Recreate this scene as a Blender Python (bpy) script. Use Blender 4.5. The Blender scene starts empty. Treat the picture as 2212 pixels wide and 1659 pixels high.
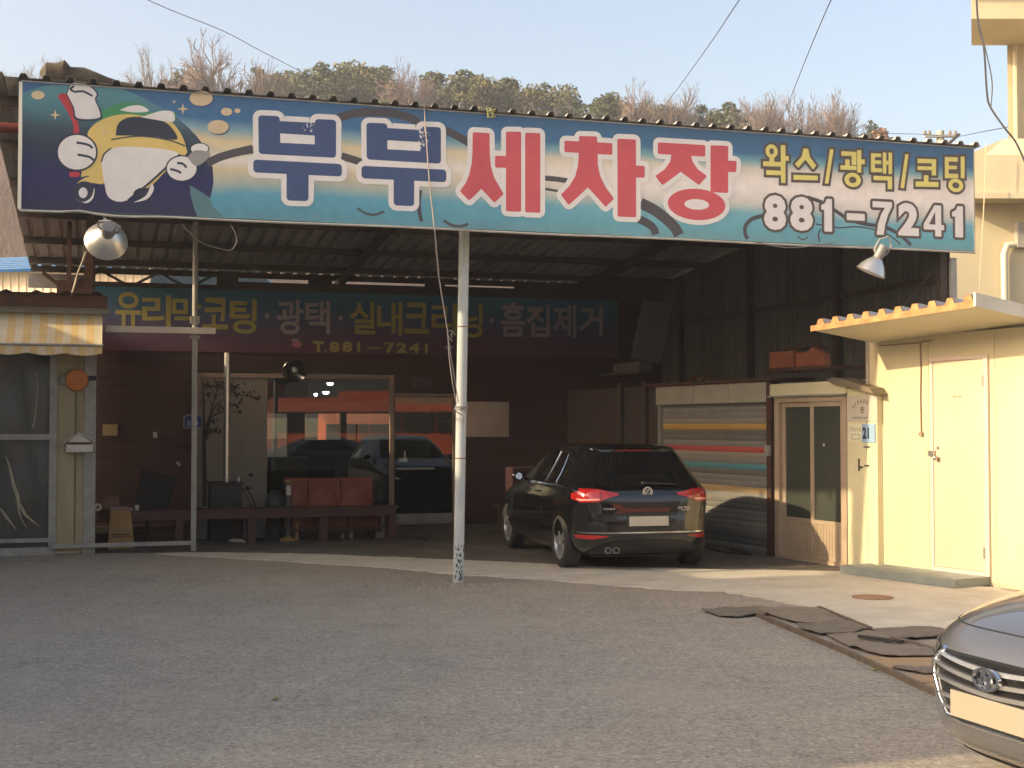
import bpy, bmesh, math, random
from math import sin, cos, pi, radians, atan, atan2, sqrt
from mathutils import Vector, Matrix, Euler
random.seed(7)
C = bpy.context.scene.collection

# ------------------------------------------------------------------ camera
F_D, W_D, HORIZ, CAMZ = 2900.0, 2212.0, 918.0, 1.72     # lens and horizon measured on the photograph
PITCH = atan((HORIZ - 829.5) / F_D)
cam = bpy.data.cameras.new('camera'); cam_o = bpy.data.objects.new('camera', cam); C.objects.link(cam_o)
cam.sensor_width = 36; cam.lens = 36 * F_D / W_D; cam.clip_end = 2000; cam.clip_start = .1
cam_o.location = (0, 0, CAMZ); cam_o.rotation_euler = (pi/2 + PITCH, 0, 0)
bpy.context.scene.camera = cam_o

# ------------------------------------------------------------------ sky, sun, exposure
SUN_EL = radians(23.0)
SUN_AZ = radians(250.5)          # clockwise from +Y: far to the left, a little behind the camera
w = bpy.data.worlds.new('World'); bpy.context.scene.world = w; w.use_nodes = True
nt = w.node_tree; bg = nt.nodes['Background']
sky = nt.nodes.new('ShaderNodeTexSky'); sky.sky_type = 'NISHITA'; sky.sun_disc = False
sky.sun_elevation = SUN_EL; sky.sun_rotation = SUN_AZ
sky.air_density = 1.0; sky.dust_density = 4.0; sky.ozone_density = 1.0
wm = nt.nodes.new('ShaderNodeMix'); wm.data_type = 'RGBA'; wm.blend_type = 'MULTIPLY'; wm.inputs[0].default_value = 1
wm.inputs[7].default_value = (1.05, .95, .865, 1)                      # milky winter sky, less blue than clear air
nt.links.new(sky.outputs[0], wm.inputs[6]); nt.links.new(wm.outputs[2], bg.inputs[0]); bg.inputs[1].default_value = .14
sl = bpy.data.lights.new('sun', 'SUN'); sl.energy = 2.3; sl.angle = radians(.6); sl.color = (1, .79, .50)
so = bpy.data.objects.new('sun', sl); C.objects.link(so)
sdir = Vector((sin(SUN_AZ)*cos(SUN_EL), cos(SUN_AZ)*cos(SUN_EL), sin(SUN_EL)))
so.rotation_euler = sdir.to_track_quat('Z', 'Y').to_euler(); so.location = sdir * 60
vs = bpy.context.scene.view_settings
vs.view_transform = 'Standard'; vs.look = 'None'; vs.exposure = 1.4; vs.gamma = 1; vs.use_curve_mapping = False
bpy.context.scene.cycles.max_bounces = 8
bpy.context.scene.cycles.transparent_max_bounces = 12

# ------------------------------------------------------------------ measuring helpers
S = 2212 / 3264.0
def ray(x, y):
    a, s = (x - 1106) / F_D, (829.5 - y) / F_D
    return Vector((a, cos(PITCH) - s*sin(PITCH), sin(PITCH) + s*cos(PITCH)))
def G(x, y, z=0.0):
    d = ray(x, y); t = (z - CAMZ) / d.z
    return Vector((d.x*t, d.y*t, z))
def AT(x, y, Y):
    d = ray(x, y); t = Y / d.y
    return Vector((d.x*t, Y, CAMZ + d.z*t))
class Frame:
    def __init__(s, o, yaw):
        s.o = Vector((o[0], o[1], 0)); s.yaw = yaw
        s.a = Vector((cos(yaw), sin(yaw), 0)); s.n = Vector((-sin(yaw), cos(yaw), 0))
    def w(s, a, b, z=0): return s.o + s.a*a + s.n*b + Vector((0, 0, z))
    def px(s, x, y, b=0.0):                       # photo point -> (along, height) on the plane at depth b
        d = ray(x, y); c = Vector((0, 0, CAMZ)); p0 = s.o + s.n*b
        t = (p0 - c).dot(s.n) / d.dot(s.n); p = c + d*t
        return ((p - s.o).dot(s.a), p.z)
    def loc(s, p):
        p = Vector(p) - s.o; return (p.dot(s.a), p.dot(s.n), p.z)
WORLD = Frame((0, 0), 0)
_L, _R = (-.3683*12.85, 12.85), (.346*16.0, 16.0)
GAR = Frame(_L, atan2(_R[1]-_L[1], _R[0]-_L[0]))
SIGN_L = (Vector(_R) - Vector(_L)).length
VB = GAR.loc(G(500, 1145))[1]                       # back wall depth
VL = GAR.loc(G(200, 1196))[1]                       # left building front depth
_a, _b = G(1558, 1184.6), G(1897, 1237)
RW = Frame((_a.x, _a.y), atan2(_b.y-_a.y, _b.x-_a.x))
_a, _b = G(1882, 1234), G(2135, 1266)
SH = Frame((_a.x, _a.y), atan2(_b.y-_a.y, _b.x-_a.x))

# ------------------------------------------------------------------ materials
def lin(c):
    return tuple((v/12.92 if v <= .04045 else ((v+.055)/1.055)**2.4) for v in (x/255.0 for x in c))
def L(r, g, b, k=1.0): return tuple(v*k for v in lin((r, g, b)))
_mats = {}
def mat(name, col, rough=.6, metal=0.0, col2=None, scale=4.0, bump=0.0, bscale=60.0, coat=0.0, spec=.5, stretch=(1,1,1), contrast=.5, emit=0.0, detail=5):
    if name in _mats: return _mats[name]
    m = bpy.data.materials.new(name); m.use_nodes = True; n = m.node_tree.nodes; l = m.node_tree.links
    b = n['Principled BSDF']
    b.inputs['Base Color'].default_value = (*col, 1); b.inputs['Roughness'].default_value = rough
    b.inputs['Metallic'].default_value = metal; b.inputs['Specular IOR Level'].default_value = spec
    b.inputs['Coat Weight'].default_value = coat; b.inputs['Coat Roughness'].default_value = .04
    if emit: b.inputs['Emission Color'].default_value = (*col, 1); b.inputs['Emission Strength'].default_value = emit
    tc = n.new('ShaderNodeTexCoord'); mp = n.new('ShaderNodeMapping'); mp.inputs['Scale'].default_value = stretch
    l.new(tc.outputs['Object'], mp.inputs[0])
    if col2 is not None:
        nz = n.new('ShaderNodeTexNoise'); nz.inputs['Scale'].default_value = scale; nz.inputs['Detail'].default_value = detail
        nz.inputs['Roughness'].default_value = .65
        l.new(mp.outputs[0], nz.inputs[0])
        cr = n.new('ShaderNodeValToRGB'); e = cr.color_ramp.elements
        e[0].position = .5 - contrast*.4; e[1].position = .5 + contrast*.4
        e[0].color = (*col, 1); e[1].color = (*col2, 1)
        l.new(nz.outputs[0], cr.inputs[0]); l.new(cr.outputs[0], b.inputs['Base Color'])
    if bump:
        nb = n.new('ShaderNodeTexNoise'); nb.inputs['Scale'].default_value = bscale; nb.inputs['Detail'].default_value = 3
        l.new(mp.outputs[0], nb.inputs[0])
        bp = n.new('ShaderNodeBump'); bp.inputs['Strength'].default_value = bump; bp.inputs['Distance'].default_value = .02
        l.new(nb.outputs[0], bp.inputs['Height']); l.new(bp.outputs[0], b.inputs['Normal'])
    _mats[name] = m
    return m
def glass(name, tint=(.8, .85, .85), rough=.0, ior=1.5, see=1.0):
    if name in _mats: return _mats[name]
    m = bpy.data.materials.new(name); m.use_nodes = True; n = m.node_tree.nodes; l = m.node_tree.links
    n.remove(n['Principled BSDF']); out = n['Material Output']
    t = n.new('ShaderNodeBsdfTransparent'); t.inputs[0].default_value = (*[v*see for v in tint], 1)
    g = n.new('ShaderNodeBsdfGlossy'); g.inputs['Roughness'].default_value = rough; g.inputs[0].default_value = (.9, .92, .95, 1)
    fr = n.new('ShaderNodeFresnel'); fr.inputs[0].default_value = ior
    ms = n.new('ShaderNodeMixShader'); l.new(fr.outputs[0], ms.inputs[0]); l.new(t.outputs[0], ms.inputs[1]); l.new(g.outputs[0], ms.inputs[2])
    l.new(ms.outputs[0], out.inputs[0]); _mats[name] = m
    return m

# ------------------------------------------------------------------ mesh builder
class MB:
    def __init__(s): s.v = []; s.f = []; s.mi = []; s.cur = 0
    def add(s, vs, fs):
        k = len(s.v); s.v += [tuple(p) for p in vs]
        for f in fs: s.f.append([i+k for i in f]); s.mi.append(s.cur)
        return s
    def box(s, x0, y0, z0, x1, y1, z1):
        x0, x1 = min(x0, x1), max(x0, x1); y0, y1 = min(y0, y1), max(y0, y1); z0, z1 = min(z0, z1), max(z0, z1)
        return s.add([(x0,y0,z0),(x1,y0,z0),(x1,y1,z0),(x0,y1,z0),(x0,y0,z1),(x1,y0,z1),(x1,y1,z1),(x0,y1,z1)],
              [(0,3,2,1),(4,5,6,7),(0,1,5,4),(1,2,6,5),(2,3,7,6),(3,0,4,7)])
    def beam(s, p, q, wd, ht, up=(0,0,1)):
        p, q = Vector(p), Vector(q); d = (q-p).normalized(); sd = d.cross(Vector(up))
        if sd.length < 1e-4: sd = d.cross(Vector((1,0,0)))
        sd.normalize(); u = sd.cross(d); a, b = sd*wd/2, u*ht/2
        vs = [p-a-b, p+a-b, p+a+b, p-a+b, q-a-b, q+a-b, q+a+b, q-a+b]
        return s.add(vs, [(0,1,2,3),(7,6,5,4),(0,4,5,1),(1,5,6,2),(2,6,7,3),(3,7,4,0)])
    def tube(s, pts, r, n=8, caps=True):
        pts = [Vector(p) for p in pts]; rs = r if isinstance(r, (list, tuple)) else [r]*len(pts)
        vs = []; ref = None
        for i, p in enumerate(pts):
            d = (pts[min(i+1, len(pts)-1)] - pts[max(i-1, 0)]).normalized()
            if ref is None:
                ref = d.cross(Vector((0,0,1)))
                if ref.length < .05: ref = d.cross(Vector((0,1,0)))
            ref = (ref - d*ref.dot(d)).normalized(); b = d.cross(ref)
            for k in range(n):
                t = 2*pi*k/n; vs.append(p + (ref*cos(t) + b*sin(t))*rs[i])
        fs = []
        for i in range(len(pts)-1):
            for k in range(n):
                a, b2 = i*n+k, i*n+(k+1) % n; fs.append((a, a+n, b2+n, b2))
        if caps: fs.append(tuple(range(n))); fs.append(tuple(range((len(pts)-1)*n+n-1, (len(pts)-1)*n-1, -1)))
        return s.add(vs, fs)
    def lathe(s, prof, c=(0,0,0), axis=(0,0,1), n=24):
        ax = Vector(axis).normalized(); a = ax.cross(Vector((0,0,1)))
        if a.length < .05: a = Vector((1,0,0))
        a.normalize(); b = ax.cross(a); c = Vector(c); vs = []; fs = []
        for (r, h) in prof:
            for k in range(n):
                t = 2*pi*k/n; vs.append(c + ax*h + (a*cos(t)+b*sin(t))*max(r, 1e-4))
        for i in range(len(prof)-1):
            for k in range(n):
                p, q = i*n+k, i*n+(k+1) % n; fs.append((p, q, q+n, p+n))
        return s.add(vs, fs)
    def poly(s, pts, b0, b1):                    # polygon in (a, z), thick from b0 (towards camera) to b1
        n = len(pts); A = sum(pts[i][0]*pts[(i+1)%n][1]-pts[(i+1)%n][0]*pts[i][1] for i in range(n))
        if A < 0: pts = pts[::-1]
        vs = [(p[0], b0, p[1]) for p in pts] + [(p[0], b1, p[1]) for p in pts]
        fs = [tuple(range(n)), tuple(range(2*n-1, n-1, -1))] + [(i, i+n, (i+1)%n+n, (i+1)%n) for i in range(n)]
        return s.add(vs, fs)
    def slab(s, pts, z0, z1):                    # polygon in (x, y)
        n = len(pts); A = sum(pts[i][0]*pts[(i+1)%n][1]-pts[(i+1)%n][0]*pts[i][1] for i in range(n))
        if A < 0: pts = pts[::-1]
        vs = [(p[0], p[1], z1) for p in pts] + [(p[0], p[1], z0) for p in pts]
        fs = [tuple(range(n)), tuple(range(2*n-1, n-1, -1))] + [(i, i+n, (i+1)%n+n, (i+1)%n) for i in range(n)]
        return s.add(vs, fs)
    def ring(s, c, ro, ri, b0, b1, n=28, sq=2.0):
        def pt(r, t):
            ct, st = cos(t), sin(t)
            return (c[0]+r[0]*abs(ct)**(2/sq)*(1 if ct >= 0 else -1), c[1]+r[1]*abs(st)**(2/sq)*(1 if st >= 0 else -1))
        vs = []; fs = []
        for k in range(n):
            t = 2*pi*k/n; o = pt(ro, t); i = pt(ri, t)
            vs += [(o[0], b0, o[1]), (i[0], b0, i[1]), (o[0], b1, o[1]), (i[0], b1, i[1])]
        for k in range(n):
            a, b = 4*k, 4*((k+1) % n)
            fs += [(a+1, a, b, b+1), (a, a+2, b+2, b), (a+3, a+1, b+1, b+3), (a+2, a+3, b+3, b+2)]
        return s.add(vs, fs)
    def sphere(s, c, r, n=12, m=8):
        rx, ry, rz = r if isinstance(r, (tuple, list)) else (r, r, r); vs = []; fs = []
        for i in range(m+1):
            p = pi*i/m
            for k in range(n):
                t = 2*pi*k/n; vs.append((c[0]+rx*sin(p)*cos(t), c[1]+ry*sin(p)*sin(t), c[2]+rz*cos(p)))
        for i in range(m):
            for k in range(n):
                a, b = i*n+k, i*n+(k+1) % n; fs.append((a, a+n, b+n, b))
        return s.add(vs, fs)
    def grid(s, rows):                          # rows of points
        n = len(rows[0]); vs = [p for r in rows for p in r]; fs = []
        for i in range(len(rows)-1):
            for k in range(n-1): a = i*n+k; fs.append((a, a+1, a+n+1, a+n))
        return s.add(vs, fs)

ORG = {}
def mesh(name, mb, mats, org=(0,0,0), smooth=None):
    me = bpy.data.meshes.new(name)
    me.from_pydata([(v[0]-org[0], v[1]-org[1], v[2]-org[2]) for v in mb.v], [], mb.f)
    for m in (mats if isinstance(mats, (list, tuple)) else [mats]): me.materials.append(m)
    if any(mb.mi): me.polygons.foreach_set('material_index', mb.mi)
    if smooth is not None:
        me.polygons.foreach_set('use_smooth', [True]*len(me.polygons))
        me.set_sharp_from_angle(angle=radians(smooth))
    me.update()
    return me
def setp(o, label=None, cat=None, group=None, kind=None):
    for k, v in (('label', label), ('category', cat), ('group', group), ('kind', kind)):
        if v: o[k] = v
def bevel(o, wd, seg=2):
    if wd:
        m = o.modifiers.new('bevel', 'BEVEL'); m.width = wd; m.segments = seg; m.limit_method = 'ANGLE'; m.angle_limit = radians(40)
def thing(name, label, cat, fr=WORLD, org=(0,0,0), group=None, kind=None):
    o = bpy.data.objects.new(name, None); C.objects.link(o); o.empty_display_size = .2
    o.location = fr.w(*org); o.rotation_euler = (0, 0, fr.yaw); ORG[o.name] = org
    setp(o, label, cat, group, kind); return o
def part(name, mb, m, parent, bev=0, smooth=None, label=None, kind=None):
    org = ORG[parent.name]
    o = bpy.data.objects.new(name, mesh(name, mb, m, org, smooth)); C.objects.link(o); o.parent = parent
    ORG[o.name] = org; bevel(o, bev); setp(o, label, kind=kind); return o
def solo(name, mb, m, label=None, cat=None, fr=WORLD, org=(0,0,0), group=None, kind=None, bev=0, smooth=None):
    o = bpy.data.objects.new(name, mesh(name, mb, m, org, smooth)); C.objects.link(o)
    o.location = fr.w(*org); o.rotation_euler = (0, 0, fr.yaw); ORG[o.name] = org
    bevel(o, bev); setp(o, label, cat, group, kind); return o
def copy_tree(o, parent=None):
    c = o.copy(); C.objects.link(c); ORG[c.name] = ORG.get(o.name, (0,0,0))
    if parent: c.parent = parent
    for ch in list(o.children): copy_tree(ch, c)
    return c
B = lambda *a: MB().box(*a)

# ---- 2D polygon helpers for lettering
def _nrm(pts):
    n = len(pts); A = sum(pts[i][0]*pts[(i+1)%n][1]-pts[(i+1)%n][0]*pts[i][1] for i in range(n))
    return pts if A > 0 else pts[::-1]
def offset(pts, r, arc=True):
    pts = _nrm(pts); n = len(pts); out = []
    for i in range(n):
        p0, p, p1 = Vector(pts[i-1]), Vector(pts[i]), Vector(pts[(i+1) % n])
        d0, d1 = (p-p0).normalized(), (p1-p).normalized()
        n0, n1 = Vector((d0.y, -d0.x)), Vector((d1.y, -d1.x)); cr = d0.x*d1.y-d0.y*d1.x
        if arc and r > 0 and cr > .02:
            a0 = atan2(n0.y, n0.x); a1 = atan2(n1.y, n1.x)
            while a1 < a0: a1 += 2*pi
            k = max(2, int((a1-a0)/.35)+1)
            for j in range(k+1):
                a = a0+(a1-a0)*j/k; out.append((p.x+r*cos(a), p.y+r*sin(a)))
        else:
            q = p + (n0+n1)/max(.25, 1+n0.dot(n1))*r; out.append((q.x, q.y))
    return out
def rnd(pts, r, w=0.0): return offset(offset(pts, -r, False), r+w)
def ribbon(pts, w):
    pts = [Vector(p) for p in pts]; ws = w if isinstance(w, (list, tuple)) else [w]*len(pts); a = []; b = []
    for i, p in enumerate(pts):
        d = (pts[min(i+1, len(pts)-1)]-pts[max(i-1, 0)]).normalized(); n = Vector((-d.y, d.x))*ws[i]/2
        a.append(tuple(p+n)); b.append(tuple(p-n))
    return a + b[::-1]
def smooth2(pts, k=5):
    P = [Vector(p) for p in pts]; out = []
    for i in range(len(P)-1):
        p0, p1, p2, p3 = P[max(i-1,0)], P[i], P[i+1], P[min(i+2, len(P)-1)]
        for j in range(k):
            t = j/k
            out.append(tuple(.5*((2*p1)+(p2-p0)*t+(2*p0-5*p1+4*p2-p3)*t*t+(3*p1-p0-3*p2+p3)*t**3)))
    out.append(tuple(P[-1])); return out
_tc = {}
def text2d(body, off=0.0, box_=False):
    cu = bpy.data.curves.new('t', 'FONT'); cu.body = body; cu.offset = off; cu.resolution_u = 3
    o = bpy.data.objects.new('t', cu); C.objects.link(o)
    dg = bpy.context.evaluated_depsgraph_get(); me = bpy.data.meshes.new_from_object(o.evaluated_get(dg))
    vs = [(v.co.x, v.co.y) for v in me.vertices]; fs = [tuple(p.vertices) for p in me.polygons]
    bpy.data.objects.remove(o); bpy.data.curves.remove(cu); bpy.data.meshes.remove(me)
    return vs, fs
def text_in(mb, body, rect, b, off=0.0, grow=0.0):
    """fit body (bold by off) to rect (a0,z0,a1,z1) at depth b; grow > 0 makes an outline of the same word"""
    vs, fs = text2d(body, off)
    if not vs: return
    x0, x1 = min(v[0] for v in vs), max(v[0] for v in vs); y0, y1 = min(v[1] for v in vs), max(v[1] for v in vs)
    if grow: vs, fs = text2d(body, off+grow)
    a0, z0, a1, z1 = rect
    mb.add([(a0+(v[0]-x0)/(x1-x0)*(a1-a0), b, z0+(v[1]-y0)/(y1-y0)*(z1-z0)) for v in vs], fs)
def glyph_marks(seed, a0, z0, a1, z1):      # worn print that cannot be read in the photograph: a few strokes
    r = random.Random(seed*17+3); m = MB(); w_, h_ = a1-a0, z1-z0; t = min(w_, h_)*.13
    for j in range(r.choice((2, 3, 3))): z = z0+h_*(.12+.36*j+r.uniform(-.04, .04)); m.box(a0+w_*r.uniform(0, .2), -.0412-.0001*j, z, a1-w_*r.uniform(.15, .4), -.0402, z+t)
    for j in range(2): a = a0+w_*(.3+.45*j+r.uniform(-.1, .1)); m.box(a, -.0415-.0001*j, z0+h_*r.uniform(0, .3), a+t, -.0402, z1-h_*r.uniform(0, .2))
    return m
def zm(ox, oy, s): return lambda x, y: ((ox + x/s)*S, (oy + y/s)*S)     # magnified view -> photo point

# ================================================================== MATERIALS IN USE
def asphalt_mat():
    m = bpy.data.materials.new('asphalt'); m.use_nodes = True; n = m.node_tree.nodes; l = m.node_tree.links; b = n['Principled BSDF']
    tc = n.new('ShaderNodeTexCoord')
    def noise(sc, det=6, st=(1,1,1)):
        mp = n.new('ShaderNodeMapping'); mp.inputs['Scale'].default_value = st; l.new(tc.outputs['Object'], mp.inputs[0])
        z = n.new('ShaderNodeTexNoise'); z.inputs['Scale'].default_value = sc; z.inputs['Detail'].default_value = det; z.inputs['Roughness'].default_value = .6
        l.new(mp.outputs[0], z.inputs[0]); return z.outputs[0]
    def ramp(src, stops):
        r = n.new('ShaderNodeValToRGB'); e = r.color_ramp.elements
        e[0].position, e[0].color = stops[0][0], (*stops[0][1], 1); e[1].position, e[1].color = stops[-1][0], (*stops[-1][1], 1)
        for p, c in stops[1:-1]: q = e.new(p); q.color = (*c, 1)
        l.new(src, r.inputs[0]); return r.outputs[0]
    def mix(f, a, c, mode='MIX'):
        x = n.new('ShaderNodeMix'); x.data_type = 'RGBA'; x.blend_type = mode
        if isinstance(f, float): x.inputs[0].default_value = f
        else: l.new(f, x.inputs[0])
        l.new(a, x.inputs[6]); l.new(c, x.inputs[7]); return x.outputs[2]
    big = ramp(noise(.55, 4), [(.3, (.33, .298, .246)), (.5, (.355, .318, .258)), (.72, (.39, .342, .27))])
    mid = ramp(noise(3.2, 6), [(.3, (.90,)*3), (.7, (1.07,)*3)])
    c = mix(1.0, big, mid, 'MULTIPLY')
    fine = ramp(noise(38, 3), [(.30, (.52,)*3), (.46, (.95,)*3), (.6, (1.08,)*3), (.76, (1.7,)*3)])
    c = mix(1.0, c, fine, 'MULTIPLY')
    grit = ramp(noise(15, 5), [(.32, (.74,)*3), (.48, (.99,)*3), (.58, (1.02,)*3), (.70, (1.32,)*3)]); c = mix(1.0, c, grit, 'MULTIPLY')
    v = n.new('ShaderNodeTexVoronoi'); v.inputs['Scale'].default_value = 26; l.new(tc.outputs['Object'], v.inputs[0])
    vm = n.new('ShaderNodeTexVoronoi'); vm.inputs['Scale'].default_value = 26; vm.feature = 'F1'; l.new(tc.outputs['Object'], vm.inputs[0])
    sp = n.new('ShaderNodeSeparateColor'); l.new(v.outputs['Color'], sp.inputs[0])
    m1 = n.new('ShaderNodeMath'); m1.operation = 'GREATER_THAN'; m1.inputs[1].default_value = .955; l.new(sp.outputs[0], m1.inputs[0])
    m2 = n.new('ShaderNodeMath'); m2.operation = 'LESS_THAN'; m2.inputs[1].default_value = .26; l.new(v.outputs['Distance'], m2.inputs[0])
    m3 = n.new('ShaderNodeMath'); m3.operation = 'MULTIPLY'; l.new(m1.outputs[0], m3.inputs[0]); l.new(m2.outputs[0], m3.inputs[1])
    pale = n.new('ShaderNodeRGB'); pale.outputs[0].default_value = (.30, .285, .26, 1)
    c = mix(m3.outputs[0], c, pale.outputs[0])
    dk = ramp(noise(1.7, 5, (.35, 1.6, 1)), [(.60, (1, 1, 1)), (.74, (.88, .875, .87))])
    c = mix(1.0, c, dk, 'MULTIPLY')
    oil = ramp(noise(.9, 3), [(.66, (1, 1, 1)), (.76, (.84, .835, .83)), (.84, (.74, .73, .72))]); c = mix(1.0, c, oil, 'MULTIPLY')
    trk = ramp(noise(.42, 4, (2.4, .12, 1)), [(.50, (1, 1, 1)), (.68, (.93, .928, .925))]); c = mix(1.0, c, trk, 'MULTIPLY')
    dust = ramp(noise(.33, 7), [(.50, (0, 0, 0)), (.66, (.55, .55, .55))]); tan = n.new('ShaderNodeRGB'); tan.outputs[0].default_value = (.40, .345, .27, 1); c = mix(dust, c, tan.outputs[0])
    wv = n.new('ShaderNodeTexVoronoi'); wv.feature = 'DISTANCE_TO_EDGE'; wv.inputs['Scale'].default_value = .42
    wp_ = n.new('ShaderNodeVectorMath'); wp_.operation = 'ADD'; wn = n.new('ShaderNodeTexNoise'); wn.inputs['Scale'].default_value = 1.5; wn.inputs['Detail'].default_value = 6
    l.new(tc.outputs['Object'], wn.inputs[0]); l.new(tc.outputs['Object'], wp_.inputs[0]); l.new(wn.outputs['Color'], wp_.inputs[1]); l.new(wp_.outputs[0], wv.inputs[0])
    crk = ramp(wv.outputs['Distance'], [(.0, (.62, .61, .60)), (.010, (1, 1, 1))]); c = mix(.3, c, mix(1.0, c, crk, 'MULTIPLY'))
    l.new(c, b.inputs['Base Color']); b.inputs['Roughness'].default_value = .92; b.inputs['Specular IOR Level'].default_value = .25
    bp = n.new('ShaderNodeBump'); bp.inputs['Strength'].default_value = .55; bp.inputs['Distance'].default_value = .012
    l.new(noise(70, 4), bp.inputs['Height']); l.new(bp.outputs[0], b.inputs['Normal'])
    return m
ASPHALT = asphalt_mat()
CONC = mat('pale_concrete', L(208,202,186), .9, col2=L(180,174,158), scale=2.2, bump=.25, bscale=45)
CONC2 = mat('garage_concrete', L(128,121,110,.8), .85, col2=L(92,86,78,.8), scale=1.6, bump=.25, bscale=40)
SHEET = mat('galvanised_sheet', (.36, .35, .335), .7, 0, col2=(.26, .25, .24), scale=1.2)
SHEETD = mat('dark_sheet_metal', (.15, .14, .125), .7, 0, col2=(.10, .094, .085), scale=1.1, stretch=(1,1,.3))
STEEL = mat('dark_steel', (.05, .043, .038), .6, col2=(.09, .06, .045), scale=6)
RUST = mat('rusty_steel', L(96,62,44), .8, col2=L(60,42,36), scale=7, bump=.2)
WHITEP = mat('white_paint', L(214,210,200), .5, col2=L(196,190,176), scale=3)
GREYP = mat('grey_paint', L(170,168,160), .55, col2=L(142,138,130), scale=4)
ALU = mat('aluminium', (.55, .54, .52), .35, 1.0, col2=(.42, .41, .39), scale=9)
CHROME = mat('chrome', (.75, .76, .78), .08, 1.0)
CREAM = mat('cream_panel', L(226,218,180), .5, col2=L(216,206,166), scale=1.5)
BLACKP = mat('black_plastic', (.018, .018, .018), .45)
RUBBER = mat('rubber', (.022, .022, .022), .8, col2=(.035, .034, .032), scale=8)
DARKBR = mat('dark_brown_siding', L(92,62,56), .7, col2=L(72,50,46), scale=3.0, stretch=(.25,1,4), bump=.1, bscale=30)
BENCHW = mat('brown_stained_wood', L(92,60,50), .6, col2=L(70,46,40), scale=4, stretch=(.3,1,6), bump=.12)
ORANGE = mat('orange_vinyl', L(156,80,52), .5, col2=L(134,66,44), scale=3)

# ================================================================== THE SETTING
g = MB(); g.grid([[(x, y, 0) for x in (-300, -60, -12, 12, 60, 300)] for y in (-120, -30, 0, 30, 110, 310)])
solo('ground', g, ASPHALT, kind='structure')
def patch2(pts, z, jitter=.0, seed=1, step=.18):
    r = random.Random(seed); out = []
    for i in range(len(pts)):
        p, q = Vector(pts[i]), Vector(pts[(i+1) % len(pts)]); n = max(1, int((q-p).length/step)) if jitter else 1
        for j in range(n):
            t = p + (q-p)*(j/n); out.append((t.x+r.uniform(-1,1)*jitter, t.y+r.uniform(-1,1)*jitter))
    return out
fl = [G(x, y) for x, y in ((382,1194),(560,1197),(700,1200),(850,1206),(990,1212),(1150,1219),(1300,1227),(1480,1231),(1650,1234),(1800,1237))] + [RW.w(3.3, .2), RW.w(-5, .3), GAR.w(9.3, VB), GAR.w(.5, VB), GAR.w(.5, VL+.1)]
f_ = MB(); f_.slab(patch2([(p.x, p.y) for p in fl], 0, .02, 2), -.02, .004)
solo('garage_floor', f_, CONC2, kind='structure')
low = [(340,1197.5),(382,1200),(560,1210),(700,1219),(850,1229),(1000,1243),(1150,1252),(1300,1264),(1450,1275),(1560,1279),(1640,1292),(1700,1304),(1775,1317),(1850,1345),(1880,1362),(1990,1373),(2060,1372),(2260,1392)]
up = [(2300,1300),(2150,1272),(2010,1255),(1900,1238),(1800,1236),(1650,1233),(1480,1230),(1300,1226),(1150,1218),(990,1211),(850,1205),(700,1199),(560,1196),(400,1194.5)]
a_ = MB(); a_.slab(patch2([(G(*p).x, G(*p).y) for p in low+up], 0, .035, 3, .12), -.02, .012)
solo('concrete_apron', a_, CONC, kind='structure')

# hill behind the yard
def hillz(x, y):
    t = max(0, min(1, (y-42)/92.0)); t = t*t*(3-2*t)
    ridge = 26.0 - .06*(x+27)
    return t*max(4, ridge) + 1.3*sin(x*.21+y*.13)*t + .9*sin(x*.07-y*.19)*t - .02
hm = MB(); hm.grid([[(x, y, hillz(x, y)) for x in range(-200, 201, 5)] for y in list(range(40, 150, 5))+[170, 220, 300]])
HILL = mat('dry_brush_hillside', L(112,88,76,.55), .95, col2=L(70,60,52,.55), scale=.8, bump=1.0, bscale=1.5, detail=9)
solo('hill', hm, HILL, kind='structure', smooth=60)

# ================================================================== CANOPY
ROOF0, SLOPE = 5.055, .088
def rz(v): return ROOF0 - SLOPE*v
can = thing('carwash_canopy', 'long corrugated metal canopy roof on steel beams over the car wash bay', 'canopy roof', GAR, (0,0,0))
U0, U1, VBK = -.34, SIGN_L+.12, VB+.35
pitch = .2145
def sheet_prof(u0, n):
    p = []
    for i in range(n):
        b = u0+i*pitch
        p += [(b, 0), (b+.10, 0), (b+.122, .042), (b+.172, .042), (b+.194, 0)]
    p.append((u0+n*pitch, 0)); return p
k = 0; u = U0
while u < U1-.2:
    pr = sheet_prof(u, 4); m = MB(); dz = random.uniform(0, .004)
    for j, v in enumerate((-.045, VBK)):
        m.v += [(p[0], v, rz(v)+p[1]+dz) for p in pr]
    n = len(pr); m.f = [(i, i+1, n+i+1, n+i) for i in range(n-1)]; m.mi = [0]*len(m.f)
    o = part('roof_sheet', m, SHEET, can)
    sd = o.modifiers.new('thickness', 'SOLIDIFY'); sd.thickness = .0015
    u += 4*pitch
UE = u
for v in (.55, 2.1, 3.7, 5.3, 6.9, 8.3, VBK-.12):
    part('purlin', B(U0+.02, v-.03, rz(v)-.098, UE-.02, v+.03, rz(v)-.004), STEEL, can)
part('fascia_board', B(U0-.02, VBK-.05, rz(VBK)-.34, .55, VBK-.02, rz(VBK)-.11), GREYP, can)
for ua in (.62, 4.6, 8.9):
    m = MB(); m.beam((ua, .15, rz(.15)-.17), (ua, VBK, rz(VBK)-.17), .09, .13)
    part('truss', m, STEEL, can)
ub = GAR.px(162, 640, VL+.35)[0]
m = MB(); m.beam((ub-.08, VL+.35, 2.9), (ub-.08, VL+.35, rz(VL)-.1), .06, .06, (0,1,0)); m.beam((ub+.12, VL+.3, 2.6), (ub+.2, VL+.3, rz(VL)-.1), .11, .11, (0,1,0))
part('post', m, RUST, can)
a0 = GAR.px(92, 588, VL+.35); b0 = GAR.px(165, 645, VL+.35)
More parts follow.
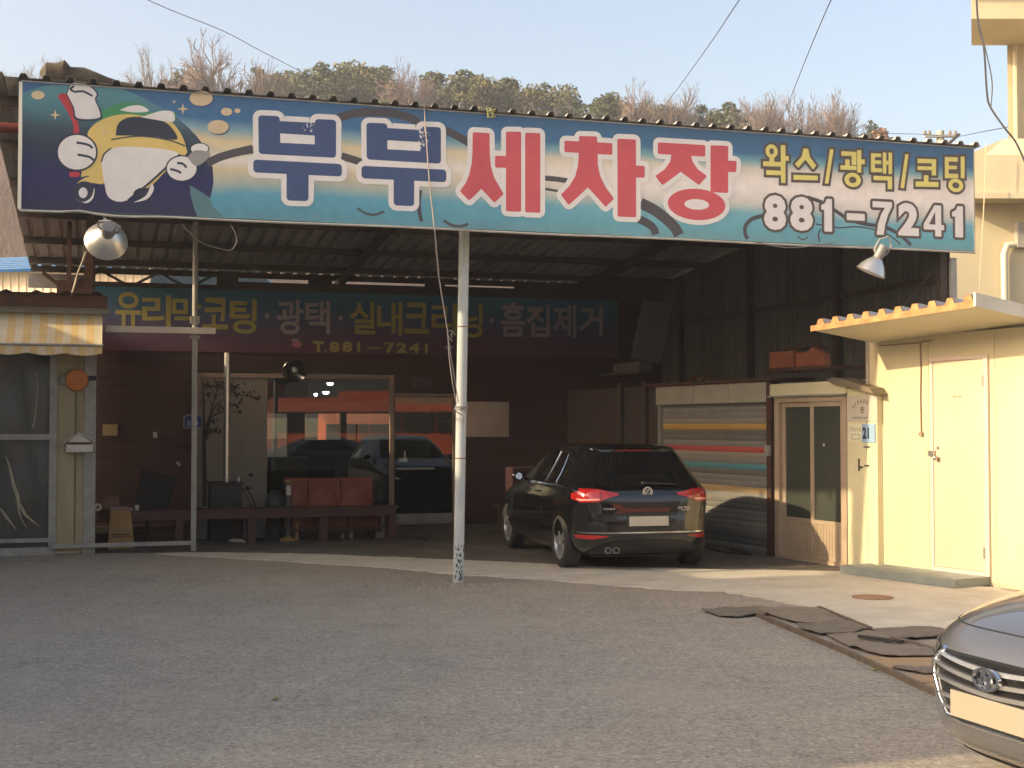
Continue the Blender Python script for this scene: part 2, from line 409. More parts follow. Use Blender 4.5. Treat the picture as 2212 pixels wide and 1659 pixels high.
m = MB(); m.beam((a0[0], VL+.35, a0[1]), (b0[0], VL+.35, b0[1]), .05, .05, (0,1,0)); part('brace', m, RUST, can)
# beam poking out beyond the sign on the left
p0, p1 = GAR.px(-60, 272, .9), GAR.px(52, 279, .9)
zb = (p0[1]+p1[1])/2; m = MB(); m.tube([(p0[0], .9, zb), (SIGN_L-.3, .9, zb+.02)], .055, 10)
part('header_pipe', m, mat('red_oxide_steel', L(140,62,52), .6, col2=L(104,52,44), scale=5), can, smooth=40)
# truss across above the back wall, with the gap of sky over it
m = MB(); zt = rz(VB)-.36
for q in range(3): m.beam((.3+q*.9, VB-.05, zt+.02), (.3+q*.9+.45, VB-.05, rz(VB)-.1), .04, .04, (0,1,0)); m.beam((.75+q*.9, VB-.05, rz(VB)-.1), (1.2+q*.9, VB-.05, zt+.02), .04, .04, (0,1,0))
part('truss', m, STEEL, can)

# right-hand upper wall of the bay
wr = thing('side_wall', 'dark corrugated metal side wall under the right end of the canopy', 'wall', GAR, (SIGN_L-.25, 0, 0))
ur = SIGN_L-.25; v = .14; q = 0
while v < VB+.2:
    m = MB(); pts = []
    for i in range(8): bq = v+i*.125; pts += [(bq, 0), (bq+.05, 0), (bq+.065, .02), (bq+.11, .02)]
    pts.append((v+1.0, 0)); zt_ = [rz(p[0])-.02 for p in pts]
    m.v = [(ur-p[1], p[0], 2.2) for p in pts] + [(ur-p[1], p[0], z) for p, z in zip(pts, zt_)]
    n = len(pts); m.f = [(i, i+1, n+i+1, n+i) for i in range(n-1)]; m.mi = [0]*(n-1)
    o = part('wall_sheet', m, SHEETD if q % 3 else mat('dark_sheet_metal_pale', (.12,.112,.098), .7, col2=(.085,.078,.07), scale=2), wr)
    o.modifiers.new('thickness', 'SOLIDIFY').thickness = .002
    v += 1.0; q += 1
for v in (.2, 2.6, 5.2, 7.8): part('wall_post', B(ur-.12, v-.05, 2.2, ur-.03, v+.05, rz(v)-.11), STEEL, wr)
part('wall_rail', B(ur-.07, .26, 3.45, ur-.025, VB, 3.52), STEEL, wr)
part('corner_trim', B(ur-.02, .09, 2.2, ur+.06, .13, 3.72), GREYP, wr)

# ================================================================== MAIN SIGN
SZ0, SZ1 = 3.785, 5.043
sg = thing('shop_signboard', 'long printed billboard with blue and red Korean letters along the canopy edge', 'signboard', GAR, (0, 0, SZ0))
def sign_mat():
    m = bpy.data.materials.new('printed_sky_gradient'); m.use_nodes = True; n = m.node_tree.nodes; l = m.node_tree.links; b = n['Principled BSDF']
    tc = n.new('ShaderNodeTexCoord'); sx = n.new('ShaderNodeSeparateXYZ'); l.new(tc.outputs['Object'], sx.inputs[0])
    nz = n.new('ShaderNodeTexNoise'); nz.inputs['Scale'].default_value = .9; nz.inputs['Detail'].default_value = 2; l.new(tc.outputs['Object'], nz.inputs[0])
    ad = n.new('ShaderNodeMath'); ad.operation = 'MULTIPLY_ADD'; ad.inputs[1].default_value = .14; ad.inputs[2].default_value = -.07; l.new(nz.outputs[0], ad.inputs[0])
    dv = n.new('ShaderNodeMath'); dv.operation = 'DIVIDE'; dv.inputs[1].default_value = SZ1-SZ0; l.new(sx.outputs[2], dv.inputs[0])
    su = n.new('ShaderNodeMath'); l.new(dv.outputs[0], su.inputs[0]); l.new(ad.outputs[0], su.inputs[1])
    def ramp(st):
        r = n.new('ShaderNodeValToRGB'); e = r.color_ramp.elements
        FD = lambda c: L(*[v+(sum(c)/3+10-v)*.17 for v in c], 1.12)
        e[0].position, e[0].color = st[0][0], (*FD(st[0][1]), 1); e[1].position, e[1].color = st[-1][0], (*FD(st[-1][1]), 1)
        for p, c in st[1:-1]: z = e.new(p); z.color = (*FD(c), 1)
        l.new(su.outputs[0], r.inputs[0]); return r.outputs[0]
    A = ramp([(0, (92,142,156)), (.10, (82,150,170)), (.22, (84,156,178)), (.34, (176,178,158)), (.42, (206,186,146)), (.50, (222,208,196)), (.57, (206,192,158)), (.64, (214,190,142)), (.72, (130,164,170)), (.80, (64,112,156)), (1, (62,100,142))])
    Bq = ramp([(0, (104,150,158)), (.12, (96,166,180)), (.24, (110,172,184)), (.33, (200,196,182)), (.46, (228,216,206)), (.58, (224,210,196)), (.66, (206,196,176)), (.72, (120,166,172)), (.80, (66,112,150)), (1, (66,102,138))])
    mr = n.new('ShaderNodeMapRange'); mr.inputs[1].default_value = 3.5; mr.inputs[2].default_value = 6.5; l.new(sx.outputs[0], mr.inputs[0])
    mx = n.new('ShaderNodeMix'); mx.data_type = 'RGBA'; l.new(mr.outputs[0], mx.inputs[0]); l.new(A, mx.inputs[6]); l.new(Bq, mx.inputs[7])
    n2 = n.new('ShaderNodeTexNoise'); n2.inputs['Scale'].default_value = 9; n2.inputs['Detail'].default_value = 6; l.new(tc.outputs['Object'], n2.inputs[0])
    r2 = n.new('ShaderNodeMapRange'); r2.inputs[1].default_value = .3; r2.inputs[2].default_value = .7; r2.inputs[3].default_value = .93; r2.inputs[4].default_value = 1.05; l.new(n2.outputs[0], r2.inputs[0])
    m2 = n.new('ShaderNodeMix'); m2.data_type = 'RGBA'; m2.blend_type = 'MULTIPLY'; m2.inputs[0].default_value = 1; l.new(mx.outputs[2], m2.inputs[6]); l.new(r2.outputs[0], m2.inputs[7])
    l.new(m2.outputs[2], b.inputs['Base Color']); b.inputs['Roughness'].default_value = .55; b.inputs['Specular IOR Level'].default_value = .3
    return m
part('panel', B(.012, 0, SZ0+.012, SIGN_L-.012, .12, SZ1-.012), sign_mat(), sg)
FRM = mat('sign_frame_paint', L(186,182,172), .5, col2=L(150,144,132), scale=3)
part('frame', B(0, -.008, SZ1-.012, SIGN_L, .13, SZ1), FRM, sg)
m = MB(); pts = []
for i in range(60):
    uu = SIGN_L*i/59; pts.append((uu, -.004, SZ0-.006 + (.02*math.exp(-((uu-.55)/.12)**2) - .018*math.exp(-((uu-.95)/.25)**2)) + .004*sin(uu*2.1)))
m.tube(pts, .013, 6); part('frame', m, FRM, sg, smooth=50)
part('frame', B(-.02, -.004, SZ0+.01, .012, .125, SZ1-.014), mat('painted_sunlit_white_edge', L(236,228,206), .5), sg)  # left end: sunlight painted in as a paler frame colour
part('frame', B(SIGN_L-.012, -.004, SZ0+.01, SIGN_L+.004, .125, SZ1-.014), FRM, sg)
def sgp(f): return lambda x, y: GAR.px(*f(x, y), 0.0)
z1, z2, z3, z4 = sgp(zm(0,100,2.711)), sgp(zm(700,250,2.765)), sgp(zm(1400,300,2.212)), sgp(zm(2300,350,2.2946))
PXM = .00330                                               # metres per photo pixel on the sign
FADE = lambda c, k=.16: tuple(v+(sum(c)/3*.92+14-v)*k for v in c)
INK = {k: mat(k, L(*FADE(c), 1.12), .55, spec=.3, col2=L(*[v*.95 for v in FADE(c)], 1.12), scale=6) for k, c in dict(
    white_print=(226,219,212), navy_print=(66,84,128), red_print=(214,84,92), yellow_print=(228,212,110), umber_print=(98,86,80),
    dark_print=(56,62,76), teal_print=(88,128,134), line_print=(84,80,84), cream_print=(216,190,146), gold_print=(226,192,104), brushred_print=(196,58,66), green_print=(70,150,96), grey_print=(150,146,142)).items()}
_lay = [0]
def printed(name, polys, ink, b, parent=None, label=None):
    m = MB(); one = name.startswith('print')          # prints: every spot its own part; a syllable's outline stays whole
    for i, pl in enumerate(polys):
        d = b - .00025*(i % 6)
        if pl[0] == 'ring': m.ring(pl[1], pl[2], pl[3], d-.0008, d)
        else: m.poly(pl, d-.0008, d)
        if one: part(name, m, INK[ink], parent or sg, label=label); m = MB()
    if not one: return part(name, m, INK[ink], parent or sg, label=label)
def clip_poly(pts):          # keep prints inside the panel
    return [(min(max(p[0], .016), SIGN_L-.016), min(max(p[1], SZ0+.014), SZ1-.016)) for p in pts]
# dark round field and crescent behind the car picture
fld = [z1(*p) for p in [(170,530),(380,470),(600,436),(760,436),(900,455),(1050,495),(1200,556),(1360,640),(1500,722),(1610,815),(1700,905),(1760,985),(1806,1070),(1838,1180),(1845,1300),(1832,1380),(1815,1440),(1830,1500),(1870,1550),(1935,1600),(1700,1600),(180,1590)]]
def field_mat():
    m = bpy.data.materials.new('printed_night_gradient'); m.use_nodes = True; n = m.node_tree.nodes; l = m.node_tree.links; b = n['Principled BSDF']
    tc = n.new('ShaderNodeTexCoord'); sx = n.new('ShaderNodeSeparateXYZ'); l.new(tc.outputs['Object'], sx.inputs[0])
    r = n.new('ShaderNodeValToRGB'); e = r.color_ramp.elements; mr = n.new('ShaderNodeMapRange'); mr.inputs[2].default_value = 1.258; l.new(sx.outputs[2], mr.inputs[0]); l.new(mr.outputs[0], r.inputs[0])
    e[0].position, e[0].color = 0, (*L(62,60,84), 1); e[1].position, e[1].color = 1, (*L(100,150,158), 1)
    for p, c in ((.3, (54,56,96)), (.5, (58,66,82)), (.66, (70,86,98)), (.82, (88,132,140))): q = e.new(p); q.color = (*L(*c), 1)
    l.new(r.outputs[0], b.inputs['Base Color']); b.inputs['Roughness'].default_value = .55; b.inputs['Specular IOR Level'].default_value = .3; return m
m = MB(); m.poly(clip_poly(fld), -.0008, 0); part('print_field', m, field_mat(), sg)
printed('print_field', [clip_poly([z1(*p) for p in [(1640,1330),(1648,1420),(1675,1520),(1705,1600),(1935,1600),(1870,1550),(1830,1500),(1815,1440),(1760,1400)]])], 'teal_print', -.0012)
# line drawing behind the letters
def line(f, pts, w): return clip_poly(ribbon(smooth2([f(*p) for p in pts], 6), [PXM*v for v in ([w]*((len(pts)-1)*6+1) if not isinstance(w, list) else w)]))
printed('print_line', [
    line(z1, [(1790,1140),(1880,1095),(1980,1062),(2080,1038),(2190,1020)], 24), line(z2, [(0,690),(150,650),(290,615)], 22),
    line(z2, [(1050,345),(1180,310),(1330,298),(1500,305),(1640,335),(1760,385)], 26), line(z2, [(1075,685),(1160,710),(1250,740)], 24),
    line(z2, [(1990,455),(2090,505),(2200,570)], 26), line(z3, [(745,592),(830,600),(910,612)], 17), line(z3, [(745,668),(840,684)], 8),
    line(z3, [(1420,768),(1520,820),(1600,880),(1660,940),(1690,995)], 38), line(z3, [(1405,880),(1460,905),(1510,945),(1525,990)], 28),
    line(z2, [(1770,985),(1758,1080),(1762,1180),(1780,1260)], 12), line(z2, [(1212,1142),(1290,1190),(1370,1200),(1450,1172)], 7),
    line(z3, [(30,890),(90,925),(160,930),(205,915)], 9),
    line(z4, [(300,775),(220,800),(175,850),(172,905),(190,945)], 14), line(z4, [(630,640),(740,680),(850,750),(930,800),(1050,835),(1200,860),(1310,920),(1385,990)], 13),
    line(z4, [(690,835),(850,862),(980,855),(1110,875),(1230,920),(1310,985)], 5), line(z4, [(555,925),(595,950),(630,930)], 4), line(z4, [(725,870),(708,915),(718,965)], 6)], 'line_print', -.0022)
# car-and-foam picture (a plain stand-in car: no face)
E_ = lambda f, x, y, rx, ry, n=26: [f(x+rx*cos(2*pi*k/n), y+ry*sin(2*pi*k/n)) for k in range(n)]
P_ = lambda f, pts, k=4: [tuple(q) for q in smooth2([f(*p) for p in pts+[pts[0]]], k)[:-1]]
printed('print_car_body', [P_(z1, [(700,1260),(720,1100),(770,960),(760,870),(860,770),(1040,700),(1250,700),(1460,770),(1560,880),(1610,1010),(1600,1070),(1440,1200),(1300,1340),(1100,1450),(950,1440),(900,1300),(780,1250)]), P_(z1, [(640,1360),(690,1290),(790,1250),(890,1270),(890,1320),(760,1310)])], 'gold_print', -.0034)
printed('print_car_bumper', [P_(z1, [(875,1130),(960,1015),(1200,1000),(1550,1060),(1330,1270),(1100,1460),(945,1440),(900,1300)])], 'white_print', -.0046)
printed('print_car_glass', [P_(z1, [(1000,900),(1020,800),(1120,742),(1300,748),(1450,800),(1530,935),(1300,905)])], 'dark_print', -.0046)
printed('print_car_roof', [P_(z1, [(835,790),(870,690),(1080,612),(1250,640),(1310,700),(1500,690),(1500,780),(1300,742),(1100,715),(940,740)])], 'green_print', -.0048)
printed('print_car_roof', [P_(z1, [(1035,680),(1120,645),(1220,642),(1285,690),(1150,700)]), P_(z1, [(1220,742),(1380,690),(1480,690),(1510,730),(1490,785),(1350,765)])], 'white_print', -.0060)
printed('print_wheel', [E_(z1, 730, 1390, 100, 95), E_(z1, 1240, 1410, 90, 60)], 'dark_print', -.0052)
printed('print_wheel_hub', [E_(z1, 718, 1395, 38, 46), P_(z1, [(640,1440),(720,1475),(790,1430),(815,1350),(805,1440),(740,1485)]), P_(z1, [(1150,1480),(1260,1420),(1310,1320),(1328,1370),(1270,1450)])], 'white_print', -.0070)
printed('print_outline', [line(z1, [(640,1200),(560,1180),(505,1090),(520,930),(560,895)], 6), line(z1, [(960,1010),(900,1060),(875,1130)], 4), line(z1, [(960,935),(1200,905),(1440,935),(1600,990)], 4), line(z1, [(1555,1062),(1330,1275),(1105,1460)], 6)], 'dark_print', -.0076)
printed('print_brush', [P_(z1, [(497,560),(530,537),(575,548),(630,660),(675,790),(682,900),(636,900),(632,800),(580,690)]), P_(z1, [(600,1215),(680,1215),(682,1255),(605,1255)])], 'brushred_print', -.0036)
printed('print_foam_edge', [P_(z1, [(570,540),(612,448),(700,428),(786,470),(848,538),(832,592),(876,692),(862,765),(660,768),(628,664)]), E_(z1, 665, 1045, 180, 165), E_(z1, 1570, 1185, 140, 117), E_(z1, 1725, 1015, 84, 54)], 'dark_print', -.0080)
printed('print_foam', [P_(z1, [(580,540),(620,455),(700,440),(780,480),(835,540),(820,590),(860,690),(850,750),(670,750),(640,660)]), E_(z1, 665, 1045, 165, 150), E_(z1, 1570, 1185, 128, 105), E_(z1, 1725, 1015, 75, 45)], 'white_print', -.0086)
printed('print_foam_curl', [line(z1, [(660+dx, y0), (760+dx, y0+20), (800+dx, y0+50)], 7) for dx, y0 in ((0, 960), (10, 1065))] + [line(z1, [(1530,1138),(1580,1145),(1612,1178)], 7), line(z1, [(1470,1190),(1530,1205),(1565,1225)], 7), line(z1, [(640,470),(610,500),(640,520)], 6), line(z1, [(640,525),(720,520),(800,560)], 6)], 'dark_print', -.0094)
printed('print_sponge', [P_(z1, [(1620,1090),(1680,1030),(1790,1040),(1812,1080),(1700,1165)])], 'grey_print', -.0096)
star = lambda f, x, y, r: [f(x+(r if k % 2 == 0 else r*.26)*cos(pi*k/4), y+(r if k % 2 == 0 else r*.26)*sin(pi*k/4)*1.0) for k in range(8)]
printed('print_sparkle', [star(z1, 477, 722, 48), star(z1, 1580, 670, 52), star(z1, 1505, 607, 22), star(z1, 898, 868, 44)], 'cream_print', -.0060)
printed('print_bubble_shade', [E_(z1, 1750, 590, 98, 68), E_(z1, 1964, 700, 48, 34), E_(z1, 1892, 836, 92, 60), E_(z1, 332, 555, 58, 38)], 'navy_print', -.0030)
printed('print_bubble', [E_(z1, 1738, 578, 100, 66), E_(z1, 1958, 695, 49, 34), E_(z1, 2052, 686, 26, 20), E_(z1, 1884, 826, 92, 60), E_(z1, 328, 551, 58, 38)], 'cream_print', -.0044)
# big letters
def letter(polys, ink, f, r=.032, wout=.055, holes=(), rings=()):
    base = [[f(*p) for p in pl] for pl in polys]
    rg = [(f(*c), ro, ri) for c, ro, ri in rings]
    o = [rnd(pl, min(r, .03), wout) for pl in base] + [('ring', c, (ro[0]+wout, ro[1]+wout), (.004, .004)) for c, ro, ri in rg]
    oi = printed('letter_outline', o, 'white_print', -.0110)
    m = MB()
    for i, pl in enumerate(base): d = -.0135-.0003*i; m.poly(rnd(pl, r), d-.0008, d)
    for c, ro, ri in rg: m.ring(c, ro, ri, -.0155, -.0145, 40)
    part('letter', m, INK[ink], sg)
    if holes: printed('letter_outline', [[f(*p) for p in h] for h in holes], 'white_print', -.0165)
bu = lambda dx, a, b: None
letter([[(340,325),(530,333),(530,376),(840,392),(840,358),(1027,366),(1025,700),(345,665)], [(297,715),(1077,755),(1077,865),(297,828)], [(590,800),(785,812),(782,1082),(590,1076)]], 'navy_print', z2, .035, holes=[[(533,485),(838,504),(838,582),(535,568)]])
letter([[(1293,390),(1478,398),(1478,437),(1770,455),(1770,424),(1950,430),(1950,752),(1296,714)], [(1250,770),(1997,805),(1997,915),(1250,880)], [(1533,850),(1715,862),(1713,1127),(1533,1118)]], 'navy_print', z2, .035, holes=[[(1478,545),(1768,562),(1768,640),(1478,625)]])
SI = [(235,268),(355,275),(356,420),(364,510),(388,590),(425,655),(455,705),(388,767),(340,715),(295,668),(250,715),(210,752),(145,685),(185,628),(212,565),(228,490),(234,400)]
letter([SI, [(393,435),(520,438),(520,522),(393,518)], [(470,265),(577,266),(577,830),(470,826)], [(605,272),(712,275),(712,837),(605,833)]], 'red_print', z3, .018)
letter([[(985,295),(1112,299),(1116,375),(985,366)], [(882,328),(1220,346),(1220,429),(882,409)],
        [(985,380),(1117,388),(1117,500),(1135,580),(1172,655),(1232,738),(1172,797),(1110,725),(1047,658),(980,722),(912,783),(857,710),(915,650),(958,580),(978,500)],
        [(1255,315),(1386,320),(1388,869),(1257,864)], [(1360,503),(1448,506),(1448,590),(1360,588)]], 'red_print', z3, .018)
letter([[(1540,340),(1875,360),(1875,441),(1540,422)], [(1640,405),(1772,412),(1785,475),(1822,530),(1888,578),(1832,642),(1765,595),(1702,548),(1640,595),(1572,643),(1522,577),(1590,530),(1628,475)],
        [(1912,360),(2037,366),(2036,698),(1912,692)], [(2010,468),(2096,472),(2094,551),(2010,549)]], 'red_print', z3, .018, rings=[((1815,778), (.352,.176), (.150,.060))])
# side lettering
def letters2(polys, rings, wout=.030, r=.006):
    base = [[z4(*p) for p in pl] for pl in polys]; rg = [(z4(*c), (ro[0]*PXM/2.2946*1.07, ro[1]*PXM/2.2946*1.07), (ri[0]*PXM/2.2946, ri[1]*PXM/2.2946)) for c, ro, ri in rings]
    m = MB()
    for i, pl in enumerate(base): d = -.0110-.0003*(i % 5); m.poly(offset(pl, wout, False) if len(pl) == 4 else rnd(pl, r, wout), d-.0008, d)
    for c, ro, ri in rg: m.ring(c, (ro[0]+wout, ro[1]+wout), (.004,.004), -.0138, -.0130)
    part('letter_outline', m, INK['umber_print'], sg)
    m = MB()
    for i, pl in enumerate(base): d = -.0150-.0003*(i % 5); m.poly(pl, d-.0008, d)
    for c, ro, ri in rg: m.ring(c, ro, ri, -.0178, -.0170)
    part('letter', m, INK['yellow_print'], sg)
R4 = lambda x0, y0, x1, y1, k=.05: [(x0,y0),(x1,y0+(x1-x0)*k),(x1,y1+(x1-x0)*k*.6),(x0,y1)]
letters2([R4(350,352,384,392), R4(303,376,435,412), R4(432,258,466,446), R4(460,338,490,372), R4(325,441,466,476), R4(434,470,466,535)], [((365,304),(50,52),(20,24))])
letters2([[(598,283),(632,285),(645,345),(692,408),(668,438),(612,365),(560,425),(535,395),(585,345)], R4(525,476,703,512,.04)], [])
letters2([[(792,288),(818,290),(780,540),(754,538)]], [])
letters2([R4(875,303,985,336), R4(950,330,985,404), R4(903,362,936,410), R4(868,406,985,438), R4(990,295,1021,458), R4(1015,362,1046,398)], [((958,513),(70,54),(34,26))])
letters2([R4(1092,318,1166,345,.03), R4(1110,370,1166,396,.03), R4(1092,426,1172,456,.03), R4(1092,320,1120,452), R4(1178,312,1204,466), R4(1220,313,1246,470), R4(1200,372,1224,402), R4(1110,482,1246,514,.05), R4(1214,505,1246,580)], [])
letters2([[(1343,325),(1366,327),(1334,574),(1307,571)]], [])
letters2([R4(1432,358,1568,390,.03), R4(1432,412,1545,440,.03), R4(1536,380,1568,480), R4(1478,478,1512,530), R4(1418,524,1585,562,.03)], [])
letters2([R4(1632,345,1726,378,.03), R4(1645,408,1720,435,.03), R4(1632,466,1730,500,.03), R4(1632,348,1660,496), R4(1748,342,1776,500)], [((1712,553),(68,52),(34,25))])
DIG = {'1': [(.30,0),(.78,0),(.78,1),(.46,1),(.36,.87),(.12,.80),(.12,.66),(.30,.66)], '7': [(.0,1),(1,1),(1,.86),(.80,.62),(.64,.32),(.56,0),(.20,0),(.28,.34),(.44,.62),(.64,.82),(.0,.82)],
       '4': [(.54,1),(.86,1),(.86,.37),(1,.37),(1,.21),(.86,.21),(.86,0),(.56,0),(.56,.21),(0,.21),(0,.38)], '-': [(0,0),(1,0),(1,1),(0,1)]}
for ch, x0, y0, x1, y1 in [('8',310,628,470,876),('8',502,640,666,882),('1',715,655,832,888),('-',915,762,1046,806),('7',1105,676,1245,912),('2',1292,686,1440,918),('4',1478,702,1625,922),('1',1672,708,1790,930)]:
    a = z4(x0, y1); b = z4(x1, y0); nb = MB(); nw = MB()
    if ch in DIG:
        q = [(a[0]+x*(b[0]-a[0]), a[1]+y*(b[1]-a[1])) for x, y in DIG[ch]]; nw.poly(rnd(q, .006), -.0158, -.015); nb.poly(rnd(q, .006, .032), -.0118, -.011)
        if ch == '4': h_ = [(a[0]+x*(b[0]-a[0]), a[1]+y*(b[1]-a[1])) for x, y in ((.26,.38),(.57,.38),(.57,.80))]; part('letter_outline', MB().poly(h_, -.0166, -.016), INK['umber_print'], sg)
    else: text_in(nw, ch, (a[0], a[1], b[0], b[1]), -.0158, .05); text_in(nb, ch, (a[0], a[1], b[0], b[1]), -.0128-.0004*random.random(), .05, .058)
    part('letter_outline', nb, INK['umber_print'], sg); part('letter', nw, INK['white_print'], sg)
# scuffs on the print
r = random.Random(5)
for cx, cy, n_, sp in ((1790,500,30,60), (800,420,12,55)):
    m = MB()
    for i in range(n_):
        x, y = cx+r.gauss(0, sp*.5), cy+r.gauss(0, sp*.8); a = z2(x, y); rr = r.uniform(.004, .018)
        m.poly([(a[0]+rr*r.uniform(.3,1)*cos(t), a[1]+rr*1.5*r.uniform(.3,1)*sin(t)) for t in (0,1.2,2.4,3.6,5)], -.0192, -.0186)
    part('scuff', m, INK['white_print'], sg)
for ch in sg.children:                                      # prints lie flat on the sheet, a few tenths of a millimetre each
    if ch.name.split('.')[0] in ('letter', 'letter_outline', 'scuff') or ch.name.startswith('print'):
        for v_ in ch.data.vertices: v_.co.y *= .22
# pole, rope, rolled tarp
pb = G(990, 1258); pv = GAR.loc(pb)[1]; pt_ = GAR.px(1003, 497, pv)
PV = pv; PU = GAR.loc(pb)[0]
pole_mat = mat('pale_blue_pole_paint', L(206,208,204), .5, col2=L(178,184,184), scale=5, stretch=(1,1,.4))
po = thing('support_pole', 'pale painted steel pole holding up the canopy in front of the parked car', 'pole', GAR, (PU, PV, 0))
def lerp(z): t = z/pt_[1]; return (PU+(pt_[0]-PU)*t, PV, z)
m = MB(); m.tube([lerp(-.05), lerp(rz(PV)-.1)], .058, 20); part('shaft', m, pole_mat, po, smooth=40)
m = MB(); zc = GAR.px(1000, 706, PV)[1]; m.lathe([(.058,-.006),(.0605,-.004),(.0605,.004),(.058,.006)], lerp(zc)); zc = GAR.px(1000, 990, PV)[1]; m.lathe([(.058,-.006),(.0605,-.004),(.0605,.004),(.058,.006)], lerp(zc))
part('weld_joint', m, mat('rust_stain', L(150,100,66), .9, col2=L(110,70,50), scale=30), po)
m = MB(); r = random.Random(11)
for i in range(46):
    t0 = r.uniform(-1.0, 1.0) - 1.57; zz = r.uniform(.03, .40)**1.0; c = lerp(zz); hw, hh = r.uniform(.08, .28), r.uniform(.008, .028); ps = []
    for q in range(7):
        t = t0+hw*cos(2*pi*q/7)*r.uniform(.6, 1); z = zz+hh*sin(2*pi*q/7)*r.uniform(.6, 1); ps.append((c[0]+.0588*cos(t), c[1]+.0588*sin(t), z))
    m.add(ps, [tuple(range(7))])
part('flaked_paint', m, mat('bare_blue_black_steel', (.03, .035, .045), .7, col2=(.06,.09,.12), scale=40), po)
ROPE = mat('weathered_rope', L(178,168,160), .9, col2=L(150,140,134), scale=40)
A_ = lambda x, y, b: (lambda q: (q[0], b, q[1]))(GAR.px(x, y, b))
ro = thing('tied_rope', 'thin pale rope running over the signboard and tied to the pale pole', 'rope', GAR, (PU, PV, 0))
m = MB(); m.tube([A_(916,228,-.03), A_(928,400,-.03), A_(938,488,-.03), A_(948,600,.2), A_(967,716,.3)], .0075, 6); part('line', m, ROPE, ro)
m = MB(); m.tube([A_(967,716,.3), A_(970,770,.33), A_(978,830,.37), A_(986,872,PV-.07)], .006, 6); m.tube([A_(967,716,.3), A_(974,770,.33), A_(984,830,.37), A_(990,870,PV-.07)], .006, 6)
m.tube([A_(967,716,.3), A_(975,714,.29), A_(983,722,.28), A_(975,720,.29), A_(977,738,.28), A_(966,722,.3)], .006, 6); part('line', m, ROPE, ro)
m = MB(); q = A_(990, 882, PV)
for k_, dz in ((0, 0), (1, .018), (2, -.016)): m.lathe([(.060,-.006),(.071,-.004),(.071,.004),(.060,.006)], (lerp(q[2])[0], PV, q[2]+dz), (0.12*(k_-1), 0, 1))
m.tube([A_(988,878,PV-.07), A_(980,884,PV-.09), A_(990,892,PV-.075), A_(1000,898,PV-.07), A_(996,912,PV-.07)], .007, 6); part('knot', m, ROPE, ro)
m = MB(); pts = [A_(*p, .35) for p in ((86,156),(100,158),(125,158),(135,155),(150,164),(180,164),(205,172),(230,178),(262,184),(300,188))]
m.tube(pts, [.02,.105,.10,.12,.09,.085,.075,.055,.035,.02], 10)
solo('rolled_tarp', m, mat('olive_tarp', L(98,90,74), .9, col2=L(64,58,48), scale=5, bump=.6, bscale=12), 'rolled dark tarpaulin lying on the roof above the left end of the signboard', 'tarpaulin', GAR, pts[0], smooth=50)
m = MB(); r = random.Random(3); c = A_(1060,242,-.03)
for i in range(9): m.tube([c, (c[0]+r.uniform(-.05,.05), c[1]-r.uniform(.0,.03), c[2]+r.uniform(-.07,.06)), (c[0]+r.uniform(-.07,.07), c[1]-.02, c[2]+r.uniform(-.09,.04))], .006, 5)
solo('string_tuft', m, mat('yellow_string', L(170,166,110), .9), 'knotted tuft of yellowish string hanging on the top edge of the signboard', 'string', GAR, c)

# ================================================================== BACK WALL AND OFFICE FRONT
BV = VB
gx = lambda x, y, b=None: GAR.px(x, y, BV if b is None else b)
uL, uR = GAR.px(190, 1000, BV)[0]-.5, GAR.px(1500, 1000, BV)[0]+.9
wx0, wx1 = gx(425, 900)[0], gx(851, 900)[0]            # window opening
dx0, dx1 = gx(851, 900)[0], gx(985, 900)[0]            # door opening
wtop, dtop, wbot = gx(640, 808)[1], gx(915, 850)[1], .10
bw = thing('office_wall', 'dark brown horizontal board wall at the back of the bay', 'wall', GAR, (uL, BV, 0))
bh = .128; z = .05; row = 0; WT = 4.02
m0 = bpy.data.meshes
while z < WT-.02:
    z1_ = min(z+bh-.006, WT); segs = [(uL, uR)]
    cut = []
    if z1_ > wbot and z < wtop: cut.append((wx0, wx1))
    if z < dtop: cut.append((dx0, dx1))
    spans = [(uL, uR)]
    for c in cut:
        ns = []
        for s_ in spans:
            if c[0] > s_[0]: ns.append((s_[0], min(c[0], s_[1])))
            if c[1] < s_[1]: ns.append((max(c[1], s_[0]), s_[1]))
        spans = [s_ for s_ in ns if s_[1]-s_[0] > .01]
    for s_ in spans:
        part('board', B(s_[0], BV+random.uniform(0, .003), z, s_[1], BV+.02, z1_), DARKBR, bw)
    z += bh; row += 1
part('backing', MB().box(uL, BV+.022, 0, wx0-.02, BV+.1, WT).box(dx1+.02, BV+.022, 0, uR, BV+.1, WT).box(wx0-.02, BV+.022, wtop+.02, dx0+.02, BV+.1, WT).box(dx0+.02, BV+.022, dtop+.02, dx1+.02, BV+.1, WT), STEEL, bw)
part('sill', B(uL, BV-.05, 0, dx0, BV+.02, .10), CONC2, bw)
q = gx(640, 795); part('batten', B(wx0-.1, BV-.015, q[1]-.012, dx1+.1, BV-.002, q[1]+.012), BENCHW, bw)

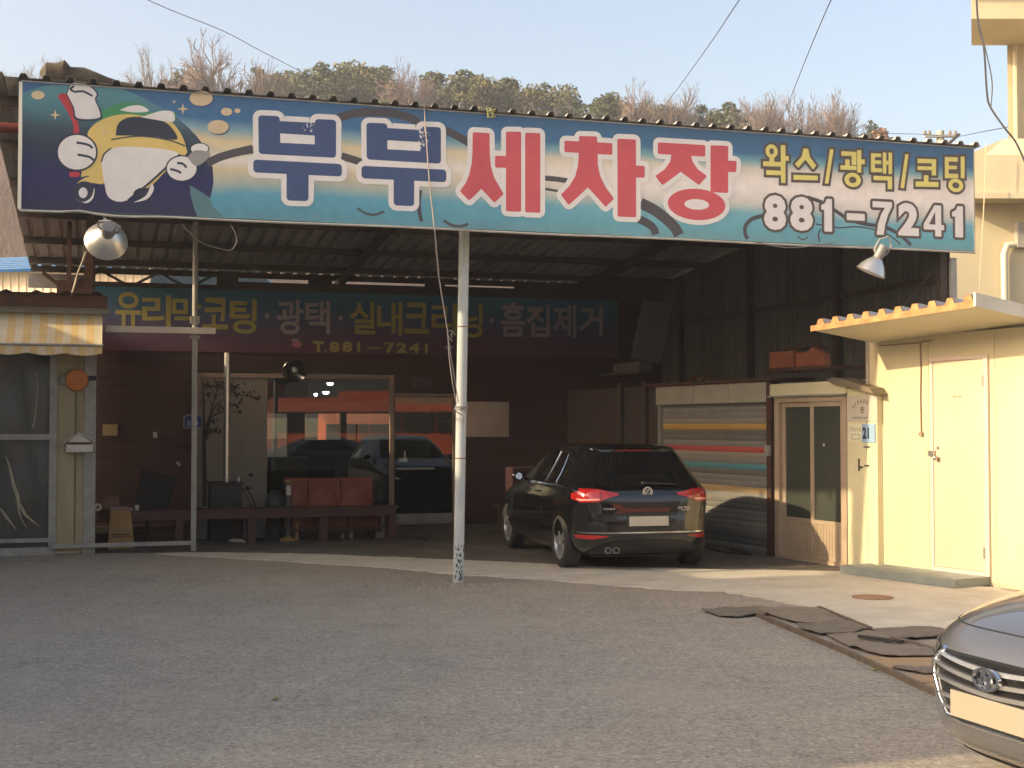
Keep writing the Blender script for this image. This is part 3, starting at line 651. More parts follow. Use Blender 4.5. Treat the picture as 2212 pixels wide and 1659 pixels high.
# banner over it
zb1, zb0 = gx(700, 632)[1], gx(700, 764)[1]; ba0, ba1 = gx(205, 640)[0], gx(1334, 700)[0]
bn = thing('wall_banner', 'wide blue to purple banner with yellow and white Korean words on the back wall', 'banner', GAR, (ba0, BV-.03, zb0))
def banner_mat():
    m = bpy.data.materials.new('banner_print'); m.use_nodes = True; n = m.node_tree.nodes; l = m.node_tree.links; b = n['Principled BSDF']
    tc = n.new('ShaderNodeTexCoord'); sx = n.new('ShaderNodeSeparateXYZ'); l.new(tc.outputs['Object'], sx.inputs[0])
    r = n.new('ShaderNodeValToRGB'); e = r.color_ramp.elements; mr = n.new('ShaderNodeMapRange'); mr.inputs[2].default_value = zb1-zb0; l.new(sx.outputs[2], mr.inputs[0]); l.new(mr.outputs[0], r.inputs[0])
    e[0].position, e[0].color = 0, (*L(112,68,84), 1); e[1].position, e[1].color = 1, (*L(66,128,148), 1)
    for p, c in ((.35, (106,84,110)), (.55, (84,98,130)), (.75, (60,108,136))): q = e.new(p); q.color = (*L(*c), 1)
    l.new(r.outputs[0], b.inputs['Base Color']); b.inputs['Roughness'].default_value = .6; return m
part('sheet', B(ba0, BV-.03, zb0, ba1, BV-.015, zb1), banner_mat(), bn)
part('header_board', B(ba0-.15, BV-.06, zb1+.004, ba0+1.9, BV-.01, zb1+.07), STEEL, bn)
for q, (a, b) in enumerate(((1.9,2.25),(2.25,3.4),(3.4,3.8),(3.8,5.4),(5.4,5.75),(5.75,7.0),(7.0,8.2),(8.2,10.4))): part('header_board', B(ba0+a+.002, BV-.06, zb1+.004, ba0+b, BV-.01, zb1+(.30, .135, .22, .150, .3, .165, .22, .36)[q]), STEEL, bn)
b6, b7 = zm(300,850,2.4578), zm(1000,850,2.212)
YB = mat('banner_yellow', L(186,174,98), .6); WB = mat('banner_white', L(176,166,172), .6)
def bl(ch, f, x0, y0, x1, y1, m):
    p, q = gx(*f(x0, y1), BV-.03), gx(*f(x1, y0), BV-.03); t = MB(); text_in(t, ch, (p[0], p[1], q[0], q[1]), BV-.033, .022)
    part('letter', t, m, bn)
for ch, x0, y0, x1, y1, c in [('유',165,200,372,470,YB),('리',375,225,602,482,YB),('막',607,238,838,486,YB),('코',845,245,1052,488,YB),('팅',1062,255,1275,524,YB),('·',1340,365,1371,409,WB),('광',1430,262,1640,530,WB),('택',1652,270,1850,525,WB),('·',1915,382,1944,424,WB)]: bl(ch, b6, x0, y0, x1, y1, c)
for ch, x0, y0, x1, y1, c in [('실',255,248,434,474,YB),('내',446,252,625,480,YB),('크',638,256,812,470,YB),('리',830,258,1010,482,YB),('닝',1030,265,1192,500,YB),('·',1240,361,1268,401,WB),('흠',1318,255,1490,492,WB),('집',1500,270,1665,494,WB),('제',1685,270,1850,496,WB),('거',1872,275,2038,492,WB)]: bl(ch, b7, x0, y0, x1, y1, c)
for ch, x0, x1, y0, y1 in [('T',998,1032,1088,1121),('.',1035,1041,1115,1121),('8',1050,1083,1089,1122),('8',1090,1123,1089,1122),('1',1134,1151,1090,1122),('-',1172,1214,1108,1112),('7',1225,1256,1092,1124),('2',1263,1297,1092,1125),('4',1303,1338,1093,1125),('1',1350,1367,1094,1126)]:
    p, q = gx(x0*S, y1*S, BV-.03), gx(x1*S, y0*S, BV-.03); t = MB()
    if ch in '17': t.poly([(p[0]+x*(q[0]-p[0]), p[1]+y*(q[1]-p[1])) for x, y in DIG[ch]], BV-.0335, BV-.033)
    else: text_in(t, ch, (p[0], p[1], q[0], q[1]), BV-.033, .05)
    part('letter', t, YB, bn)
t = MB(); p = gx(*b6(1590, 610), BV-.03); t.poly([(p[0]+.09*cos(k), p[1]+.06*sin(k)) for k in (0,1,2,3,4,5)], BV-.034, BV-.033); part('print_spot', t, mat('banner_pink', L(206,120,130), .6), bn)
t = MB(); p = gx(*b6(1575, 578), BV-.03); t.poly([(p[0]+.07*cos(k), p[1]+.03*sin(k)) for k in (0,1,2,3,4,5)], BV-.036, BV-.035); p = gx(*b7(950, 570), BV-.03); t.poly([(p[0]+.09*cos(k), p[1]+.04*sin(k)) for k in (0,1.2,2,3,4.4,5)], BV-.036, BV-.035); part('print_spot', t, WB, bn)

# office front: window, curtain panel, door
GLS = glass('window_glass', (.55, .60, .60), ior=1.62)
BEIGEF = mat('beige_window_frame', L(168,146,128), .55, col2=L(146,124,108), scale=4)
ofc = thing('storefront', 'beige framed shop window with a tree print panel beside a glass door', 'shop front', GAR, (wx0, BV, 0))
fw = .07
fr_ = MB().box(wx0, BV-.03, wtop-fw, wx1, BV+.05, wtop).box(wx0, BV-.031, wbot, wx0+fw, BV+.051, wtop-fw).box(wx0+fw, BV-.03, wbot, wx1-fw, BV+.05, wbot+fw)
part('window_frame', fr_, BEIGEF, ofc, .004)
part('window_frame', B(wx1-.075, BV-.034, .05, wx1+.0, BV+.052, wtop-.002), BEIGEF, ofc, .004)
xc = gx(577, 1000)[0]
part('curtain_panel', B(wx0+fw, BV+.012, wbot+fw, xc, BV+.028, wtop-fw), mat('grey_beige_panel', L(176,164,148), .7, col2=L(164,152,136), scale=1.5, stretch=(3,1,.3)), ofc)
for k_ in range(1, 4): part('panel_joint', B(wx0+fw+(xc-wx0-fw)*k_/4-.003, BV+.0095, wbot+fw, wx0+fw+(xc-wx0-fw)*k_/4+.003, BV+.0125, wtop-fw), GREYP, ofc)
part('pane', B(xc, BV+.014, wbot+fw, wx1-fw, BV+.020, wtop-fw), GLS, ofc)
mull = gx(619, 1000)[0]
# tree print on the curtain panel
tz = zm(600,1150,2.633); tg = lambda x, y: gx(*tz(x, y), BV+.008)
m = MB(); D = BV+.008; dl = [0]
def tr(pts, w):
    dl[0] += 1; m.poly(ribbon([tg(*p) for p in pts], [v*.00205 for v in (w if isinstance(w, list) else [w]*len(pts))]), D-.0006-.00003*dl[0], D-.00003*dl[0])
tr([(140,1225),(135,900),(132,600),(128,300),(125,180)], [40,34,26,12,5])
tr([(145,660),(180,480),(260,430),(330,420),(435,430)], [26,20,12,6,3]); tr([(150,560),(180,470),(235,370),(290,330)], [18,14,10,4]); tr([(180,470),(210,350),(240,250),(230,190)], [12,10,7,3])
tr([(235,330),(200,240),(160,190)], [8,6,3]); tr([(240,250),(300,200),(330,180)], [7,5,3]); tr([(205,400),(180,330),(175,260)], [8,5,3]); tr([(330,300),(420,285),(520,290),(600,315)], [6,5,4,3]); tr([(360,250),(410,215),(460,180)], [5,4,2]); tr([(270,340),(340,290),(390,250)], [8,5,3])
r = random.Random(9)
def leaf(x, y, s):
    a = r.uniform(0, 6.3); c = tg(x, y); ca, sa = cos(a), sin(a); s *= .00205; dl[0] += 1; d = D-.004-.00003*dl[0]
    m.poly([(c[0]+(px*ca-py*sa)*s, c[1]+(px*sa+py*ca)*s) for px, py in ((-1,0),(-.3,.4),(.5,.35),(1,0),(.5,-.35),(-.3,-.4))], d-.0003, d)
for x, y, sx_, sy_, n_ in ((170,210,50,30,16),(250,220,70,40,22),(380,220,60,40,22),(420,280,40,20,8),(510,290,50,18,10),(575,315,28,12,8),(400,370,35,25,12),(250,400,60,30,14),(200,590,50,25,14),(250,580,30,20,8),(430,430,15,10,4),(220,500,40,20,8),(490,1070,30,12,6),(530,960,18,8,3),(300,180,30,10,6),(170,300,30,40,8)):
    for i in range(n_): leaf(x+r.gauss(0, sx_*.6), y+r.gauss(0, sy_*.6), r.uniform(10, 20))
part('tree_print', m, mat('dark_tree_print', L(70,58,48), .7), ofc)
# glass door
part('door_frame', MB().box(dx0+.003, BV-.035, dtop-.05, dx1, BV+.05, dtop).box(dx1-.06, BV-.036, .03, dx1-.001, BV+.051, dtop-.05).box(dx0+.003, BV-.034, .03, dx1-.06, BV+.05, .07), BEIGEF, ofc)
zt_ = gx(915, 858)[1]; zl = gx(915, 872)[1]
dr = part('glass_door', B(dx0+.02, BV-.012, .08, dx1-.07, BV-.002, zl), glass('door_glass', (.5,.55,.55), ior=1.7), ofc)
part('door_rail', B(dx0+.02, BV-.022, zl, dx1-.07, BV+.01, zt_), mat('tan_door_rail', L(206,172,138), .45, col2=L(186,152,120), scale=3), dr)
part('door_rail', B(dx0+.02, BV-.022, .075, dx1-.07, BV+.01, .21), GREYP, dr)
p, q = gx(866, 994), gx(935, 996); m = MB(); m.tube([(p[0], BV-.05, p[1]), (q[0], BV-.05, q[1])], .010, 8); m.tube([(p[0]+.06, BV-.05, p[1]), (p[0]+.06, BV-.05, p[1]+.16)], .012, 8); m.box(p[0]-.04, BV-.06, p[1]-.03, p[0]+.1, BV-.012, p[1]+.03); part('handle', m, ALU, dr)
p, q = gx(856, 1012), gx(937, 1018); part('push_bar', B(p[0], BV-.03, p[1]-.02, q[0], BV-.013, p[1]+.015), mat('pale_metal', L(176,168,156), .4), dr)
part('blind', B(dx0+.05, BV+.03, gx(900,990)[1], gx(930,900)[0], BV+.04, zl-.02), mat('cream_blind', L(196,180,132), .8, col2=L(178,162,116), scale=2, stretch=(6,1,.4)), ofc)
# room behind the glass
rm = thing('office_room', 'dim office room seen through the shop window with a window in its far wall', 'room', GAR, (wx0, BV+.1, 0))
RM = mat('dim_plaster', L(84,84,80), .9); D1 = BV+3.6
ra, rb = wx0-.3, dx1+1.6
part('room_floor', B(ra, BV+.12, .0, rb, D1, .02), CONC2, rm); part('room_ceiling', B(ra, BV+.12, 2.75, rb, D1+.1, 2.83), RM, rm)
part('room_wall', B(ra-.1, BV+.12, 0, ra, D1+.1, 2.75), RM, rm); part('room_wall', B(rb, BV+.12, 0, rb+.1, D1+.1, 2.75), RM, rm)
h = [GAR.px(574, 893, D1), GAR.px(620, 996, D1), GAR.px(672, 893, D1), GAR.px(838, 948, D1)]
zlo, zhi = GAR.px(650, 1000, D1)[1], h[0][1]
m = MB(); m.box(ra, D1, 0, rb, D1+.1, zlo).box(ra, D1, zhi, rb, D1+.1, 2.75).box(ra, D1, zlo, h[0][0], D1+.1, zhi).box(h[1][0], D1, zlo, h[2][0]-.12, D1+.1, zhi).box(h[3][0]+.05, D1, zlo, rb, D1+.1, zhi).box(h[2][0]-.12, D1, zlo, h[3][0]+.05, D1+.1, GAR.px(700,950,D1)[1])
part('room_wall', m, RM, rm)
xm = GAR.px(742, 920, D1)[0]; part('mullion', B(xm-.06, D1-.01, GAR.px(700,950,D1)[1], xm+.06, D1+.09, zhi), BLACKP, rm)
ct = thing('counter', 'beige office counter behind the shop window glass', 'counter', GAR, (xc, BV+.9, 0))
p, q = GAR.px(585, 992, BV+.9), GAR.px(662, 1000, BV+.9); part('cabinet', B(p[0], BV+.9, 0, q[0], BV+1.3, p[1]), mat('beige_laminate', L(172,152,120), .5), ct); part('countertop', B(p[0]-.03, BV+.87, p[1], q[0]+.03, BV+1.33, p[1]+.03), mat('pale_laminate', L(196,180,150), .5), ct)
LAMPE = mat('ceiling_lamp_glow', (1,.97,.9), .5, emit=9.0)
for i, (x, y) in enumerate(((713,829),(704,848),(682,852))):
    p = GAR.px(x, y, BV+2.2); s_ = .055 if i < 2 else .03
    o = solo('ceiling_lamp', MB().lathe([(.001,-.035),(s_*.8,-.025),(s_*1.2,.01),(s_*.9,.02),(.001,.022)], (p[0], BV+2.2, p[1]), n=14), LAMPE, ['lit round lamp glowing highest inside the office window', 'lit round lamp glowing just below the highest one inside the office window', 'small dimmer lamp left of the two bright lamps inside the office window'][i], 'lamp', GAR, (p[0], BV+2.2, p[1]), 'lamps inside the office', smooth=50)
part('lintel_sign', B(gx(888,820)[0], BV-.04, gx(888,842)[1], gx(934,820)[0], BV-.021, gx(888,814)[1]), mat('dark_picture', L(104,84,84), .5, col2=L(60,50,52), scale=14), bw)

def wall_item(name, label, cat, x0, y0, x1, y1, m, d0=.02, d1=.003, bv=.003):
    p, q = gx(x0, y1), gx(x1, y0); return solo(name, B(p[0], BV-d0, p[1], q[0], BV-d1, q[1]), m, label, cat, GAR, (p[0], BV, p[1]), bev=bv)
wall_item('metal_board', 'blank grey metal board on the brown wall right of the pale pole', 'board', 990, 868, 1099, 944, mat('brushed_grey_board', L(176,166,148), .32, .7, col2=L(150,144,132), scale=1.2))
wall_item('paper_note', 'small yellowish paper pinned on the brown wall near the left end', 'paper', 222, 917, 254, 941, mat('old_paper', L(176,160,120), .8), .006)
wall_item('wall_switch', 'small pale oval switch on the brown wall left of the blue plate', 'switch', 331, 933, 340, 946, WHITEP, .02)
# blue address plate
pp = lambda x, y: GAR.px(*zm(560,1280,13.825)(x, y), BV-.05)
ap = thing('address_plate', 'blue house number plate half hidden behind the thin post', 'number plate', GAR, (pp(700,1000)[0], BV-.05, pp(700,1000)[1]))
sh_ = [pp(*q) for q in ((345,1170),(355,650),(560,580),(740,555),(930,585),(1170,655),(1180,1180))]
m = MB(); m.poly(sh_, BV-.05, BV-.04); part('rim', m, WHITEP, ap)
m = MB(); m.poly(offset(sh_, -.012, False), BV-.054, BV-.0505); part('plate', m, mat('address_blue', L(38,70,150), .4), ap)
m = MB()
for ch, x0, x1 in (('3', 500, 640), ('9', 870, 1000)): a, b = pp(x0, 1085), pp(x1, 865); text_in(m, ch, (a[0], a[1], b[0], b[1]), BV-.0552, .03)
part('digit', m, WHITEP, ap)

# ================================================================== BENCH AND WHAT STANDS ROUND IT
VBE = GAR.loc(G(855, 1168))[1]
e0, e1 = GAR.px(205, 1095, VBE)[0], GAR.px(862, 1095, VBE)[0]; zt_ = GAR.px(700, 1096, VBE)[1]; zu = GAR.px(700, 1110, VBE)[1]
bnch = thing('long_bench', 'long low brown wooden bench running in front of the shop window', 'bench', GAR, (e0, VBE, 0))
for k_ in range(3): part('seat_plank', B(e0, VBE+k_*.125, zt_-.03, e1, VBE+.115+k_*.125, zt_), BENCHW, bnch, .004)
part('apron', B(e0+.05, VBE+.01, zu-.045, e1-.05, VBE+.04, zt_-.03), BENCHW, bnch, .003)
for x in (250, 388, 545, 701, 850):
    uu = GAR.px(x, 1140, VBE)[0]
    for vv in (VBE+.045, VBE+.28): part('leg', B(uu-.055, vv, 0, uu+.055, vv+.07, zt_-.031), BENCHW, bnch, .004)
part('stretcher', B(GAR.px(640,1140,VBE)[0], VBE+.29, .16, e1-.1, VBE+.33, .19), BENCHW, bnch)
def at(x, y, b): q = GAR.px(x, y, b); return q
# stove
VS = VBE+.75; s0, s1 = at(450, 1140, VS)[0], at(526, 1140, VS)[0]; st0, st1 = at(490, 1042, VS)[1], 0
sv = thing('wood_stove', 'black iron stove with a tall shiny flue pipe beside the shop window', 'stove', GAR, (s0, VS, 0))
IRON = mat('black_iron', (.02, .019, .018), .55, col2=(.035, .03, .027), scale=8)
part('firebox', B(s0+.03, VS, .22, s1-.03, VS+.5, st0-.03), IRON, sv, .012); part('top_plate', B(s0, VS-.03, st0-.03, s1, VS+.53, st0), IRON, sv, .006)
part('base', B(s0+.02, VS+.02, .0, s1-.08, VS+.48, .22), IRON, sv, .01)
part('door', B(s0+.12, VS-.016, .32, s1-.12, VS-.001, st0-.12), IRON, sv, .01)
pc, ptp = at(489, 1040, VS+.2), at(489, 762, VS+.2); m = MB(); m.tube([(pc[0], VS+.2, st0), (pc[0], VS+.2, ptp[1])], .045, 18); m.lathe([(.046,0),(.05,.005),(.05,.03),(.046,.035)], (pc[0], VS+.2, st0+.03)); part('flue_pipe', m, mat('stainless_pipe', (.85,.80,.70), .30, .9), sv, smooth=40)
solo('tin_can', MB().lathe([(.001,0),(.042,0),(.042,.075),(.038,.078),(.038,.07),(.001,.07)], (at(515,1040,VS+.2)[0], VS+.2, st0), n=16), ALU, 'small tin can on top of the black stove', 'can', GAR, (at(515,1040,VS+.2)[0], VS+.2, st0), smooth=40)
m = MB(); q = [at(530,1050,VS+.3), at(545,1075,VS+.3), at(552,1095,VS+.3), at(548,1150,VS+.3)]; m.tube([(p[0], VS+.3, p[1]) for p in q], .009, 6); m.tube([(p[0]-.05, VS+.33, p[1]-.03) for p in q[:3]], .007, 6); solo('cable', m, BLACKP, 'thin dark cable drooping beside the stove', 'cable', GAR, (q[0][0], VS+.3, 0))
# bin
VT = VBE+.65; c = at(594, 1120, VT); R_ = (at(616,1120,VT)[0]-at(572,1120,VT)[0])/2
bn_ = thing('rubbish_bin', 'dark grey round rubbish bin with domed lid behind the bench', 'bin', GAR, (c[0], VT, 0)); BIN = mat('bin_plastic', (.03,.032,.034), .6)
part('body', MB().lathe([(.001,0),(R_*.78,0),(R_*.95,.5),(R_*.98,.5),(R_*.98,.53),(.001,.53)], (c[0], VT, 0), n=24), BIN, bn_, smooth=40); part('lid', MB().lathe([(R_*1.02,.53),(R_*1.0,.58),(R_*.8,.68),(R_*.45,.74),(.001,.75)], (c[0], VT, 0), n=24), mat('bin_lid_plastic', (.055,.057,.06), .55), bn_, smooth=50)
# ashtray stand
VA = VBE+.45; c = at(622, 1120, VA); zt2 = at(622, 1040, VA)[1]
as_ = thing('ashtray_stand', 'slim standing ashtray with tan top and base behind the bench', 'ashtray', GAR, (c[0], VA, 0)); TANW = mat('tan_plastic', L(178,136,84), .5)
part('base', MB().lathe([(.001,0),(.13,0),(.12,.03),(.04,.07),(.04,.075)], (c[0], VA, 0), n=20), TANW, as_, smooth=50); part('stem', MB().lathe([(.04,.07),(.04,zt2-.02)], (c[0], VA, 0), n=16), mat('grey_stem', L(112,108,104), .4, .6), as_, smooth=40)
part('dish', MB().lathe([(.04,zt2-.03),(.055,zt2-.02),(.06,zt2+.01),(.05,zt2+.015),(.03,zt2)], (c[0], VA, 0), n=20), TANW, as_, smooth=50); part('sticker', B(c[0]-.03, VA-.045, zt2-.2, c[0]+.035, VA-.041, zt2-.06), WHITEP, as_)
# orange seat row
VO = VBE+.95; so_ = thing('orange_seat_row', 'row of orange vinyl bus seats in front of the shop window', 'seat', GAR, (at(640,1100,VO)[0], VO, 0))
tp = at(700, 1033, VO)[1]; bt = at(700, 1108, VO)[1]
for x0, x1, dz in ((618,665,-.0),(666,736,0),(737,806,0)):
    a, b = at(x0,1100,VO)[0], at(x1,1100,VO)[0]
    m = MB(); rows = []
    for j in range(7):
        t = j/6; zz = bt+(tp-bt)*t; rows.append([(a+(b-a)*i/6, VO-.06*sin(pi*i/6)**.6*sin(pi*min(1,.12+t*.88))**.5+.10*t, zz) for i in range(7)])
    m.grid(rows); m.grid([[ (p[0], p[1]+.09+.0*0, p[2]) for p in rw_] for rw_ in rows][::-1])
    m.box(a+.006, VO+.02, bt+.01, b-.006, VO+.11, tp-.03)
    part('backrest', m, ORANGE, so_, smooth=50)
    a2, b2 = a+.02, b+.03
    m = MB(); m.box(a2+.004, VO-.50, .17, b2-.004, VO-.02, .38); part('seat', m, ORANGE, so_, .035)
part('frame', MB().box(at(640,1100,VO)[0], VO-.45, .10, at(812,1100,VO)[0], VO-.02, .165), STEEL, so_)
for x in (690, 790): xx = at(x,1100,VO)[0]; part('leg', MB().tube([(xx, VO-.3, .0), (xx, VO-.3, .12)], .03), STEEL, so_)
solo('wooden_stick', MB().beam((at(643,1162,VBE+.3)[0], VBE+.40, .012), (at(647,1115,VBE+.3)[0], VBE+.48, .36), .045, .02), TANW, 'short tan wooden stick leaning upright behind the bench', 'stick', GAR, (at(643,1162,VBE+.3)[0], VBE+.4, 0))
p, q = at(833, 1050, VO-.1), at(860, 1145, VO-.1)
VW = VBE+.55; a, b = at(812,1110,VW), at(830,1160,VW)
solo('white_box', B(a[0], VW, 0, b[0], VW+.25, at(812,1115,VW)[1]), mat('dull_white_carton', L(168,158,152), .7), 'dull white box under the right end of the bench', 'box', GAR, (a[0], VW, 0), bev=.006)
for (x0, x1, nm) in ((425, 448, 'dull grey crate on the floor left of the stove'), (526, 572, 'dull grey crate on the floor between stove and rubbish bin')):
    a, b = at(x0,1110,VW+.3), at(x1,1110,VW+.3); zz = at(x0,1108,VW+.3)[1]; o = thing('crate', nm, 'crate', GAR, (a[0], VW+.3, 0), 'grey crates behind the bench'); gm = mat('grey_crate_plastic', L(120,122,118), .6)
    part('body', MB().box(a[0], VW+.3, .02, b[0], VW+.32, zz).box(a[0], VW+.6, .02, b[0], VW+.62, zz).box(a[0], VW+.32, .02, a[0]+.02, VW+.6, zz).box(b[0]-.02, VW+.32, .02, b[0], VW+.6, zz).box(a[0]+.02, VW+.32, .02, b[0]-.02, VW+.6, .04), gm, o); part('rim', B(a[0]-.012, VW+.288, zz-.03, b[0]+.012, VW+.299, zz), gm, o)
# left part of the bench: carton, papers, tape roll, office chair
VC = VBE+.02; a = at(240, 1160, VC-.3); b = at(287, 1110, VC-.3)
m = MB(); h_ = at(264, 1100, VC-.1)[1]
a0_, a1_ = at(232,1165,VC-.1)[0], at(291,1165,VC-.1)[0]; b0_, b1_ = at(238,1100,VC-.1)[0], at(282,1100,VC-.1)[0]
m.add([(a0_,VC-.24,0),(a1_,VC-.24,0),(a1_,VC-.06,0),(a0_,VC-.06,0),(b0_,VC-.18,h_),(b1_,VC-.18,h_),(b1_,VC-.10,h_),(b0_,VC-.10,h_)], [(0,3,2,1),(4,5,6,7),(0,1,5,4),(1,2,6,5),(2,3,7,6),(3,0,4,7)])
pbg = thing('paper_sack', 'brown paper sack standing under the left end of the bench', 'sack', GAR, (a0_, VC-.2, 0)); part('sack', m, mat('kraft_paper', L(172,140,92), .85, col2=L(150,120,78), scale=5, bump=.3, bscale=12), pbg, .012)
m = MB(); m.box(a0_+.06, VC-.238, .20, a0_+.30, VC-.2335, .215).box(a0_+.06, VC-.232, .165, a0_+.33, VC-.2275, .178); part('print_line', m, mat('sack_print', L(110,84,56), .8), pbg)
c = at(264, 1092, VBE+.12); solo('paper_stack', MB().box(c[0]-.17, VBE+.04, zt_, c[0]+.14, VBE+.26, zt_+.035).box(c[0]-.15, VBE+.06, zt_+.035, c[0]+.08, VBE+.24, zt_+.05), mat('old_magazines', L(196,176,160), .7, col2=L(150,120,108), scale=14), 'small stack of pale papers lying on the left end of the bench', 'papers', GAR, (c[0], VBE, zt_))
solo('paper_cup', MB().lathe([(.001,0),(.03,0),(.036,.075),(.001,.07)], (c[0]+.2, VBE+.1, zt_), n=14), WHITEP, 'white paper cup beside the paper stack on the bench', 'cup', GAR, (c[0]+.2, VBE+.1, zt_), smooth=40)
c = at(240, 1076, VBE+.2); solo('carton', B(c[0]-.11, VBE+.16, zt_+.051, c[0]+.11, VBE+.34, zt_+.20), mat('brown_carton', L(128,96,84), .8), 'small brown carton behind the papers on the bench', 'carton', GAR, (c[0], VBE+.2, zt_), bev=.004)
c = at(211, 1096, VBE-.1); m = MB(); m.ring((c[0], c[1]), (.055,.055), (.022,.022), VBE-.10, VBE-.05, 24); solo('tape_roll', m, WHITEP, 'white ring of tape hanging beside the corner post at the bench end', 'tape', GAR, (c[0], VBE-.1, c[1]))
chr_ = thing('office_chair', 'dark high-backed chair standing behind the left part of the bench', 'chair', GAR, (at(290,1100,VBE+.9)[0], VBE+.9, 0)); DK = mat('dark_upholstery', L(58,52,50), .8, col2=L(44,40,38), scale=10)
c = at(285, 1100, VBE+.9)[0]
m = MB(); m.beam((c+.24, VBE+.75, .45), (c+.40, VBE+1.0, 1.0), .5, .09, (0,1,0)); part('backrest', m, DK, chr_, .03); part('seat', B(c-.25, VBE+.62, .40, c+.28, VBE+1.15, .49), DK, chr_, .03)
for sx_, sy_ in ((-1,0),(1,0),(-1,1),(1,1)): part('leg', B(c+sx_*.22-.02, VBE+.66+sy_*.42, 0, c+sx_*.22+.02, VBE+.70+sy_*.42, .40), STEEL, chr_)
p = at(385,1000,BV-.05); solo('price_tag', MB().poly([(p[0]-.04,p[1]-.0),(p[0]+.02,p[1]-.06),(p[0]+.05,p[1]-.03),(p[0]-.01,p[1]+.03)], BV-.02, BV-.012), WHITEP, 'small white tag taped askew on the brown wall by the thin post', 'tag', GAR, (p[0], BV-.02, p[1]))
# hanging lamps
def reflector(label, px, py, b, r0, h_, tilt, n=28, lab_m=None, grp='round reflector lamps'):
    p = GAR.px(px, py, b); o = thing('reflector_lamp', label, 'lamp', GAR, (0,0,0), grp)
    o.location = GAR.w(p[0], b, p[1]); o.rotation_euler = Euler((tilt[0], tilt[1], GAR.yaw), 'XYZ'); ORG[o.name] = (0,0,0)
    LM = lab_m or mat('spun_aluminium', (.72,.70,.64), .38, .85, col2=(.6,.58,.53), scale=6)
    m = MB(); m.lathe([(r0,0),(r0*1.02,.008),(r0*.985,h_*.10),(r0*.86,h_*.36),(r0*.62,h_*.70),(r0*.34,h_*.98),(r0*.30,h_)], n=n); m.lathe([(r0*.99,.001),(r0*.83,h_*.34),(r0*.59,h_*.67),(r0*.30,h_*.94)][::-1], n=n); part('shade', m, LM, o, smooth=50)
    part('lamp_holder', MB().lathe([(r0*.30,h_),(r0*.33,h_+.02),(r0*.33,h_+.13),(r0*.28,h_+.16),(.001,h_+.165)], n=20), mat('grey_cast_metal', L(146,142,138), .5, .3), o, smooth=40)
    m = MB(); m.tube([(r0*.33,0,h_+.05),(r0*.5,.0,h_+.10),(r0*.48,0,h_+.2),(0,0,h_+.27),(-r0*.48,0,h_+.2),(-r0*.5,0,h_+.10),(-r0*.33,0,h_+.05)], .010, 6); part('bracket', m, GREYP, o)
    part('bulb', MB().sphere((0,0,h_*.45), (.05,.05,.07)), mat('frosted_bulb', (.7,.7,.68), .3), o, smooth=60)
    return o
reflector('round metal reflector lamp hanging under the left end of the signboard', 229, 522, -.12, .20, .17, (radians(70), radians(14)))
reflector('round metal reflector lamp hanging under the right end of the signboard', 1880, 590, -.15, .172, .19, (radians(14), radians(22)))
lm3 = reflector('glassy round reflector lamp hanging in front of the shop window top', 637, 802, BV-.7, .20, .13, (radians(-62), 0), lab_m=mat('dull_ribbed_reflector', (.30,.28,.24), .25, 1.0, col2=(.16,.15,.13), scale=30))
for x, y, x1, y1 in ((225,478,232,490), (1893,540,1896,552)):
    p, q = GAR.px(x, y-14, -.06), GAR.px(x1, y1, -.08); m = MB(); m.beam((p[0], .03, p[1]), (q[0], -.08, q[1]), .03, .012, (0,1,0)); part('lamp_hook', m, GREYP, sg)
# cables dangling under the roof and sign
def cable(label, pts, r=.006, m=None, fr=GAR, grp=None, name='cable'):
    P = [ (fr.px(x, y, b)[0], b, fr.px(x, y, b)[1]) for x, y, b in pts]
    Q = []
    for i in range(len(P)-1):
        p0, p1, p2, p3 = [Vector(P[max(0, min(len(P)-1, i+j))]) for j in (-1,0,1,2)]
        for j in range(6):
            t = j/6; Q.append(.5*((2*p1)+(p2-p0)*t+(2*p0-5*p1+4*p2-p3)*t*t+(3*p1-p0-3*p2+p3)*t**3))
    Q.append(Vector(P[-1])); return solo(name, MB().tube(Q, r, 6), m or mat('grey_cable', L(120,116,112), .6), label, 'cable', fr, P[0], grp)
cable('grey cable drooping in a loop under the left half of the signboard', [(390,482,.3),(430,520,.3),(470,536,.3),(498,540,.3),(511,522,.3),(507,500,.3),(497,485,.3)])
cable('pale cable sagging below the right half of the signboard', [(1630,522,-.02),(1690,534,-.02),(1740,533,-.02),(1800,524,-.02)], .006)
cable('bundle of pale wires hanging from the left reflector lamp to the roof edge', [(186,543,.2),(178,566,1.5),(168,590,VL-.2),(160,620,VL-.2),(152,643,VL-.2)], .012, mat('pale_wire', L(190,176,156), .7))
cable('thin cable strung diagonally behind the right reflector lamp', [(2035,548,.3),(2010,590,.4),(1960,650,.6),(1930,690,.6)], .004)

# thin post with its rails
VP = GAR.loc(G(418, 1191))[1]; up_ = GAR.px(420, 900, VP)[0]
tf = thing('thin_post_frame', 'slim pale metal post with a long crossbar and a low rail beside the left building', 'metal frame', GAR, (up_, VP, 0))
part('post', B(up_-.035, VP, 0, up_+.035, VP+.05, GAR.px(420,725,VP)[1]), GREYP, tf); zz = GAR.px(420,725,VP)[1]
part('post', MB().tube([(up_, VP+.025, zz), (up_, VP+.025, rz(VP)-.1)], .038, 12), GREYP, tf, smooth=40)
part('collar', MB().box(up_-.07, VP-.012, zz-.04, up_+.07, VP+.062, zz+.0).box(up_-.06, VP-.010, zz+.16, up_+.06, VP+.06, zz+.27), GREYP, tf)
m = MB(); p, q = GAR.px(228,708,VP), GAR.px(465,718,VP); m.beam((p[0], VP-.03, (p[1]+q[1])/2), (q[0], VP-.03, (p[1]+q[1])/2), .05, .085); part('crossbar', m, WHITEP, tf)
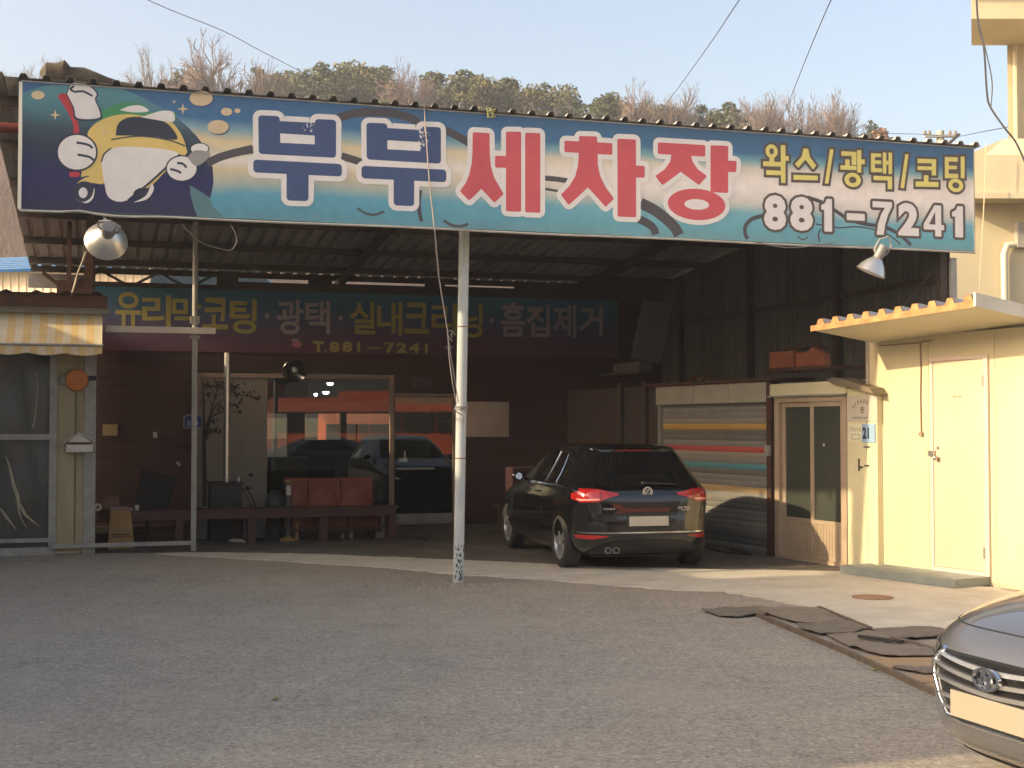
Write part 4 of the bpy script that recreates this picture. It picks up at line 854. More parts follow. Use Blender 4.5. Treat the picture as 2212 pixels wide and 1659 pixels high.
p, q = GAR.px(112,1180,VP), GAR.px(418,1172,VP); m = MB(); m.beam((p[0], VP-.02, p[1]+.0), (q[0]-.02, VP-.02, q[1]), .04, .055); part('low_rail', m, GREYP, tf)

# ================================================================== LEFT BUILDING
gl = lambda x, y, b=VL: GAR.px(x, y, b)
ulr = gl(205, 1190)[0]; ul_f0, ul_f1 = gl(105, 1100)[0], gl(121, 1100)[0]; ulp = gl(180, 1100)[0]
lb = thing('left_building', 'cream panel building with dark plastic-covered windows at the left edge', 'building', GAR, (ulr, VL, 0))
LH = 3.28; DIRTYC = mat('dirty_cream_panel', L(176,164,128), .65, col2=L(150,138,108), scale=2.2, stretch=(1.5,1,.35)); LWH = mat('weathered_white_frame', L(172,170,162), .55, col2=L(140,138,132), scale=5)
m = MB(); us = [ul_f1, ul_f1+.10, ul_f1+.25, ul_f1+.262, ul_f1+.278, ul_f1+.29, ulp-.12, ulp-.108, ulp-.092, ulp-.08, ulp]; dz = [0,0,0,.02,.02,0,0,.02,.02,0,0]
m.grid([[(a, VL+.01+d, z) for a, d in zip(us, dz)] for z in (.03, LH)]); m.box(ul_f1, VL+.04, .03, ulp, VL+.14, LH); part('wall_panel', m, DIRTYC, lb)
part('corner_post', B(ulp, VL-.015, .0, ulr, VL+.16, LH), LWH, lb, .006)
part('side_wall', B(ulr-.05, VL+.16, 0, ulr-.002, VB-.06, LH), DARKBR, lb)
m = MB().box(ul_f0, VL-.02, 0, ul_f1, VL+.08, LH).box(-6, VL-.018, gl(50,950)[1], ul_f0, VL+.06, gl(50,938)[1]).box(-6, VL-.018, 0, ul_f0, VL+.06, .10).box(-6, VL-.012, .17, ul_f0, VL+.05, .22)
part('window_frame', m, LWH, lb)
PLAS = mat('sheeted_dark_window', L(84,86,82), .28, col2=L(62,64,60), scale=1.2, bump=.5, bscale=3, stretch=(2.5,1,.8), spec=.6)
rows = []; r = random.Random(2)
for j in range(25):
    zz = .10+(LH-.1)*j/24; rows.append([(-6+(ul_f0+6)*i/70, VL+.045+.012*sin(i*1.3+j*.33)+.010*sin(i*.5-j*.7)+.006*r.random(), zz) for i in range(71)])
part('plastic_sheet', MB().grid(rows), PLAS, lb, smooth=80)
PLF = mat('milky_plastic_fold', L(168,158,132), .4)
zz_ = zm(0,1100,2.37)
for pts, ww in (([(40,830),(75,930),(105,1060),(135,1150),(150,1280),(200,1380)], [4,16,30,34,12,3]), ([(150,1190),(175,1250),(200,1290),(300,1370)], [4,30,24,4]), ([(0,1230),(50,1300),(125,1395)], [6,26,4]), ([(270,200),(282,330),(262,560),(245,620)], [3,7,8,16])):
    P = [gl(*zz_(*p), VL+.02) for p in pts]; m = MB(); rb = ribbon(smooth2(P, 5), [v*.0014 for v in [ww[min(len(ww)-1, i//5)]*(1-(i%5)/5)+ww[min(len(ww)-1, i//5+1)]*((i%5)/5) for i in range((len(P)-1)*5+1)]])
    m.poly(rb, VL+.012, VL+.016); part('plastic_fold', m, PLF, lb)
part('wall', B(-6, VL+.10, 0, ul_f1, VL+.16, LH), STEEL, lb)
m = MB(); m.v = []; rr = []
ru = [(-6.2+i*.075, .035 if i % 5 == 2 else 0) for i in range(int((ulr+.15+6.2)/.075))]
m.grid([[(a, v, LH+.16+h-.05*(v-VL)) for a, h in ru] for v in (VL-.30, VL+2.2)]); part('roof_sheet', m, RUST, lb)
part('roof_beam', B(-6.2, VL-.26, LH-.0, ulr+.13, VL-.20, LH+.15), RUST, lb); part('roof_beam', B(-6.2, VL-.14, LH-.08, ulr+.16, VL-.02, LH+.0), GREYP, lb)
p = [gl(x, y, VL+.6) for x, y in ((-30,640),(40,640),(118,630),(122,650),(-30,660))]
solo('red_flap', MB().poly(p, VL+.6, VL+.62), mat('red_tarp', L(190,56,60), .6), 'red tarpaulin edge lying on the roof of the left building', 'tarpaulin', GAR, (p[0][0], VL+.6, p[0][1]))
# awning
aw = thing('striped_awning', 'faded yellow and white striped awning with scalloped edge on the left building', 'awning', GAR, (ulr, VL, 2.9))
AW1 = mat('awning_cream', L(220,208,180), .85, col2=L(202,190,160), scale=5); AW2 = mat('awning_yellow', L(220,192,136), .85, col2=L(204,176,122), scale=5)
AB = .62; zt0 = gl(100, 672, VL-.05)[1]; zt1 = gl(100, 742, VL-AB)[1]; zt2 = gl(100, 756, VL-AB)[1]; ua1 = gl(221, 700, VL-.3)[0]
st = .098; n_ = int((ua1+6)/st)
for nm, za, zb2, va, vb in (('canopy_cloth', zt0, zt1, VL-.05, VL-AB), ):
    m = MB(); sag = lambda i, t: -.03*sin(pi*t)*(.8+.2*sin(i*.55)) + .004*sin(i*.9)*sin(pi*t)
    m.grid([[(ua1-i*st, va+(vb-va)*t, za+(zb2-za)*t+sag(i, t)) for i in range(n_+1)] for t in [j/8 for j in range(9)]]); m.mi = [k_ % n_ % 2 for k_ in range(len(m.f))]
    part(nm, m, [AW1, AW2], aw, smooth=70)
    m = MB(); K = 6; f_ = lambda u_: zt2-.035-.032*abs(sin((ua1-u_)/.46*pi)); us = [ua1-i*st/K for i in range(n_*K+1)]
    m.grid([[(a, VL-AB-.012, zt1-.03) for a in us], [(a, VL-AB-.02, f_(a)) for a in us]]); m.mi = [(k_//K+1) % 2 for k_ in range(len(m.f))]
    part('valance', m, [AW1, AW2], aw)
part('front_bar', MB().tube([(-6, VL-AB-.01, zt1-.015), (ua1+.01, VL-AB-.01, zt1-.015)], .018, 8), LWH, aw, smooth=50)
m = MB(); m.add([(ua1, VL-.05, zt0), (ua1, VL-AB, zt1), (ua1, VL-AB, zt2-.03), (ua1, VL-.05, zt2+.10)], [(0,1,2,3)]); o = part('side_cloth', m, AW1, aw); o.modifiers.new('thickness', 'SOLIDIFY').thickness = .002
# things on the left building
c = gl(166, 821, VL-.08); hr = (gl(191,821,VL-.08)[0]-gl(141,821,VL-.08)[0])/2
hr_ = thing('round_alarm_bell', 'orange round wall bell on the cream panel under the awning', 'bell', GAR, (c[0], VL-.08, c[1]))
part('dome', MB().lathe([(hr,0),(hr,.04),(hr*.93,.06),(.001,.062)], (c[0], VL-.02, c[1]), (0,-1,0), 28), mat('orange_enamel', L(212,126,44), .5, col2=L(196,112,40), scale=4), hr_, smooth=40)
part('clip', B(c[0]-hr-.05, VL-.06, c[1]-.05, c[0]-hr+.05, VL-.015, c[1]+.04), GREYP, hr_); part('bracket', B(c[0]+hr-.02, VL-.05, c[1]+.0, c[0]+hr+.1, VL-.016, c[1]+.06), BLACKP, hr_)
mb_ = zm(0,1100,2.37); q = lambda x, y: gl(*mb_(x, y), VL-.12)
mx = thing('mailbox', 'small white house-shaped mailbox on the cream panel of the left building', 'mailbox', GAR, (q(600,800)[0], VL-.12, q(600,800)[1]))
a, b = q(500,810), q(703,740); c = q(598,660); el, er = q(480,738), q(720,730)
part('box', B(a[0], VL-.12, a[1], b[0], VL-.016, b[1]), WHITEP, mx, .004); part('gable', MB().poly([(a[0], b[1]), (b[0], b[1]), (c[0], c[1]-.01)], VL-.115, VL-.016), WHITEP, mx)
m = MB(); m.beam((el[0], VL-.07, el[1]), (c[0]+.006, VL-.07, c[1]), .012, .14, (0,1,0)); m.beam((er[0], VL-.07, er[1]), (c[0]-.006, VL-.071, c[1]), .012, .14, (0,1,0)); part('roof', m, WHITEP, mx)
part('letter_slot', B(a[0]+.012, VL-.1225, b[1]-.02, b[0]-.012, VL-.119, b[1]+.012), RUST, mx); part('name_strip', B(a[0]+.015, VL-.1225, a[1]+.035, a[0]+.05, VL-.119, a[1]+.045), GREYP, mx)

# ================================================================== RIGHT SIDE: SHUTTER, SLIDING DOOR, PANEL
rp = lambda x, y, b=0.0: RW.px(x, y, b)
s0, s1 = rp(1424, 1000)[0], rp(1664, 1000)[0]
zs = rp(1560, 872)[1]; zh = rp(1560, 829)[1]
st_ = thing('storage_room', 'low storage room with a striped roller shutter on the right of the bay', 'building', RW, (s0, 0, 0))
cols = [(1.0, L(150,140,122)), (.0, L(126,114,98))]
SLG = [mat('slat_taupe', L(146,144,138), .6, col2=L(134,131,124), scale=3), mat('slat_umber', L(120,118,112), .6, col2=L(110,107,101), scale=3), mat('slat_pale', L(162,156,142), .55, col2=L(154,146,130), scale=3)]
SLC = dict(y=mat('slat_yellow', L(206,164,88), .55), r=mat('slat_red', L(196,88,82), .55), b=mat('slat_blue', L(92,152,164), .55), t=mat('slat_tan', L(202,172,126), .55))
sht = part('shutter', B(s0+.05, .045, 0, s1, .055, zs), SLG[1], st_)
z = .02; sh = .078; ztone = [(rp(1600, 919.5)[1], 'y'), (rp(1600, 967.5)[1], 'r'), (rp(1600, 1014)[1], 'b'), (rp(1600, 1063)[1], 't')]
i = 0
while z < zs-.01:
    zc = z+sh/2; mt = SLG[(0, 1, 1, 0, 2, 0)[i % 6]]
    for zz, k_ in ztone:
        if abs(zc-zz) < sh*.52: mt = SLC[k_]
    m = MB(); n = 5
    m.grid([[(s0+.05, (.043-.009*sin(pi*j/n)**.7), z+sh*j/n), (s1, (.043-.009*sin(pi*j/n)**.7), z+sh*j/n)] for j in range(n+1)]); part('slat', m, mt, sht, smooth=40)
    z += sh; i += 1
part('shutter_housing', B(s0-.02, -.05, zs, s1, .35, zh), mat('shutter_box_metal', L(186,180,166), .5, col2=L(164,158,144), scale=1.6), st_, .015)
xj = [rp(1505, 850)[0], rp(1580, 850)[0]]
for a in xj: part('box_joint', B(a-.006, -.0535, zs+.004, a+.006, -.0505, zh-.004), GREYP, st_)
part('guide_rail', B(s0-.02, -.012, 0, s0+.05, .08, zs), LWH, st_)
d0, d1 = rp(1664, 1000)[0], rp(1680, 1000)[0]
part('door_post', B(s1, -.06, 0, d0+.10, .1, rp(1672, 826)[1]), RUST, st_)
part('roof_edge', B(s0-.35, -.10, zh+.004, d1+.0, .6, zh+.05), RUST, st_)
m = MB()
for x, y0, y1 in ((1487, 828, 815), (1512, 828, 813)): 
    p, q = rp(x, y0, -.1), rp(x+26, y1, .3); m.tube([(p[0], -.1, p[1]+.02), ((p[0]+q[0])/2-.02, .1, q[1]-.01), (q[0], .3, q[1])], .014, 6)
part('roof_rib', m, mat('rust_orange_pipe', L(170,96,56), .7), st_)
m = MB(); m.box(s0-3.2, .02, 0, s0-.03, .1, zh+.02); part('wall', m, STEEL, st_)
for x in (1342, 1395): a = rp(x, 1000)[0]; part('pilaster', B(a-.06, -.04, 0, a+.06, .019, zh+.1), STEEL, st_)
part('light_switch_box', B(rp(1668,1000)[0]-.03, -.10, rp(1668,985)[1], rp(1674,1000)[0], -.0605, rp(1668,962)[1]), LWH, st_)
part('side_wall', B(s0-3.2, .101, 0, rp(1900,1000)[0], .16, zh-.02), SHEETD, st_)
# shelf and dark junk at the back
a0_, a1_ = rp(1327, 815, .0)[0], rp(1420, 815, .0)[0]; zq = rp(1380, 806)[1]
part('shelf', B(a0_+.05, -.3, zq-.02, a1_-.06, .018, zq), STEEL, st_)
solo('storage_bundle', MB().box(a0_+.4, -.25, zq+.002, a0_+1.3, -.02, zq+.16), mat('striped_grey_bundle', L(96,88,80), .8, col2=L(70,64,60), scale=9, stretch=(5,1,1)), 'dim grey bundle lying on a shelf in the dark back corner of the bay', 'bundle', RW, (a0_+.6, -.1, zq), bev=.03)
zl_ = rp(1380, 760)[1]; o = MB().beam((a0_+1.3, -.15, zq+.17), (a0_+1.42, -.01, zq+1.05), .5, .03, (1,0,0))
solo('leaning_board', o, mat('dull_board', (.10,.095,.085), .8), 'dim grey board leaning upright above the shelf in the dark corner', 'board', RW, (a0_+1.3, -.1, zq))
# sliding door
e0_, e1_ = rp(1680, 1000)[0], rp(1834, 1000)[0]; zd = rp(1757, 856)[1]; zk = rp(1757, 1122)[1]; zli = rp(1757, 826)[1]
sd_ = thing('sliding_door', 'beige two-leaf sliding door with dark glass beside the roller shutter', 'door', RW, (e0_, 0, 0))
BG = mat('beige_door_paint', L(184,164,138), .55, col2=L(168,148,124), scale=4); DGL = mat('dusty_dark_glass', L(78,80,70), .22, col2=L(66,70,64), scale=1.4, spec=.7)
part('lintel', B(e0_-.1, -.06, zd+.02, e1_+.02, .06, zli), CREAM, sd_, .006); part('lintel_trim', B(e0_-.1, -.09, zd, e1_+.02, .06, zd+.02), LWH, sd_)
part('frame', MB().box(e0_-.02, -.04, 0, e0_+.08, .09, zd).box(e1_-.07, -.04, 0, e1_, .09, zd).box(e0_+.08, -.04, zd-.07, e1_-.07, .09, zd).box(e0_+.08, -.04, 0, e1_-.07, .09, .05), BG, sd_, .004)
em = rp(1757, 1000)[0]
for k_, (a, b, bb) in enumerate(((e0_+.081, em+.03, .03), (em-.03, e1_-.071, -.01))):
    lf = part('leaf', MB().box(a, bb-.015, .052, a+.07, bb+.015, zd-.072).box(b-.06, bb-.015, .052, b, bb+.015, zd-.072).box(a+.07, bb-.015, zk-.05, b-.06, bb+.015, zk).box(a+.07, bb-.015, zd-.13, b-.06, bb+.015, zd-.072).box(a+.07, bb-.015, .052, b-.06, bb+.015, .10), BG, sd_, .003)
    part('pane', B(a+.07, bb-.004, zk, b-.06, bb+.004, zd-.13), DGL, lf)
    nb_ = 9; ww = (b-a-.13)/nb_
    for q in range(nb_): part('kick_slat', B(a+.07+q*ww+.003, bb-.010, .10, a+.07+(q+1)*ww-.003, bb+.006, zk-.05), BG, lf)
    part('kick_backing', B(a+.07, bb-.002, .10, b-.06, bb+.010, zk-.05), RUST, lf)
p = rp(1779, 961, -.02); part('sticker', MB().poly([(p[0]+.02*cos(t), p[1]+.02*sin(t)) for t in [k_*pi/5 for k_ in range(10)]], -.0165, -.015), WHITEP, sd_)
# white panel with notices
w0, w1 = rp(1835, 1000)[0], rp(1900, 1000)[0]
wp = thing('door_side_panel', 'cream wall panel between the sliding door and the corner of the shed', 'wall panel', RW, (w0, 0, 0))
part('panel', B(w0, -.03, .0, w1, .1, rp(1860, 838)[1]), CREAM, wp); zn = zm(2650,1230,6.144)
n2 = lambda x, y: rp(*zn(x, y), -.036)
a, b = n2(325, 700), n2(900, 180)
nt_ = thing('round_emblem_notice', 'pale notice plate with an arched line of small letters over a round emblem', 'notice', RW, (a[0], -.036, a[1]))
part('plate', B(a[0], -.040, a[1], b[0], -.031, b[1]), mat('grey_white_plate', L(198,188,172), .5), nt_); INKD = mat('notice_ink', L(70,64,54), .7)
m = MB()
for i, (x, y) in enumerate(((430,415),(475,375),(528,330),(585,305),(645,305),(705,325))):
    p = n2(x, y); an = radians((50,38,22,4,-8,-22)[i]); t = glyph_marks(i, -.021, -.026, .021, .026); m.add([(p[0]+v[0]*cos(an)-v[2]*sin(an), -.0412, p[1]+v[0]*sin(an)+v[2]*cos(an)) for v in t.v], t.f)
for i in range(7): 
    p, q = n2(415+i*45, 650), n2(450+i*45, 600); t = glyph_marks(i+3, p[0], p[1], q[0], q[1]); m.add(t.v, t.f)
c = n2(610, 472); m.ring(c, (.032,.040), (.024,.031), -.0414, -.0404); m.poly([(c[0], c[1]+.03), (c[0]-.02, c[1]-.016), (c[0], c[1]-.004), (c[0]+.02, c[1]-.016)], -.0416, -.0404); m.poly([(c[0]-.012, c[1]-.026), (c[0]+.012, c[1]-.026), (c[0], c[1]-.036)], -.0416, -.0404)
part('print', m, INKD, nt_)
a, b = n2(345, 1090), n2(608, 750)
yn = thing('small_yellow_notice', 'small yellowish notice with faint green print beside the number 21 plate', 'notice', RW, (a[0], -.036, a[1]))
part('plate', B(a[0], -.044, a[1], b[0], -.031, b[1]), mat('pale_yellow_plate', L(226,222,190), .5), yn); m = MB()
for i in range(5): p, q = n2(365+i*46, 900), n2(402+i*46, 795); t = glyph_marks(i+9, p[0], p[1], q[0], q[1]); m.add([(v[0], v[1]-.004, v[2]) for v in t.v], t.f)
p, q = n2(400, 1050), n2(565, 945); m.ring(((p[0]+q[0])/2, (p[1]+q[1])/2), ((q[0]-p[0])/2, (q[1]-p[1])/2), ((q[0]-p[0])/2-.008, (q[1]-p[1])/2-.008), -.0455, -.0445, 28, 9)
part('print', m, mat('faded_green_ink', L(146,156,138), .7), yn)
a, b = n2(612, 1105), n2(860, 745)
np_ = thing('number_plate_sign', 'light blue plate with the dark number 21 by the shed corner', 'number sign', RW, (a[0], -.036, a[1]))
part('plate', B(a[0], -.046, a[1], b[0], -.031, b[1]), mat('pale_blue_plate', L(150,180,206), .5), np_); m = MB(); p, q = n2(622, 1038), n2(700, 808); text_in(m, '2', (p[0], p[1], q[0], q[1]), -.0472, .05); p, q = n2(724, 1036), n2(752, 812); text_in(m, '1', (p[0], p[1], q[0], q[1]), -.0472, .03); part('digit', m, mat('navy_ink', L(40,42,58), .6), np_)
m = MB()
for x0, y0, x1, y1 in ((640,1208,745,1182),(533,1660,550,1425),(572,1610,608,1575),(650,1575,735,1550)): p, q = n2(x0, y0), n2(x1, y1); m.box(p[0], -.044, p[1], q[0], -.0302, q[1])
part('hasp', m, STEEL, wp)
# orange boxes on the storage roof
zr = rp(1720, 812, .3)[1]; zr = max(zr, zli+.002)
def rust_box(x0, x1, ytop, ybot, b0, b1, label, cut=None):
    a, b = rp(x0, ybot, b0), rp(x1, ytop, b0); pts = [(a[0], zr+.10), (b[0], zr+.10), (b[0], b[1]), (a[0], b[1])]
    if cut: pts = [(a[0], zr+.10), (b[0], zr+.10), (b[0]-.02, zr+.24), (a[0]+(b[0]-a[0])*.55, zr+.34), (a[0]+(b[0]-a[0])*.4, b[1]), (a[0], b[1])]
    m = MB(); m.poly(pts, b0, b1); return solo('carton', m, mat('orange_carton', L(160,92,60), .8, col2=L(132,76,52), scale=4), label, 'carton', RW, (a[0], b0, zr+.1), bev=.004)
rust_box(1662, 1714, 757, 800, .02, .10, 'left orange-brown carton standing on the plank over the storage room')
rust_box(1719, 1782, 757, 800, .02, .11, 'torn orange-brown carton right of the other one over the storage room', True)
p, q = rp(1655, 812, .0), rp(1798, 805, .0)
pk = solo('brown_plank', B(p[0], -.02, zr+.05, q[0], .5, zr+.097), RUST, 'brown plank under the orange cartons on top of the storage room', 'plank', RW, (p[0], 0, zr), bev=.004)
a, b = rp(1700, 752, .1), rp(1752, 747, .1); solo('small_board', B(a[0], .05, a[1]-.02, b[0], .35, a[1]+.015), RUST, 'small brown board lying across the tops of the orange cartons', 'board', RW, (a[0], .1, a[1]), bev=.003)
m = MB(); r = random.Random(4)
pts = [rp(x, y, -.15) for x, y in ((1795,815),(1830,822),(1880,838),(1888,852),(1840,838),(1800,830),(1785,822))]; m.poly(pts, -.16, .2); solo('tarp_scrap', m, mat('grey_brown_tarp', L(120,108,88), .9), 'ragged grey-brown tarp hanging over the cream panel above the notices', 'tarpaulin', RW, (pts[0][0], 0, pts[0][1]), bev=.01)
pts = [(1540,1186,-.12),(1580,1190,-.3),(1620,1193,-.35),(1652,1191,-.2),(1630,1188,-.12),(1590,1186,-.1)]
P = [RW.w(rp(x, y)[0], b, .016) for x, y, b in pts]; solo('rubber_hose', MB().tube(P, .014, 6), RUBBER, 'black rubber hose looped on the floor before the roller shutter', 'hose', WORLD, (P[0].x, P[0].y, 0))

# ================================================================== PANEL SHED ON THE RIGHT
sp_ = lambda x, y, b=0.0: SH.px(x, y, b)
shd = thing('panel_shed', 'cream panel shed with a white steel door on the sunny right side', 'shed', SH, (0, 0, 0))
zw0, zw1 = 2.74, 2.86
PANEL = mat('pale_cream_panel', L(218,206,170), .5, col2=L(204,190,152), scale=1.6, stretch=(2.2,1,.35), contrast=.9)
jx = [0.0, sp_(2008,900)[0]-.01, sp_(2145,900)[0]+.03, 2.9, 3.9, 4.9]
for a, b in zip(jx, jx[1:]): part('wall_panel', B(a+.002, 0, .04, b-.002, .1, 2.74), PANEL, shd)
part('end_wall', B(.0, .101, 0, .1, 2.4, 2.7), PANEL, shd); part('footing', B(0, -.006, 0, 4.9, .1, .04), mat('pinkish_footing', L(206,186,156), .8, col2=L(188,166,138), scale=5), shd)
part('corner_post', B(sp_(1880,1000)[0], -.06, 0, -.002, .16, 2.74), mat('white_post_paint', L(206,202,198), .5, col2=L(190,184,178), scale=3), shd, .006)
c0, c1 = sp_(2013,1000)[0], sp_(2139,1000)[0]; zb_ = sp_(2075, 1238)[1]; zt_ = sp_(2075, 769)[1]
FRMW = mat('pinkish_white_frame', L(214,196,180), .5); part('door_frame', MB().box(c0, -.03, zb_, c0+.045, -.001, zt_).box(c1-.06, -.03, zb_, c1, -.001, zt_).box(c0+.045, -.03, zt_-.045, c1-.06, -.001, zt_).box(c0+.045, -.03, zb_, c1-.06, -.001, zb_+.045), FRMW, shd, .004)
dd = part('door', B(c0+.048, -.022, zb_+.048, c1-.063, -.002, zt_-.048), mat('warm_white_door', L(218,194,168), .45, col2=L(206,180,152), scale=1.4, stretch=(1,1,.5), contrast=.9), shd, .003)
p = sp_(2014, 985, -.06); m = MB(); m.sphere((c0+.11, -.07, p[1]-.02), .030); m.tube([(c0+.11, -.022, p[1]-.02), (c0+.11, -.06, p[1]-.02)], .014); m.box(c0-.01, -.055, p[1]+.0, c0+.075, -.031, p[1]+.06); m.lathe([(.018,0),(.018,.006),(.001,.006)], (c0+.11, -.022, p[1]+.09), (0,-1,0)); part('handle', m, ALU, dd, smooth=50)
for z in (zb_+.25, zt_-.28): part('hinge', MB().tube([(c1-.062, -.034, z-.06), (c1-.062, -.034, z+.06)], .011, 8), ALU, dd, smooth=40)
p, q = sp_(2057, 860, -.023), sp_(2080, 852, -.023); m = MB()
for i in range(2): t = glyph_marks(i+20, p[0]+(q[0]-p[0])*i*.52, p[1], p[0]+(q[0]-p[0])*(i*.52+.44), q[1]); m.add([(v[0], v[1]+.0412-.0235, v[2]) for v in t.v], t.f)
part('faded_letters', m, mat('faded_red_ink', L(206,110,96), .7), dd)
# roof
Fk, Nk = sp_(1757, 714, -.95), sp_(2110, 661, -.95); slp = -.12
def rzs(a, b): return Fk[1] + (Nk[1]-Fk[1])*(a-Fk[0])/(Nk[0]-Fk[0]) + slp*(b+.95)
m = MB(); A0, A1 = Fk[0], Nk[0]
for b in (-.95, 2.4): pass
m.add([(A0,-.95,rzs(A0,-.95)), (A1,-.95,rzs(A1,-.95)), (A1,2.4,rzs(A1,2.4)), (A0,2.4,rzs(A0,2.4)), (A0,-.95,rzs(A0,-.95)+.05), (A1,-.95,rzs(A1,-.95)+.05), (A1,2.4,rzs(A1,2.4)+.05), (A0,2.4,rzs(A0,2.4)+.05)], [(0,3,2,1),(4,5,6,7),(0,1,5,4),(1,2,6,5),(2,3,7,6),(3,0,4,7)])
part('roof_panel', m, mat('soffit_cream', L(214,206,176), .6, col2=L(198,190,160), scale=1.4, stretch=(1,.3,1)), shd)
pit = (A1-A0)/10.0; pr = []
for i in range(10): b0 = A0+i*pit; pr += [(b0, 0), (b0+pit*.42, 0), (b0+pit*.54, .062), (b0+pit*.84, .062), (b0+pit*.96, 0)]
pr.append((A1, 0))
m = MB(); m.grid([[(a, b, rzs(a, b)+.053+h) for a, h in pr] for b in (-.985, 2.4)]); o = part('roof_sheet', m, mat('weathered_blue_sheet', L(170,176,186), .5, col2=L(190,160,130), scale=4), shd); 
m = MB(); m.v = [(a, -.99, rzs(a, -.95)+.053+h) for a, h in pr] + [(a, -.99, rzs(a, -.95)-.012) for a, h in pr]; n = len(pr); m.f = [(i, i+1, n+i+1, n+i) for i in range(n-1)]; m.mi = [0]*(n-1); o = part('rusty_edge', m, mat('orange_rust_edge', L(206,158,104), .8, col2=L(150,100,62), scale=6, stretch=(1,1,2)), shd); o.modifiers.new('thickness', 'SOLIDIFY').thickness = .004
m = MB(); m.add([(A1, -1.0, rzs(A1,-.95)-.005), (A1+.03, -1.0, rzs(A1,-.95)-.005), (A1+.03, 2.4, rzs(A1,2.4)-.005), (A1, 2.4, rzs(A1,2.4)-.005), (A1, -1.0, rzs(A1,-.95)+.13), (A1+.03, -1.0, rzs(A1,-.95)+.13), (A1+.03, 2.4, rzs(A1,2.4)+.13), (A1, 2.4, rzs(A1,2.4)+.13)], [(0,3,2,1),(4,5,6,7),(0,1,5,4),(1,2,6,5),(2,3,7,6),(3,0,4,7)]); part('verge_board', m, WHITEP, shd)
P3 = [(1988,738,0),(1989,800,0),(1988,860,0),(1990,938,0)]
q = [sp_(x, y, -.012) for x, y, _ in P3]; m = MB(); m.tube([(sp_(1898,747,-.012)[0], -.012, sp_(1898,747,-.012)[1]), (sp_(1980,741,-.012)[0], -.012, sp_(1980,741,-.012)[1]), (sp_(2013,735,-.012)[0], -.012, sp_(2013,735,-.012)[1])], .007, 6); m.tube([(p[0], -.012, p[1]) for p in q], .008, 6); m.box(q[-1][0]-.025, -.03, q[-1][1]-.02, q[-1][0]+.025, -.001, q[-1][1]+.02)
solo('wall_cable', m, mat('brown_cable', L(150,128,104), .6), 'brown cable hanging down the cream shed wall left of its door', 'cable', SH, (q[0][0], 0, q[0][1]))
# step in front of the door
k0, k1 = SH.loc(G(1890, 1262)), SH.loc(G(2117, 1272))
stp = thing('step_grating', 'low blue-grey slatted step lying in front of the shed door', 'step', SH, (.35, -.3, 0)); STP = mat('blue_grey_step', L(150,156,148), .6, col2=L(128,134,128), scale=4)
sa, sb = .05, 1.72
part('frame', MB().box(sa, -.55, .012, sb, -.50, .105).box(sa, -.06, .012, sb, -.01, .105).box(sa, -.50, .012, sa+.05, -.06, .105).box(sb-.05, -.50, .012, sb, -.06, .105), STP, stp, .006)
for i in range(9): part('slat', B(sa+.052, -.495+i*.048, .06, sb-.052, -.462+i*.048, .10), STP, stp)
part('tray', B(sa+.05, -.5, .014, sb-.05, -.06, .03), RUST, stp)

# ================================================================== GROUND DETAILS
zg = zm(2200,1850,2.079); gg = lambda x, y, z=0.0: G(*zg(x, y), z)
c = gg(1210,122); rx = (gg(1345,122)-c).length
mh = thing('manhole_lid', 'round rusty manhole lid set in the pale concrete near the step', 'manhole lid', WORLD, (c.x, c.y, 0))
MHM = mat('rusty_iron_lid', L(168,132,100), .8, col2=L(130,104,82), scale=12, bump=.3); part('ring', MB().lathe([(rx*.90,.012),(rx*.90,.019),(rx,.019),(rx,.012)], (c.x, c.y, 0), n=36), MHM, mh)
m = MB(); m.lathe([(.001,.018),(rx*.88,.018),(rx*.88,.012)], (c.x, c.y, 0), n=36); part('lid', m, MHM, mh)
MATR = [mat('worn_rubber_mat', L(134,124,110,.85), .85, col2=L(112,103,91,.85), scale=5, bump=.4, bscale=25), mat('dusty_rubber_mat', L(148,137,120,.85), .85, col2=L(124,114,99,.85), scale=5, bump=.4, bscale=25)]
mats_ = [([(70,205),(120,212),(190,196),(300,192),(420,190),(470,208),(510,235),(430,240),(350,250),(280,253),(190,246),(130,225)], 'curled rubber mat at the far left end of the mat strip'),
 ([(425,191),(540,194),(640,193),(850,196),(940,236),(1040,288),(880,300),(700,292),(600,262),(515,236)], 'rubber mat next to the curled end mat, beside the concrete edge'),
 ([(705,316),(860,304),(1050,290),(1190,340),(1100,362),(1000,371),(860,370),(770,348)], 'dark rubber mat in the middle of the mat strip'),
 ([(905,374),(1050,366),(1190,346),(1270,366),(1350,400),(1290,432),(1240,444),(1060,456)], 'dusty rubber mat lying over the middle of the drain channel'),
 ([(1195,338),(1400,330),(1600,324),(1700,346),(1740,386),(1560,392),(1460,400),(1350,400)], 'rubber mat spread sideways onto the concrete near the grey car'),
 ([(1060,456),(1220,440),(1400,446),(1560,470),(1700,495),(1640,520),(1330,524),(1180,490)], 'rubber mat lying over the plywood just left of the grey car'),
 ([(1340,590),(1470,588),(1660,596),(1720,640),(1560,632)], 'narrow dark rubber mat wedged by the grey car bumper')]
